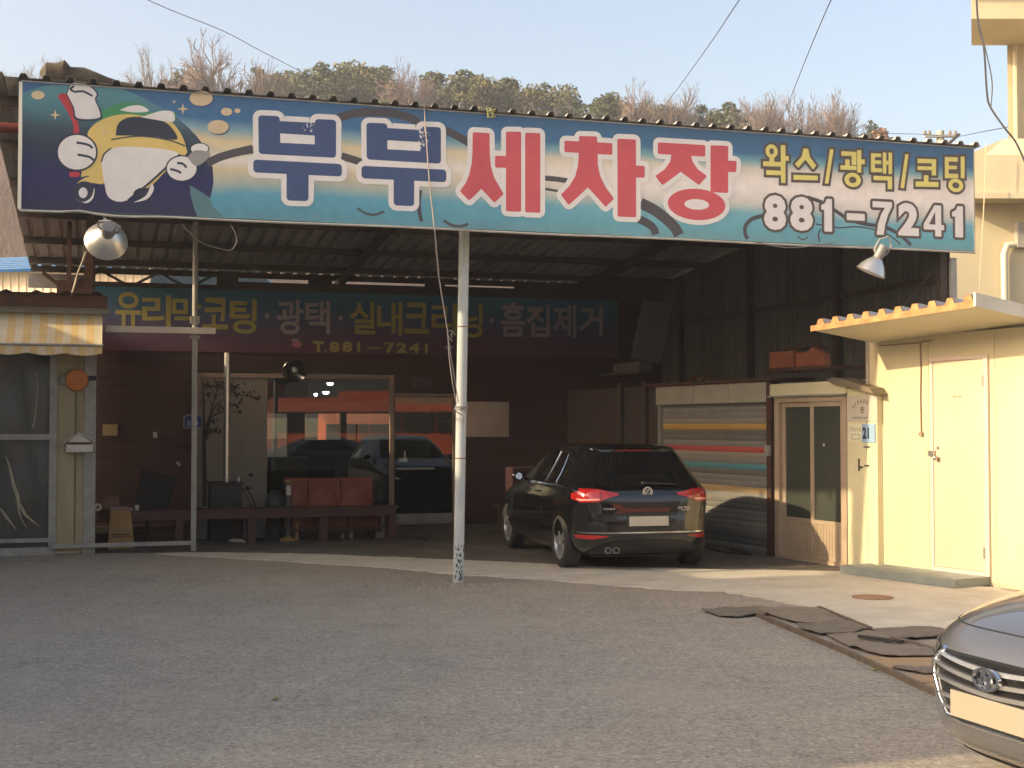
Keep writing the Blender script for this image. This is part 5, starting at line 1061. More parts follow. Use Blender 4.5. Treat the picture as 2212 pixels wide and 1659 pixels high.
for i, (pts, lab) in enumerate(mats_):
    P = [gg(*p) for p in pts]; r = random.Random(i); base = .018+.007*(i % 3); m = MB(); cc = sum(P, Vector((0,0,0)))/len(P)
    ring_ = []
    for p, q in zip(P, P[1:]+P[:1]):
        for k_ in range(4): t = p+(q-p)*k_/4; ring_.append(t)
    n = len(ring_); hh = [base+.012+.012*r.random()*(1+.8*sin(j*.9+i)) for j in range(n)]
    base *= .6; hh = [h*.7 for h in hh]; vs = [(cc.x, cc.y, base+.022)] + [(cc.x+(p.x-cc.x)*.55, cc.y+(p.y-cc.y)*.55, base+.018+.006*r.random()) for p in ring_] + [(p.x, p.y, h) for p, h in zip(ring_, hh)] + [(p.x, p.y, max(.004, h-.008)) for p, h in zip(ring_, hh)]
    fs = [(0, 1+j, 1+(j+1) % n) for j in range(n)] + [(1+j, 1+n+j, 1+n+(j+1) % n, 1+(j+1) % n) for j in range(n)] + [(1+n+j, 1+2*n+j, 1+2*n+(j+1) % n, 1+n+(j+1) % n) for j in range(n)]
    m.add(vs, fs); solo('rubber_mat', m, MATR[i % 2], lab, 'mat', WORLD, (cc.x, cc.y, 0), 'rubber mats over the drain channel', smooth=60)
def rail(pts, lab, wd=.035):
    m = MB()
    for p, q in zip(pts, pts[1:]): a, b = gg(*p), gg(*q); m.beam((a.x, a.y, .012), (b.x, b.y, .012), wd, .05)
    a = gg(*pts[0]); return solo('steel_edge_rail', m, mat('rusty_edge_rail', L(118,104,86), .7, col2=L(84,74,62), scale=9), lab, 'rail', WORLD, (a.x, a.y, 0), 'steel rails edging the drain channel')
rail([(440,238),(1060,500),(1660,778),(1760,828)], 'long rusty steel rail along the asphalt edge of the mats')
rail([(852,196),(1195,338)], 'rusty steel rail along the concrete edge of the mats'); rail([(1352,402),(1640,484),(1760,520)], 'short steel rail between two mats near the grey car', .06)
for pts, lab in (([(1105,505),(1330,526),(1640,522),(1700,590),(1340,590),(1250,574)], 'tan plywood sheet lying in the channel under the mats'), ([(1360,640),(1640,642),(1720,686),(1480,690)], 'tan plywood strip beside the rail near the grey car bumper'), ([(1500,700),(1700,694),(1760,770),(1640,764)], 'nearest tan plywood piece half hidden by the grey car bumper')):
    P = [gg(*p) for p in pts]; m = MB(); m.slab([(p.x, p.y) for p in P], .002, .016); solo('plywood_sheet', m, mat('dusty_plywood', L(176,148,112), .8, col2=L(150,124,92), scale=3, stretch=(1,6,1)), lab, 'plywood', WORLD, (P[0].x, P[0].y, 0), 'plywood in the drain channel')
a, b = gg(1120,415), gg(1405,455); solo('broken_strip', MB().beam((a.x, a.y, .055), (b.x, b.y, .055), .05, .02), RUBBER, 'thin black rubber strip lying across the mats', 'strip', WORLD, (a.x, a.y, 0))
def leaf_bit(x, y, m_, lab, cat, s_=.04):
    p = G(x, y); r = random.Random(int(x)); m = MB(); pts = [(p.x+s_*r.uniform(.4,1)*cos(t), p.y+1.6*s_*r.uniform(.4,1)*sin(t), .004+r.uniform(0,.03)) for t in (0,.9,1.9,2.8,3.7,4.6,5.5)]
    m.add([(p.x, p.y, .012)]+pts, [(0, 1+i, 1+(i+1) % 7) for i in range(7)]); o = solo(cat.replace(' ', '_'), m, m_, lab, cat, WORLD, (p.x, p.y, 0)); o.modifiers.new('thickness', 'SOLIDIFY').thickness = .001
leaf_bit(594,1512, mat('yellow_leaf', L(214,206,110), .7), 'fallen yellow leaf alone on the asphalt', 'fallen leaf'); zq = zg(1220,601); leaf_bit(zq[0], zq[1], mat('green_scrap', L(128,168,70), .7), 'small green scrap lying against the long steel rail', 'green scrap', .03)
# loose stones
m = MB(); r = random.Random(8); pc_ = G(990,1262)
def stone(x, y, s_): 
    b = len(m.v); m.v += [(x+s_*r.uniform(.5,1)*cos(t), y+s_*r.uniform(.5,1)*sin(t), 0) for t in (.3,1.8,3.4,4.9)] + [(x+s_*r.uniform(-.3,.3), y+s_*r.uniform(-.3,.3), s_*r.uniform(.5,.9))]; m.f += [(b, b+1, b+4), (b+1, b+2, b+4), (b+2, b+3, b+4), (b+3, b, b+4)]; m.mi += [0]*4
for i in range(420): stone(pc_.x+r.gauss(.1,.55), pc_.y+r.gauss(-.12,.22), r.uniform(.004,.02))
for i in range(260): d_ = r.random(); stone(r.uniform(-5.5,4.2), r.uniform(6.2,15.5), r.uniform(.004,.012))
for i in range(260): q_ = gg(r.uniform(0,1400), r.uniform(60,120)+0); stone(q_.x+r.gauss(0,.05), q_.y+r.gauss(0,.25), r.uniform(.004,.014))
solo('gravel', m, mat('loose_gravel', L(166,156,140), .9, col2=L(112,104,94), scale=9), kind='stuff')
m = MB(); r = random.Random(18)
for i in range(160):
    p = rp(r.uniform(1560,1890), 1200)[0]; w_ = RW.w(p, r.uniform(-.55,-.02)); stone(w_.x, w_.y, r.uniform(.006,.026))
solo('leaf_litter', m, mat('dry_leaf_litter', L(150,116,84), .9, col2=L(104,82,62), scale=12), kind='stuff')
for i, (x, y, b, lab, mm_) in enumerate(((508,1172,VBE-.4,'pale glove lying on the floor before the long bench',WHITEP),)):
    p = G(x, y); m = MB(); m.sphere((p.x, p.y, .03), (.07,.05,.03)); m.tube([(p.x+.04,p.y,.03),(p.x+.12,p.y-.04,.025),(p.x+.16,p.y-.12,.02)], [.03,.026,.02], 6); m.tube([(p.x-.03,p.y,.03),(p.x-.10,p.y+.03,.03)], [.02,.014], 6); solo('work_glove', m, mm_, lab, 'glove', WORLD, (p.x, p.y, 0), smooth=60)
p = G(750,1164); m = MB()
for dx in (-.06, .06): m.lathe([(.001,0),(.032,0),(.034,.09),(.03,.09),(.001,.085)], (p.x+dx, p.y, .004), n=12)
for dx, lab in ((-.07, 'left of the two small clear jars on the floor under the bench'), (.06, 'right of the two small clear jars on the floor under the bench')):
    solo('small_jar', MB().lathe([(.001,0),(.036,0),(.038,.09),(.026,.105),(.001,.105)], (p.x+dx, p.y, .004), n=12), mat('cloudy_plastic', L(130,124,120), .3), lab, 'jar', WORLD, (p.x+dx, p.y, 0), 'small jars under the bench', smooth=40)
p = G(905,1170); m = MB(); r = random.Random(2)
for i in range(6): m.sphere((p.x+r.uniform(-.1,.1), p.y+r.uniform(-.06,.06), .045+r.uniform(0,.06)), (r.uniform(.03,.06), .05, r.uniform(.03,.05)), 8, 6)
solo('rag_heap', m, mat('dark_rag', L(84,78,74), .9, col2=L(56,52,50), scale=16), 'small heap of dark rags on the floor right of the long bench', 'rags', WORLD, (p.x, p.y, 0), smooth=70)
p = G(1085, 1172); q = G(1085,1100); bl_ = thing('side_bench', 'end of a brown wooden bench showing left of the black car', 'bench', GAR, (GAR.px(1079,1150,VBE+.4)[0], VBE+.4, 0)); a = GAR.px(1079,1150,VBE+.4)[0]
part('top', B(a, VBE+.4, .43, a+1.2, VBE+.8, .47), BENCHW, bl_); part('leg', B(a+.08, VBE+.42, 0, a+.17, VBE+.78, .43), BENCHW, bl_); part('leg', B(a+1.03, VBE+.42, 0, a+1.12, VBE+.78, .43), BENCHW, bl_)
a = GAR.px(1099,1060,VBE+1.2); solo('red_bin', B(a[0]+.06, VBE+1.2, .05, a[0]+.5, VBE+1.6, GAR.px(1099,1010,VBE+1.2)[1]), mat('dull_red_plastic', L(56,24,26), .8), 'dull red box behind the front of the black car', 'box', GAR, (a[0], VBE+1.2, 0), bev=.02)

# ================================================================== BUILDINGS ALL ROUND
CR = mat('cream_render', L(218,206,174), .8, col2=L(200,186,152), scale=.9, stretch=(2,2,.4), contrast=.9); CR2 = mat('beige_render', L(206,196,166), .8, col2=L(192,180,150), scale=.8)
pb_ = thing('cream_building', 'tall cream rendered building at the right edge with a balcony slab', 'building', WORLD, (10, 24, 0))
xp = AT(2180, 500, 24).x
part('wall', MB().slab([(xp, 24), (xp+8, 24), (xp+12, 33), (xp+4.6, 33)], 0, 15), CR, pb_)
q0, q1 = AT(2098, 46, 23), AT(2180, 30, 23); zb1_ = AT(2098, 44, 22.5).z
xl = AT(2098,30,22.4).x; part('balcony', MB().slab([(xl, 22.4), (xp+.6, 22.4), (xp+.6, 23.998), (xl*23.998/22.4, 23.998)], zb1_, zb1_+2.6), CR, pb_)
xl = AT(2084,0,22.3).x; part('balcony_rim', MB().slab([(xl, 22.3), (xp+.6, 22.3), (xp+.6, 22.395), (xl+.05, 22.395)], zb1_+.40, zb1_+2.7), CR, pb_); part('gutter', MB().tube([(xp+.12, 23.92, 3), (xp+.12, 23.92, 14.8)], .05, 8), mat('old_downpipe', L(196,184,156), .6), pb_)
an = thing('cream_annex', 'low cream rendered annex with a parapet right of the signboard end', 'building', WORLD, (8, 21, 0))
x0 = AT(2060, 400, 21).x; zp0, zp1 = AT(2150, 432, 21).z, AT(2150, 345, 21).z
part('parapet', B(x0, 20.6, zp0, x0+9, 21.6, zp1), CR, an); part('parapet_band', B(x0, 20.55, zp0-.05, x0+9, 20.595, zp0+.04), CR2, an)
part('wall', B(x0, 21.35, 0, x0+9, 22.3, zp0-.002), CR2, an)
m = MB(); a, b, c_, d_ = AT(2115, 345, 22.4), AT(2140, 300, 23.2), AT(2180, 285, 23.2), AT(2190, 345, 22.4); m.add([(a.x-2,22.35,zp1-.4),(a.x+9,22.35,zp1-.4),(a.x+9,22.35,AT(2180,330,22.35).z),(a.x+.0,22.35,AT(2110,345,22.35).z),(a.x+.6,22.9,AT(2140,300,22.9).z),(a.x+9,22.9,AT(2180,285,22.9).z),(a.x-2,22.9,zp1-.4),(a.x+9,22.9,zp1-.4)], [(0,1,2,3),(3,2,5,4),(4,5,7,6)]); part('hipped_roof', m, CR, an)
xa = AT(2167, 600, 21.3).x; m = MB(); m.tube([(xa, 21.25, 1.5), (xa, 21.25, AT(2167,548,21.25).z), (xa+.05, 21.25, AT(2167,530,21.25).z), (xa+.28, 21.3, AT(2167,525,21.25).z)], .055, 10); part('drain_pipe', m, mat('white_pvc', L(206,200,180), .4), an, smooth=40)
m = MB(); m.box(xa+.20, 21.2, AT(2167,535,21.25).z, xa+.36, 21.349, AT(2167,480,21.25).z); part('meter_box', m, GREYP, an)
# wires at the building
WIRE = mat('black_wire', (.05,.05,.055), .6)
def wire(label, pts, r=.01, grp='overhead wires', m=WIRE):
    P = [AT(*p) for p in pts]; Q = []
    for i in range(len(P)-1):
        p0, p1, p2, p3 = P[max(0,i-1)], P[i], P[i+1], P[min(len(P)-1,i+2)]
        for j in range(8):
            t = j/8; Q.append(.5*((2*p1)+(p2-p0)*t+(2*p0-5*p1+4*p2-p3)*t*t+(3*p1-p0-3*p2+p3)*t**3))
    Q.append(P[-1]); return solo('overhead_wire', MB().tube(Q, r, 5), m, label, 'wire', WORLD, P[0], grp)
wire('thin wire crossing the sky above the left half of the signboard', [(-500,-420,16),(40,-150,23),(320,0,31),(480,66,36),(560,108,40),(660,160,46),(760,214,54)], .010)
wire('left one of two thin wires slanting up over the middle right of the sky', [(1960,-520,12),(1720,-180,18),(1597,0,25),(1530,100,34),(1465,190,46),(1430,236,54)], .011)
wire('right one of two thin wires slanting up over the right of the sky', [(2060,-560,12),(1890,-200,18),(1795,0,25),(1748,110,34),(1700,230,48),(1684,262,54)], .011)
wire('dark drooping cable left of the tall cream building', [(2096,-420,20.5),(2106,-120,20.5),(2112,40,20.5),(2125,100,20.5),(2132,200,20.5),(2140,232,20.5),(2170,276,20.4),(2196,310,20.4),(2225,376,20.4)], .016, 'cables on the cream building')
wire('second thinner cable twisting beside the drooping one', [(2112,44,20.4),(2132,120,20.4),(2143,180,20.4),(2140,232,20.4)], .010, 'cables on the cream building')
wire('thin cable hanging straight down over the cream annex', [(2130,310,20.4),(2126,430,20.4),(2120,540,20.4),(2116,630,20.4)], .008, 'cables on the cream building', mat('pale_cable', L(200,186,150), .6))
wire('thin wire running from the pole top to the cream building', [(1890,288,58),(1990,290,58),(2060,295,56),(2120,285,40),(2240,262,26)], .012)
# utility pole
up = AT(2031, 292, 60); pt = thing('utility_pole', 'concrete utility pole with a crossarm rising behind the right end of the signboard', 'utility pole', WORLD, (up.x, up.y, 0))
zt_ = AT(2031,283,60).z; part('pole', MB().tube([(up.x, 60, 0), (up.x, 60, zt_)], [.22, .17], 14), mat('pole_concrete', L(176,172,160), .85), pt, smooth=40)
za_ = AT(2031,296,60).z; a, b = AT(1996,296,60), AT(2068,296,60); part('crossarm', B(a.x, 59.78, za_-.05, b.x, 59.92, za_+.06), mat('galvanised_arm', L(150,148,142), .6), pt)
for x in (1998, 2008, 2052, 2064): c = AT(x, 296, 59.85); part('insulator', MB().lathe([(.05,0),(.09,.05),(.05,.09),(.08,.14),(.03,.22)], (c.x, 59.85, za_+.06), n=10), mat('porcelain', L(150,140,130), .3), pt)
m = MB(); a, b = AT(2050,310,59.7), AT(2072,290,59.7); m.beam(a, b, .18, .12); part('transformer_bracket', m, STEEL, pt)
# blue roofed warehouse on the left
WF = Frame((AT(-260, 600, 38).x, 38), radians(-14)); wa1 = WF.px(330, 600, 0)[0]; ze = WF.px(60, 587, 0)[1]; zr_ = WF.px(60, 556, 5)[1]
bw_ = thing('blue_roof_warehouse', 'cream ribbed warehouse with a bright blue roof in the left background', 'warehouse', WF, (0, 0, 0)); n = int(wa1/.5)
pr = []
for i in range(n*2): pr += [(i*.25, 0), (i*.25+.14, 0), (i*.25+.165, .03), (i*.25+.225, .03), (i*.25+.25, 0)]
m = MB(); m.grid([[(a, -h, z) for a, h in pr] for z in (0, ze)]); part('wall', m, mat('ribbed_cream_wall', L(226,206,176), .6), bw_)
m = MB(); rr = []
for i in range(n*2): rr += [(i*.25, 0), (i*.25+.15, 0), (i*.25+.19, .06), (i*.25+.23, .06), (i*.25+.25, 0)]
m.grid([[(a, b, ze-.05+(zr_-ze)*t+h) for a, h in rr] for b, t in ((-.5, 0), (5, 1))]); m.grid([[(a, b, zr_-.05-(zr_-ze)*t*1.2+h) for a, h in rr] for b, t in ((5, 0), (10.5, 1))]); part('roof', m, mat('blue_roof_tiles', L(72,140,190), .45, col2=L(96,160,204), scale=3), bw_)
for k_ in range(7): part('tile_step', B(0, -.45+k_*.8, ze-.02+(zr_-ze)*(k_*.8+.0)/5.5+.055, wa1, -.42+k_*.8, ze-.02+(zr_-ze)*(k_*.8)/5.5+.09), mat('blue_roof_step', L(56,112,160), .5), bw_)
# neighbour on the left outside the frame whose shade covers the yard, facades and a bus behind the camera
nb_ = thing('shading_neighbour', 'grey two-storey building left of the yard, outside the picture', 'building', GAR, (-4.2, -3, 0))
NG = mat('grey_render', L(150,146,138), .85, col2=L(132,128,120), scale=1)
H1, H2 = 4.85, 5.75
part('wall', B(-12, -8.0, 0, -4.2, -.6, H2), NG, nb_); part('annex_wall', B(-12, -.599, 0, -4.2, 6.3, H1), NG, nb_)
part('parapet', B(-12.1, -8.05, H2+.001, -4.15, -.58, H2+.12), GREYP, nb_)
for k_ in range(4): part('window', B(-4.199, -6.7+k_*1.6, 1.2, -4.15, -5.7+k_*1.6, 2.6), DGL, nb_)
fb = thing('street_facade', 'row of pale shop fronts across the street behind the camera', 'building', WORLD, (0, -30, 0))
part('wall', B(-34, -38, 0, 40, -30, 9.2), mat('street_cream', L(196,186,164), .8, col2=L(170,160,140), scale=.6), fb)
for k_ in range(12): part('window', B(-32+k_*6, -29.999, .6, -28.5+k_*6, -29.9, 2.8), DGL, fb); part('sign_band', B(-32.5+k_*6, -29.95, 3.2, -28+k_*6, -29.8, 4.2), [CR, mat('blue_board', L(60,100,150), .5), mat('red_board', L(170,70,60), .5)][k_ % 3], fb)
def bus(name, label, x, y, yaw, wz0=1.35, wz1=2.35):
    BF = Frame((x, y), yaw); b = thing(name, label, 'bus', BF, (0, 0, 0), 'orange buses'); OB = mat('bus_orange', L(206,92,56), .4, coat=.3)
    bd = MB(); prof = [(0,.35),(.02,1.2),(.05,2.2),(.16,2.85),(.45,3.05)]
    rows = [[(a, dy, z) for a in (0, 10.6)] for dy, z in [(p[0], p[1]) for p in prof]+[(2.5-p[0], p[1]) for p in prof[::-1]]]; bd.grid(rows)
    bd.add([rows[i][0] for i in range(len(rows))], [tuple(range(len(rows)))]); bd.add([rows[i][1] for i in range(len(rows))], [tuple(range(len(rows)-1, -1, -1))])
    part('body', bd, OB, b)
    for k_ in range(6):
        a0 = .5+k_*1.65; part('window', B(a0, -.035, wz0, a0+1.5, .02, wz1), BLACKP, b); part('window', B(a0, 2.48, wz0, a0+1.5, 2.535, wz1), BLACKP, b)
    part('roof_unit', B(3.5, .7, 3.05, 7, 1.8, 3.35), OB, b); part('windscreen', B(-.03, .2, 1.1, .02, 2.3, 2.6), BLACKP, b)
    for a in (2.2, 8.0):
        for yy in (.05, 2.2): part('wheel', MB().lathe([(.001,0),(.30,0),(.48,.02),(.5,.08),(.5,.22),(.46,.26),(.001,.26)], (a, yy, .5), (0,1,0), 20), RUBBER, b)
    return b
bus('parked_bus', 'orange bus standing behind the camera, mirrored in the shop window', 15.5, -19.5, radians(50))
bus('parked_bus', 'sunlit orange bus seen through the far window of the office', -6.6, 45.5, radians(-42), 1.15, 1.75)
fd = thing('yard_fence', 'pale board fence behind the orange bus beyond the office', 'fence', GAR, (3, VB+32, 0)); part('panel', B(2, VB+32, 0, 16, VB+32.1, 2.0), CR2, fd)

# ================================================================== CARS
class Shell:
    """car body as stacked plan outlines; also answers where the skin is"""
    def __init__(s, rows, yc): s.rows = rows; s.yc = yc
    def at(s, z):
        R = s.rows
        if z <= R[0][0]: return R[0][1:]
        for i in range(len(R)-1):
            if R[i][0] <= z <= R[i+1][0]:
                t = (z-R[i][0])/(R[i+1][0]-R[i][0]); p0, p1, p2, p3 = R[max(0,i-1)], R[i], R[i+1], R[min(len(R)-1,i+2)]; out = []
                for k in range(1, 6):
                    d = R[i+1][0]-R[i][0]; m1 = (p2[k]-p0[k])/max(1e-6, p2[0]-p0[0])*d; m2 = (p3[k]-p1[k])/max(1e-6, p3[0]-p1[0])*d
                    lim = 3*abs(p2[k]-p1[k]); m1 = max(-lim, min(lim, m1)); m2 = max(-lim, min(lim, m2))
                    out.append((2*t**3-3*t*t+1)*p1[k]+(t**3-2*t*t+t)*m1+(-2*t**3+3*t*t)*p2[k]+(t**3-t*t)*m2)
                return out
        return R[-1][1:]
    def pt(s, th, z):
        yr, yf, w, nr, nf = s.at(z); c, sn = cos(th), sin(th)
        n, Lh = (nf, yf-s.yc) if sn >= 0 else (nr, s.yc-yr)
        x = w*abs(c)**(2/n)*(1 if c >= 0 else -1); y = s.yc + Lh*abs(sn)**(2/n)*(1 if sn >= 0 else -1)
        return Vector((x, y, z))
    def th_x(s, x, z, front):
        yr, yf, w, nr, nf = s.at(z); n = nf if front else nr
        a = math.acos(min(1, (abs(x)/w))**(n/2)); a = a if x >= 0 else pi-a
        return a if front else -a
    def th_y(s, y, z, side):
        yr, yf, w, nr, nf = s.at(z)
        if y >= s.yc: v = min(1, (y-s.yc)/(yf-s.yc)); a = math.asin(v**(nf/2))
        else: v = min(1, (s.yc-y)/(s.yc-yr)); a = -math.asin(v**(nr/2))
        return a if side > 0 else (pi-a if y >= s.yc else -pi-a)
    def front(s, x, z): return s.pt(s.th_x(x, z, True), z)
    def rear(s, x, z): return s.pt(s.th_x(x, z, False), z)
    def side(s, y, z, sd): return s.pt(s.th_y(y, z, sd), z)
    def nrm(s, th, z):
        a = s.pt(th+.01, z)-s.pt(th-.01, z); b = s.pt(th, z+.01)-s.pt(th, z-.01); n = a.cross(b)
        n.normalize(); return n
    def skin(s, nz=64, nth=160):
        z0, z1 = s.rows[0][0], s.rows[-1][0]; zs = [z0+(z1-z0)*i/nz for i in range(nz+1)]
        zs = [z for z in zs if z < z1-.03] + [z1-.03+.03*(1-(1-k/7)**2) for k in range(8)]
        m = MB(); ths = []
        for k in range(nth):
            t = 2*pi*k/nth; ths.append(t)
        vs = []; fs = []
        for z in zs:
            for t in ths: vs.append(s.pt(t, z))
        for i in range(len(zs)-1):
            for k in range(nth): a, b = i*nth+k, i*nth+(k+1) % nth; fs.append((a, b, b+nth, a+nth))
        fs.append(tuple(range(nth-1, -1, -1))); fs.append(tuple(range((len(zs)-1)*nth, len(zs)*nth)))
        return m.add(vs, fs)
    def strip(s, lo, hi, n=14, m=8, off=.004, double=True):
        """patch of skin between two lists of (theta, z), pushed out by off"""
        mb = MB(); rows = []
        def lerp_(P, t):
            q = t*(len(P)-1); i = min(int(q), len(P)-2); f = q-i; return (P[i][0]+(P[i+1][0]-P[i][0])*f, P[i][1]+(P[i+1][1]-P[i][1])*f)
        for j in range(m+1):
            row = []
            for i in range(n+1):
                a, b = lerp_(lo, i/n), lerp_(hi, i/n); th = a[0]+(b[0]-a[0])*j/m; z = a[1]+(b[1]-a[1])*j/m
                row.append(s.pt(th, z)+s.nrm(th, z)*off)
            rows.append(row)
        mb.grid(rows); return mb
def cut_wells(o, wells, r):
    for (x0, x1, y, z) in wells:
        m = MB().tube([(x0, y, z), (x1, y, z)], r, 40); me = mesh('cutter', m, []); c = bpy.data.objects.new('cutter', me); C.objects.link(c); c.parent = o.parent
        md = o.modifiers.new('well', 'BOOLEAN'); md.object = c; md.operation = 'DIFFERENCE'; md.solver = 'EXACT'
    bpy.context.view_layer.update()
    dg = bpy.context.evaluated_depsgraph_get(); me = bpy.data.meshes.new_from_object(o.evaluated_get(dg)); cs = [m.object for m in o.modifiers if m.type == 'BOOLEAN']
    o.modifiers.clear(); o.data = me
    for c in cs: bpy.data.objects.remove(c)
    me.polygons.foreach_set('use_smooth', [True]*len(me.polygons)); me.set_sharp_from_angle(angle=radians(32))
def wheel(parent, x, y, R, sd, spokes=5, steer=0.0, rimw=.20):
    M_ = MB(); ax = (sd, 0, 0); c = (x, y, R); w2 = .105
    M_.lathe([(R*.66,-w2),(R*.90,-w2),(R*.985,-w2*.75),(R,-w2*.4),(R,w2*.4),(R*.985,w2*.75),(R*.90,w2),(R*.68,w2*.9)], c, ax, 40)
    wb = part('wheel', M_, RUBBER, parent, smooth=45); wb.data.update()
    rm_ = MB(); rm_.lathe([(R*.68,-w2*.7),(R*.69,w2*.88),(R*.66,w2*.9),(R*.62,w2*.55),(R*.60,-w2*.5)], c, ax, 40)
    C0 = Vector(c); A = Vector(ax)
    for k in range(spokes):
        for dd in (-.16, .16):
            t = 2*pi*k/spokes+.2; d0 = Vector((0, cos(t+dd*.5), sin(t+dd*.5))); d1 = Vector((0, cos(t+dd), sin(t+dd)))
            rm_.beam(C0+A*w2*.72+d0*R*.10, C0+A*w2*.60+d1*R*.63, .036, .046, tuple(A))
    rm_.lathe([(.001,w2*.82),(R*.13,w2*.80),(R*.17,w2*.6),(R*.17,0)], c, ax, 20)
    part('rim', rm_, mat('alloy_rim', (.66,.66,.66), .30, .75), wb, smooth=40)
    part('brake_disc', MB().lathe([(.001,w2*.1),(R*.45,w2*.1),(R*.45,-.02)], c, ax, 28), STEEL, wb)
    return wb
BLACKCAR = mat('black_car_paint', (.0045,.0045,.005), .14, coat=1.0, spec=.5); DGLASS = mat('privacy_glass', (.006,.0065,.007), .03, spec=.6, coat=.3)
REDL = mat('red_lamp_lens', (.26,.008,.009), .12, coat=1.0, col2=(.40,.018,.016), scale=9); MATB = mat('matt_black_trim', (.016,.016,.017), .55)

# --- black hatchback
gs = Shell([(.17,.34,3.95,.76,4.5,4.5),(.23,.14,4.08,.85,4.6,5),(.33,.035,4.20,.882,4.8,5.5),(.45,.0,4.25,.893,5,5.5),(.56,.0,4.255,.898,5,5.5),(.66,.012,4.22,.900,5.2,5.5),(.74,.018,4.10,.900,5.5,5.5),(.82,.026,3.88,.892,6,5.2),(.88,.042,3.66,.878,6.3,5),(.93,.075,3.44,.865,6.5,4.8),(.97,.115,3.26,.850,6.5,4.6),(1.01,.16,3.10,.82,6.5,4.6),(1.10,.235,2.93,.765,6.5,4.7),(1.22,.335,2.66,.695,6.2,5),(1.32,.415,2.40,.640,6,5),(1.375,.45,2.22,.605,5.5,5),(1.405,.43,2.10,.580,5.5,5),(1.43,.56,1.96,.52,4,4),(1.445,.76,1.80,.43,3,3),(1.455,1.10,1.60,.20,2.5,2.5)], 1.40)
HB = Frame((1.60, 15.72), radians(14.2)); hb = thing('black_hatchback', 'black hatchback car parked nose-in under the canopy, rear towards the viewer', 'car', HB, (0, 0, 0))
body = part('body', gs.skin(70, 200), BLACKCAR, hb, smooth=32)
R_ = .318; wy = (.74, 3.377)
cut_wells(body, [(sd*.60, sd*1.0, y, R_) for sd in (-1, 1) for y in wy], .362)
for sd in (-1, 1):
    for y in wy: wheel(hb, sd*(.795 if y < 1 else .775), y, R_, sd)
part('underbody', B(-.58, .5, .14, .58, 3.8, .30), MATB, hb)
# rear glass
def edge(f, P, n=10): return [f(*p) for p in P]
rx_ = lambda x, z: (gs.th_x(x, z, False), z)
part('rear_window', gs.strip([rx_(-.645,.975), rx_(-.3,.965), rx_(.3,.965), rx_(.645,.975)], [rx_(-.50,1.335), rx_(-.25,1.345), rx_(.25,1.345), rx_(.50,1.335)], 20, 8, .005), DGLASS, hb, smooth=60)
part('brake_light', gs.strip([rx_(-.17,1.362), rx_(.17,1.362)], [rx_(-.16,1.393), rx_(.16,1.393)], 8, 2, .008), mat('dim_red_lens', (.25,.012,.014), .25, coat=.6), hb)
yx = lambda y, z, sd: (gs.th_y(y, z, sd), z)
for sd, lb_ in ((-1, 'left tail light'), (1, 'right tail light')):
    def run(pts): return pts if sd > 0 else pts
    lo = [yx(.33,.825,sd), yx(.16,.800,sd), rx_(sd*.80,.792), rx_(sd*.60,.802), rx_(sd*.375,.870)]; hi = [yx(.36,.885,sd), yx(.19,.930,sd), rx_(sd*.79,.945), rx_(sd*.58,.938), rx_(sd*.365,.895)]
    if sd < 0: pass
    tl = part('tail_light', gs.strip(lo, hi, 160, 6, .010), REDL, hb, smooth=60)
    part('lens_divider', gs.strip([rx_(sd*.575,.81), rx_(sd*.567,.81)], [rx_(sd*.585,.938), rx_(sd*.577,.938)], 1, 6, .0115), MATB, tl)
    part('lamp_stripe', gs.strip([yx(.22,.822,sd), rx_(sd*.80,.812), rx_(sd*.60,.818)], [yx(.22,.840,sd), rx_(sd*.80,.832), rx_(sd*.60,.836)], 90, 1, .012), mat('pale_lamp_lens', (.75,.35,.3), .1, coat=1), tl)
    part('reflector', gs.strip([rx_(sd*.82,.385), rx_(sd*.66,.378), rx_(sd*.50,.408)], [rx_(sd*.83,.425), rx_(sd*.66,.428), rx_(sd*.50,.418)], 10, 2, .006), REDL, hb, smooth=60)
part('chrome_strip', gs.strip([yx(.25,.450,-1), rx_(-.8,.448), rx_(0,.446), rx_(.8,.448), yx(.25,.450,1)], [yx(.25,.460,-1), rx_(-.8,.460), rx_(0,.460), rx_(.8,.460), yx(.25,.460,1)], 160, 1, .008), CHROME, hb)
part('diffuser', gs.strip([rx_(-.70,.20), rx_(0,.20), rx_(.70,.20)], [rx_(-.60,.30), rx_(-.40,.365), rx_(0,.372), rx_(.40,.365), rx_(.60,.30)], 26, 5, .006), MATB, hb, smooth=60)
m = MB()
for x in (-.50, -.40): m.lathe([(.038,.0),(.038,-.05),(.032,-.05),(.030,.0)], (x, .06, .255), (0, 1, 0), 18)
part('exhaust', m, ALU, hb, smooth=40)
def gap(pts, r=.0035, m_=MATB, nm='panel_gap', off=.0): part(nm, MB().tube([gs.pt(*p)+gs.nrm(*p)*off for p in pts], r, 5), m_, hb)
gap([rx_(x*.62, .60-.0*abs(x)) for x in (-1,-.6,-.2,.2,.6,1)]); gap([rx_(-.62,.60), rx_(-.70,.70), rx_(-.74,.80)]); gap([rx_(.62,.60), rx_(.70,.70), rx_(.74,.80)])
gap([yx(2.52,z,-1) for z in (.30,.5,.7,.9,.97)]); gap([yx(1.50,z,-1) for z in (.30,.5,.7,.9,.97)]); gap([yx(.98,.97,-1), yx(1.02,.85,-1), yx(1.12,.7,-1)])
gap([(gs.th_y(y,.66,-1),.66) for y in (1.2,1.6,2.2,2.8,3.3)], .004, BLACKCAR, 'body_crease', .001)
m = gs.strip([rx_(-.27,.505), rx_(.27,.505)], [rx_(-.27,.655), rx_(.27,.655)], 8, 3, .002); part('plate_recess', m, MATB, hb)
hb.scale = (.985, 1, 1.03)
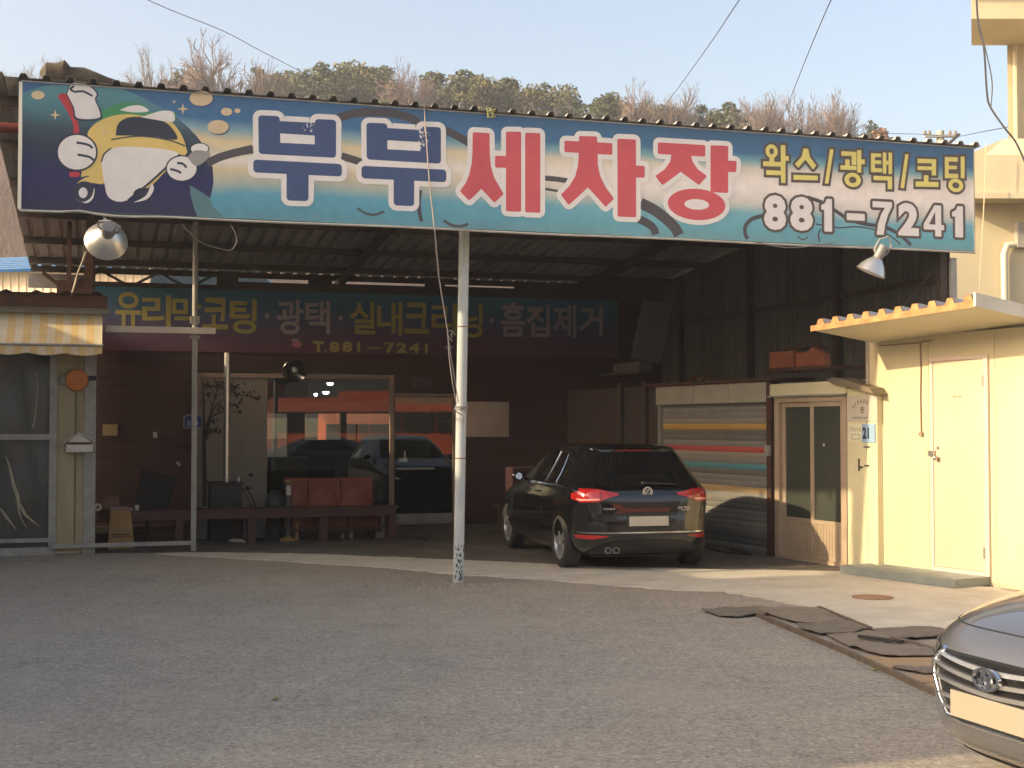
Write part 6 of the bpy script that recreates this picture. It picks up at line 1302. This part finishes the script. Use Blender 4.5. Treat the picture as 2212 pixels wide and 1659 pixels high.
q = gs.rear(0,.58); part('number_plate', B(-.245, q.y-.014, .525, .245, q.y-.004, .635), mat('plate_white', L(176,170,158), .5), hb, .004)
# badges
q = gs.rear(0, .905); m = MB(); yb = q.y-.014
m.ring((0,.905), (.062,.062), (.052,.052), yb, yb+.01, 32)
def stroke(a, b, wd=.011): m.beam((a[0], yb+.004, .905+a[1]), (b[0], yb+.004, .905+b[1]), .008, wd, (0,0,1) if abs(a[0]-b[0]) > .001 else (1,0,0))
m2 = MB()
for P in ([(-.026,.047),(0,.006),(.026,.047)], [(-.046,.026),(-.022,-.044),(0,-.004),(.022,-.044),(.046,.026)]):
    pl = ribbon(P, .011); m.poly([(p[0], .905+p[1]) for p in pl], yb, yb+.008)
part('emblem', m, CHROME, hb, smooth=40); part('emblem_disc', MB().lathe([(.001,0),(.053,0),(.056,.004)], (0, yb+.0125, .905), (0,-1,0), 28), BLACKCAR, hb)
def badge(txt, x0, x1, z0, z1):
    t = MB(); text_in(t, txt, (x0, z0, x1, z1), 0, .03); yq = min(gs.rear(x0, (z0+z1)/2).y, gs.rear(x1, (z0+z1)/2).y)-.004; t.v = [(v[0], yq, v[2]) for v in t.v]; part('badge', t, CHROME, hb)
badge('GOLF', -.56, -.415, .712, .735); badge('2.0 TDI', .37, .52, .715, .74); badge('BlueMotion', .42, .52, .694, .708)
a, b = gs.rear(-.02, 1.005), gs.rear(.40, .985); m = MB(); m.tube([(a.x, a.y-.03, a.z), ((a.x+b.x)/2, min(a.y,b.y)-.035, 1.0), (b.x, b.y-.02, b.z)], .012, 6); m.sphere((a.x, a.y-.02, a.z), (.03,.025,.022)); part('rear_wiper', m, BLACKP, hb, smooth=50)
# side windows with chrome lines
for sd in (-1, 1):
    nm = 'side_window'
    part(nm, gs.strip([yx(1.02,.985,sd), yx(1.50,.98,sd)], [yx(1.06,1.20,sd), yx(1.13,1.315,sd), yx(1.50,1.345,sd)], 10, 8, .005), DGLASS, hb, smooth=60)
    part(nm, gs.strip([yx(1.56,.98,sd), yx(2.66,.975,sd)], [yx(1.56,1.346,sd), yx(1.95,1.335,sd), yx(2.25,1.24,sd), yx(2.62,1.02,sd)], 14, 8, .005), DGLASS, hb, smooth=60)
    tr_ = lambda P, r=.006: part('window_trim', MB().tube([gs.pt(*p)+gs.nrm(*p)*.006 for p in P], r, 6), CHROME, hb, smooth=50)
    tr_([yx(y,.975,sd) for y in (1.0,1.4,1.8,2.2,2.66)], .005); tr_([yx(1.505,z,sd) for z in (.985,1.1,1.2,1.345)], .008); tr_([yx(1.03,.985,sd), yx(1.05,1.1,sd), yx(1.08,1.2,sd), yx(1.13,1.315,sd)], .008)
    p = gs.side(2.55, 1.0, sd); mr_ = part('wing_mirror', MB().sphere((p.x+sd*.14, 2.52, 1.01), (.095,.05,.062), 18, 12), BLACKCAR, hb, smooth=60); part('mirror_glass', MB().lathe([(.001,0),(.045,0)], (p.x+sd*.145, 2.468, 1.01), (0,-1,0), 18), mat('mirror_silver', (.8,.82,.85), .03, 1.0), mr_); part('mirror_arm', MB().tube([(p.x-.02*sd, 2.56, .97), (p.x+sd*.10, 2.53, .99)], .02, 6), MATB, mr_)
    for y in (1.72, ): p = gs.side(y, .86, sd); part('door_handle', MB().beam((p.x+sd*.012, y-.09, .86), (p.x+sd*.012, y+.09, .86), .02, .022), BLACKCAR, hb, .004)
part('windscreen', gs.strip([(gs.th_x(-.70,1.03,True),1.03), (pi/2,1.03), (gs.th_x(.70,1.03,True),1.03)], [(gs.th_x(-.56,1.37,True),1.37), (pi/2,1.37), (gs.th_x(.56,1.37,True),1.37)], 16, 8, .005), DGLASS, hb, smooth=60)

# --- grey sedan nose at the right edge
GREYCAR = mat('grey_metallic_paint', (.115,.12,.135), .28, .30, coat=1.0)
ss = Shell([(.15,.30,4.20,.78,5,3.6),(.22,.12,4.42,.86,5,3.8),(.32,.04,4.53,.885,5,4.0),(.45,.0,4.565,.895,5,4.0),(.58,.0,4.57,.900,5,4.0),(.68,.0,4.555,.900,5,4.0),(.74,.01,4.52,.898,5,3.9),(.79,.02,4.46,.895,5,3.8),(.84,.03,4.35,.890,5,3.7),(.89,.06,4.16,.882,5,3.6),(.94,.14,3.86,.868,5,3.6),(.99,.25,3.52,.845,5,3.8),(1.03,.40,3.30,.81,5,4),(1.10,.62,3.08,.77,5,4.5),(1.22,1.0,2.78,.71,5,5),(1.34,1.35,2.42,.645,5,5),(1.42,1.62,2.10,.56,4,4),(1.45,1.78,1.98,.40,3,3),(1.46,1.85,1.93,.15,2.5,2.5)], 1.88)
SEDA = radians(109.3); nose = Vector((2.085, 5.84)); hd = Vector((-sin(SEDA), cos(SEDA))); o_ = nose - hd*4.57
SF = Frame((o_.x, o_.y), SEDA); sd_car = thing('grey_sedan', 'grey sedan nosing into the picture at the bottom right corner', 'car', SF, (0, 0, 0))
sb_ = part('body', ss.skin(76, 220), GREYCAR, sd_car, smooth=32); RS = .318
cut_wells(sb_, [(s_*.62, s_*1.0, y, RS) for s_ in (-1, 1) for y in (.95, 3.65)], .36)
for s_ in (-1, 1):
    for y in (.95, 3.65): wheel(sd_car, s_*.785, y, RS, s_)
part('underbody', B(-.6, .5, .12, .6, 4.1, .3), MATB, sd_car)
fx = lambda x, z: (ss.th_x(x, z, True), z)
sy = lambda y, z, s_: (ss.th_y(y, z, s_), z)
GR = [(.335,.405),(.39,.47),(.445,.56),(.462,.615),(.43,.66),(.37,.695)]
gb = MB(); rows = []
for i in range(25):
    t = i/24*(len(GR)-1); k = min(int(t), len(GR)-2); f = t-k; hw = GR[k][0]+(GR[k+1][0]-GR[k][0])*f; z = GR[k][1]+(GR[k+1][1]-GR[k][1])*f
    rows.append([ss.pt(*fx(hw*(j/10-1), z))+ss.nrm(*fx(hw*(j/10-1), z))*.006 for j in range(21)])
gb.grid(rows); gr = part('grille', gb, mat('gloss_black_grille', (.012,.012,.013), .25), sd_car, smooth=60)
fr2 = [(-a, z) for a, z in GR] + [(-.2,.735),(0,.738),(.2,.735)] + [(a, z) for a, z in GR[::-1]] + [(.2,.345),(0,.343),(-.2,.345),(-GR[0][0],GR[0][1])]
edge_pts = [(-a, z) for a, z in GR]; 
part('grille_frame', MB().tube([ss.pt(*fx(*p))+ss.nrm(*fx(*p))*.010 for p in [(-.37,.695),(-.43,.66),(-.462,.615),(-.445,.56),(-.39,.47),(-.335,.405),(-.2,.395),(0,.393),(.2,.395),(.335,.405),(.39,.47),(.445,.56),(.462,.615),(.43,.66),(.37,.695)]], .013, 8), CHROME, gr, smooth=50)
for z0, z1, hw in ((.672,.645,.40),(.632,.595,.445),(.575,.548,.425),(.500,.488,.385),(.448,.440,.36)):
    m = MB(); up_ = []; lo_ = []
    for j in range(31):
        x = hw*(j/15-1); t = (abs(x)/hw); z = z1+(z0-z1)*t**1.6; hgt = .016*(1-.55*t**3)
        for L_, dz, of in ((lo_, -hgt, .012), (up_, hgt*.9, .010)): p = fx(x, z+dz*.6); L_.append(ss.pt(*p)+ss.nrm(*p)*(of+.012))
    mid = [ (a+b)/2 for a, b in zip(lo_, up_)]
    back = [Vector((p.x, p.y-.03, p.z)) for p in up_]; back2 = [Vector((p.x, p.y-.03, p.z)) for p in lo_]
    m.grid([back2, lo_, up_, back]); part('grille_bar', m, mat('satin_chrome', (.80,.80,.80), .38, 1.0), gr, smooth=35)
p = fx(0,.622); q = ss.pt(*p)+Vector((0,.045,0)); m = MB()
m.add([], []); n = 36; t_ = .012
m2 = MB(); m2.ring((0,.622), (.088,.050), (.073,.038), -.008, .008, n)
for P in ([(-.040,-.040),(-.022,.0),(-.012,.041)], [(.012,-.041),(.022,.0),(.040,.040)], [(-.024,-.004),(0,.004),(.024,.004)]): m2.poly([(a_[0]+.0, .622+a_[1]) for a_ in ribbon(P, .022)], -.006, .006)
m2.v = [(-v[0], q.y-v[1], v[2]) for v in m2.v]; m2.f = [f[::-1] for f in m2.f]; part('emblem', m2, CHROME, gr, smooth=40)
pz = .475; q = ss.front(0, pz); pl_ = part('number_plate', B(-.26, q.y+.022, pz-.058, .26, q.y+.034, pz+.058), mat('plate_cream_white', L(150,143,128), .5), sd_car, .003); part('plate_holder', B(-.275, q.y+.006, pz-.07, .275, q.y+.021, pz+.07), BLACKP, sd_car)
for s_ in (-1, 1):
    hl = part('headlight', ss.strip([fx(s_*.47,.64), fx(s_*.62,.655), fx(s_*.76,.68), sy(4.0,.72,s_), sy(3.82,.76,s_)], [fx(s_*.44,.70), fx(s_*.60,.725), fx(s_*.74,.745), sy(3.95,.785,s_), sy(3.78,.80,s_)], 24, 5, .006), mat('headlamp_lens', (.10,.10,.105), .05, spec=.9, coat=1), sd_car, smooth=60)
    part('lamp_chrome', ss.strip([fx(s_*.50,.648), fx(s_*.62,.662), fx(s_*.76,.690)], [fx(s_*.50,.660), fx(s_*.62,.674), fx(s_*.76,.702)], 10, 1, .009), CHROME, hl)
    part('fog_pod', ss.strip([fx(s_*.56,.36), fx(s_*.68,.35), fx(s_*.78,.37)], [fx(s_*.60,.50), fx(s_*.70,.52), fx(s_*.79,.53)], 8, 4, .004), MATB, sd_car, smooth=60)
part('lower_intake', ss.strip([fx(-.55,.19), fx(0,.185), fx(.55,.19)], [fx(-.60,.235), fx(0,.235), fx(.60,.235)], 24, 3, .004), MATB, sd_car, smooth=60)
part('lower_chrome', ss.strip([fx(-.62,.275), fx(0,.272), fx(.62,.275)], [fx(-.62,.282), fx(0,.280), fx(.62,.282)], 24, 1, .008), CHROME, sd_car)
def gap2(P, r=.0035): part('panel_gap', MB().tube([ss.pt(*p) for p in P], r, 5), MATB, sd_car)
gap2([fx(x,.80) for x in [k_*.06 for k_ in range(-12, 13)]], .004)
for s_ in (-1, 1): gap2([fx(s_*.72,.80), sy(4.0,.85,s_), sy(3.6,.915,s_), sy(3.2,.965,s_)], .004)
part('windscreen', ss.strip([fx(-.68,1.0), (pi/2,1.0), fx(.68,1.0)], [fx(-.50,1.36), (pi/2,1.36), fx(.50,1.36)], 16, 8, .005), DGLASS, sd_car, smooth=60)
for s_ in (-1, 1):
    part('side_window', ss.strip([sy(1.1,.97,s_), sy(3.0,.965,s_)], [sy(1.5,1.28,s_), sy(2.0,1.36,s_), sy(2.9,1.02,s_)], 12, 6, .005), DGLASS, sd_car, smooth=60)
    p = ss.side(2.9, 1.0, s_); part('wing_mirror', MB().sphere((p.x+s_*.13, 2.85, 1.02), (.11,.06,.07), 16, 10), GREYCAR, sd_car, smooth=60)
    part('tail_light', ss.strip([sy(.35,.80,s_), (ss.th_x(s_*.5,.78,False),.78)], [sy(.35,.92,s_), (ss.th_x(s_*.5,.90,False),.90)], 10, 4, .006), REDL, sd_car, smooth=60)
# silver car nose beyond the office window
# ================================================================== TREES ON THE HILL
def pine_mesh(seed):
    r = random.Random(seed); m = MB(); m2 = MB()
    m2.tube([(0,0,-.5),(r.uniform(-.15,.15),0,4),(r.uniform(-.4,.4),r.uniform(-.3,.3),9)], [.22,.16,.05], 7)
    cl = []
    for i in range(30):
        h = 2.6+7.2*(i/29)**.85; f = (1-((h-4.6)/5.6)**2); rad = max(.3, 2.3*max(0,f)**.6); a = r.uniform(0, 6.28); d = rad*r.uniform(.25, 1)
        cl.append((d*cos(a), d*sin(a), h+r.uniform(-.4,.4), r.uniform(.55, 1.15)))
    for (x, y, z, s_) in cl:
        for k in range(105):
            u, v = r.uniform(-1, 1), r.uniform(0, 6.28); q = sqrt(1-u*u); rr = s_*r.random()**.33
            c = Vector((x+rr*q*cos(v), y+rr*q*sin(v), z+rr*u*.72)); a = Vector((r.gauss(0,1), r.gauss(0,1), r.gauss(0,.7))).normalized(); b = a.cross(Vector((r.gauss(0,1), r.gauss(0,1), r.gauss(0,1)))).normalized(); sz = r.uniform(.10, .21)
            m.add([c-a*sz-b*sz*.5, c+a*sz-b*sz*.35, c+a*sz*.8+b*sz*.5, c-a*sz*.7+b*sz*.5], [(0,1,2,3)]); m.mi[-1] = r.choice((0,0,1))
    return m, m2
def bare_mesh(seed, spread=.7, H=10.0, rnd_=1.0):
    r = random.Random(seed); m = MB(); m2 = MB()
    def br(p, d, ln, rd, lv):
        n = 3 if lv < 4 else 2; pts = [p]; q = p.copy(); dd = d.copy()
        for i in range(n): dd = (dd+Vector((r.gauss(0,.13), r.gauss(0,.13), r.gauss(.035,.08)))).normalized(); q = q+dd*ln/n; pts.append(q.copy())
        rs = [max(.012, rd*(1-.5*i/n)) for i in range(n+1)]; (m2 if lv == 0 else m).tube(pts, rs, 6 if lv == 0 else 4 if lv < 3 else 3, False)
        if lv >= 5: return
        k = (6, 5, 4, 4, 3)[lv]
        for i in range(k):
            t = r.uniform(.3, 1) if i else 1.0; b = pts[min(n, max(1, int(round(t*n))))]; a = r.uniform(0, 6.28); sp = spread*r.uniform(.55, 1.35)
            ax = dd.cross(Vector((cos(a), sin(a), .3))).normalized(); nd = (dd+ax*sp).normalized(); nd = (nd+Vector((0,0,.06))).normalized()
            br(b.copy(), nd, ln*r.uniform(.56, .76), rd*.58, lv+1)
    br(Vector((0,0,-.4)), Vector((0,0,1)), H*.30, H*.020, 0); return m, m2
PG = [mat('pine_green', (.088,.108,.052), .8, spec=.2), mat('pine_green_pale', (.125,.14,.066), .8, spec=.2)]; PG2 = [mat('pine_olive', (.135,.132,.058), .8, spec=.2), mat('pine_olive_pale', (.18,.165,.075), .8, spec=.2)]
BK = mat('pine_bark', (.10,.075,.055), .9); TW = mat('bare_twigs', (.20,.165,.145), .9, spec=.1); TW2 = mat('bare_twigs_reddish', (.205,.155,.13), .9, spec=.1); RUSTL = [mat('rusty_leaves', (.26,.13,.07), .85, spec=.2), mat('rusty_leaves_pale', (.32,.18,.09), .85, spec=.2)]
TREES = 'trees on the hill behind the roof'
def tm(name, pr_, mats_): a, b = pr_; return (mesh(name, a, mats_, smooth=None), mesh('trunk', b, BK, smooth=60))
PV_ = [tm('crown', pine_mesh(s_), PG if s_ % 3 else PG2) for s_ in range(1, 7)]
BV_ = [tm('crown', bare_mesh(s_, sp), TW if s_ % 2 else TW2) for s_, sp in ((1,.62),(2,.78),(3,.55),(4,.70),(5,.60))]
RV_ = [tm('crown', pine_mesh(31), RUSTL)]
def tree(kind, var, xp, yp, D, wd, label):
    pool = dict(pine=PV_, bare=BV_, rust=RV_)[kind]; crown, trunk = pool[var % len(pool)]
    top = AT(xp*S, yp*S, D); zb_ = hillz(top.x, top.y); hh = max(4.0, top.z-zb_); h0 = max(v.co.z for v in crown.vertices)
    o = bpy.data.objects.new(kind+'_tree' if kind != 'rust' else 'rusty_leaved_tree', None); C.objects.link(o); o.location = (top.x, top.y, top.z-hh); ORG[o.name] = (0,0,0)
    o.rotation_euler = (0, 0, random.uniform(0, 6.28)); o.scale = (wd, wd, hh/h0); setp(o, label, 'tree', TREES)
    for nm, me in (('crown', crown), ('trunk', trunk)): c = bpy.data.objects.new(nm, me); C.objects.link(c); c.parent = o
pines = [(590,228,1.0),(630,236,.9),(655,250,.8),(840,222,.75),(876,236,.85),(915,228,.9),(950,238,.8),(985,220,1.0),(1043,208,1.15),(1085,222,1.0),(1118,199,1.2),(1160,214,1.0),(1195,218,.9),(1224,216,.95),(1372,238,1.0),(1412,236,1.05),(1452,240,1.0),(1490,230,1.2),(1528,244,.95),(1562,248,1.0),(1604,254,1.1),(1646,256,1.0),(1690,276,.85),(1727,270,.95),(1790,276,1.05),(1826,292,.85),(1905,312,.9),(1938,306,.95),(1975,318,.9),(2052,334,.8),(2095,340,.85),(2135,346,.8),(2185,350,.75),(2240,344,.8),(2285,352,.75),(2326,334,.9),(2352,366,.7),(2778,388,.65)]
ORD = 'first second third fourth fifth sixth seventh eighth ninth tenth eleventh twelfth thirteenth fourteenth fifteenth sixteenth seventeenth eighteenth nineteenth twentieth twenty-first twenty-second twenty-third twenty-fourth twenty-fifth twenty-sixth twenty-seventh twenty-eighth twenty-ninth thirtieth thirty-first thirty-second thirty-third thirty-fourth thirty-fifth thirty-sixth thirty-seventh thirty-eighth thirty-ninth fortieth'.split()
where = ['at the left of the ridge','left of the middle of the ridge','in the middle of the ridge','right of the middle of the ridge','towards the right end of the ridge']
def lab_for(x): return where[0 if x < 800 else 1 if x < 1240 else 2 if x < 1700 else 3 if x < 2120 else 4]
olab = ['dark green', 'olive green', 'dusty green']
for i, (x, y, w_) in enumerate(pines):
    v = [2,0,1,3,5,4][i % 6]; tint = 'olive' if v in (2, 5) else 'green'
    pos = {0: 'small', 1: 'round'}[i % 2]
    tree('pine', v, x, y-8, 126+(i*7) % 9, w_*1.1, '%s clumpy pine on the ridge, %s pine from the left' % (tint, ORD[i]))
bares = [(60,205,1.0,0),(120,214,.9,2),(160,192,1.0,3),(10,226,1.1,1),(300,270,.8,4),(380,262,.8,2),(470,256,.8,0),(535,166,1.05,2),(600,196,.8,4),(785,124,1.7,1),(690,244,.7,3),(800,250,.7,0),(900,222,.8,4),(1260,232,1.1,3),(1300,214,1.1,1),(1345,240,1.0,3),(1750,330,.7,2),(1800,318,.8,4),(2105,262,1.1,1),(2160,270,1.0,0),(2060,300,.7,2),(2400,318,.9,3),(2440,300,1.1,0),(2480,276,1.2,1),(2530,290,1.1,3),(2580,300,1.1,1),(2640,304,1.1,4),(2690,332,.9,0),(2730,380,.7,2),(2200,340,.6,4)]
bord = {b_: k for k, b_ in enumerate(sorted(range(len(bares)), key=lambda i: bares[i][0]))}
def blab(x, i):
    if x == 785: return 'bare leafless tree standing tallest behind the left part of the signboard'
    if x == 535: return 'thin bare tree just left of the tallest bare tree'
    z = 'beyond the left end of the signboard' if x < 500 else 'behind the left half of the signboard' if x < 1500 else 'over the right half of the signboard' if x < 2300 else 'in the broad leafless clump near the right end'
    return 'bare leafless tree %s, %s from the left' % (z, ORD[bord[i]])
for i, (x, y, w_, v) in enumerate(bares): tree('bare', v, x, y-14, 122+(i*5) % 11, w_*1.0, blab(x, i))
tree('rust', 0, 2812, 404, 124, .8, 'small tree with rusty orange leaves at the right end of the ridge')
# low brush on the slope seen left of the sign: one mass
bm_ = MB(); r = random.Random(6)
for i in range(5200):
    x = r.uniform(-62, -20); y = r.uniform(50, 126); z = hillz(x, y); h_ = r.uniform(.8, 2.6)
    for k in range(5):
        d = Vector((r.gauss(0,.35), r.gauss(0,.35), 1)).normalized(); p = Vector((x+r.gauss(0,.4), y+r.gauss(0,.4), z)); q = p+d*h_; wv = Vector((.025,0,0))
        bm_.add([p-wv, p+wv, q], [(0,1,2)])
solo('hillside_brush', bm_, TW2, kind='stuff')
bm_ = MB()
for i in range(2600):
    x = r.uniform(-60, 60); y = r.uniform(112, 134); z = hillz(x, y); h_ = r.uniform(1.5, 4.2)
    for k in range(6):
        d = Vector((r.gauss(0,.3), r.gauss(0,.3), 1)).normalized(); p = Vector((x+r.gauss(0,.5), y+r.gauss(0,.5), z)); q = p+d*h_; wv = Vector((.022,0,0)); bm_.add([p-wv, p+wv, q], [(0,1,2)])
solo('ridge_undergrowth', bm_, TW2, kind='stuff')

# ================================================================== HAZE
solo('haze', B(-310, -125, -1, 310, 315, 52), None, kind='stuff')
hz = bpy.data.materials.new('pale_haze'); hz.use_nodes = True; hn = hz.node_tree.nodes; hn.remove(hn['Principled BSDF'])
pvn = hn.new('ShaderNodeVolumePrincipled'); pvn.inputs['Color'].default_value = (.92, .93, .95, 1); pvn.inputs['Density'].default_value = .0013; pvn.inputs['Anisotropy'].default_value = .3
hz.node_tree.links.new(pvn.outputs[0], hn['Material Output'].inputs['Volume'])
ho = bpy.data.objects['haze']; ho.data.materials.clear(); ho.data.materials.append(hz)
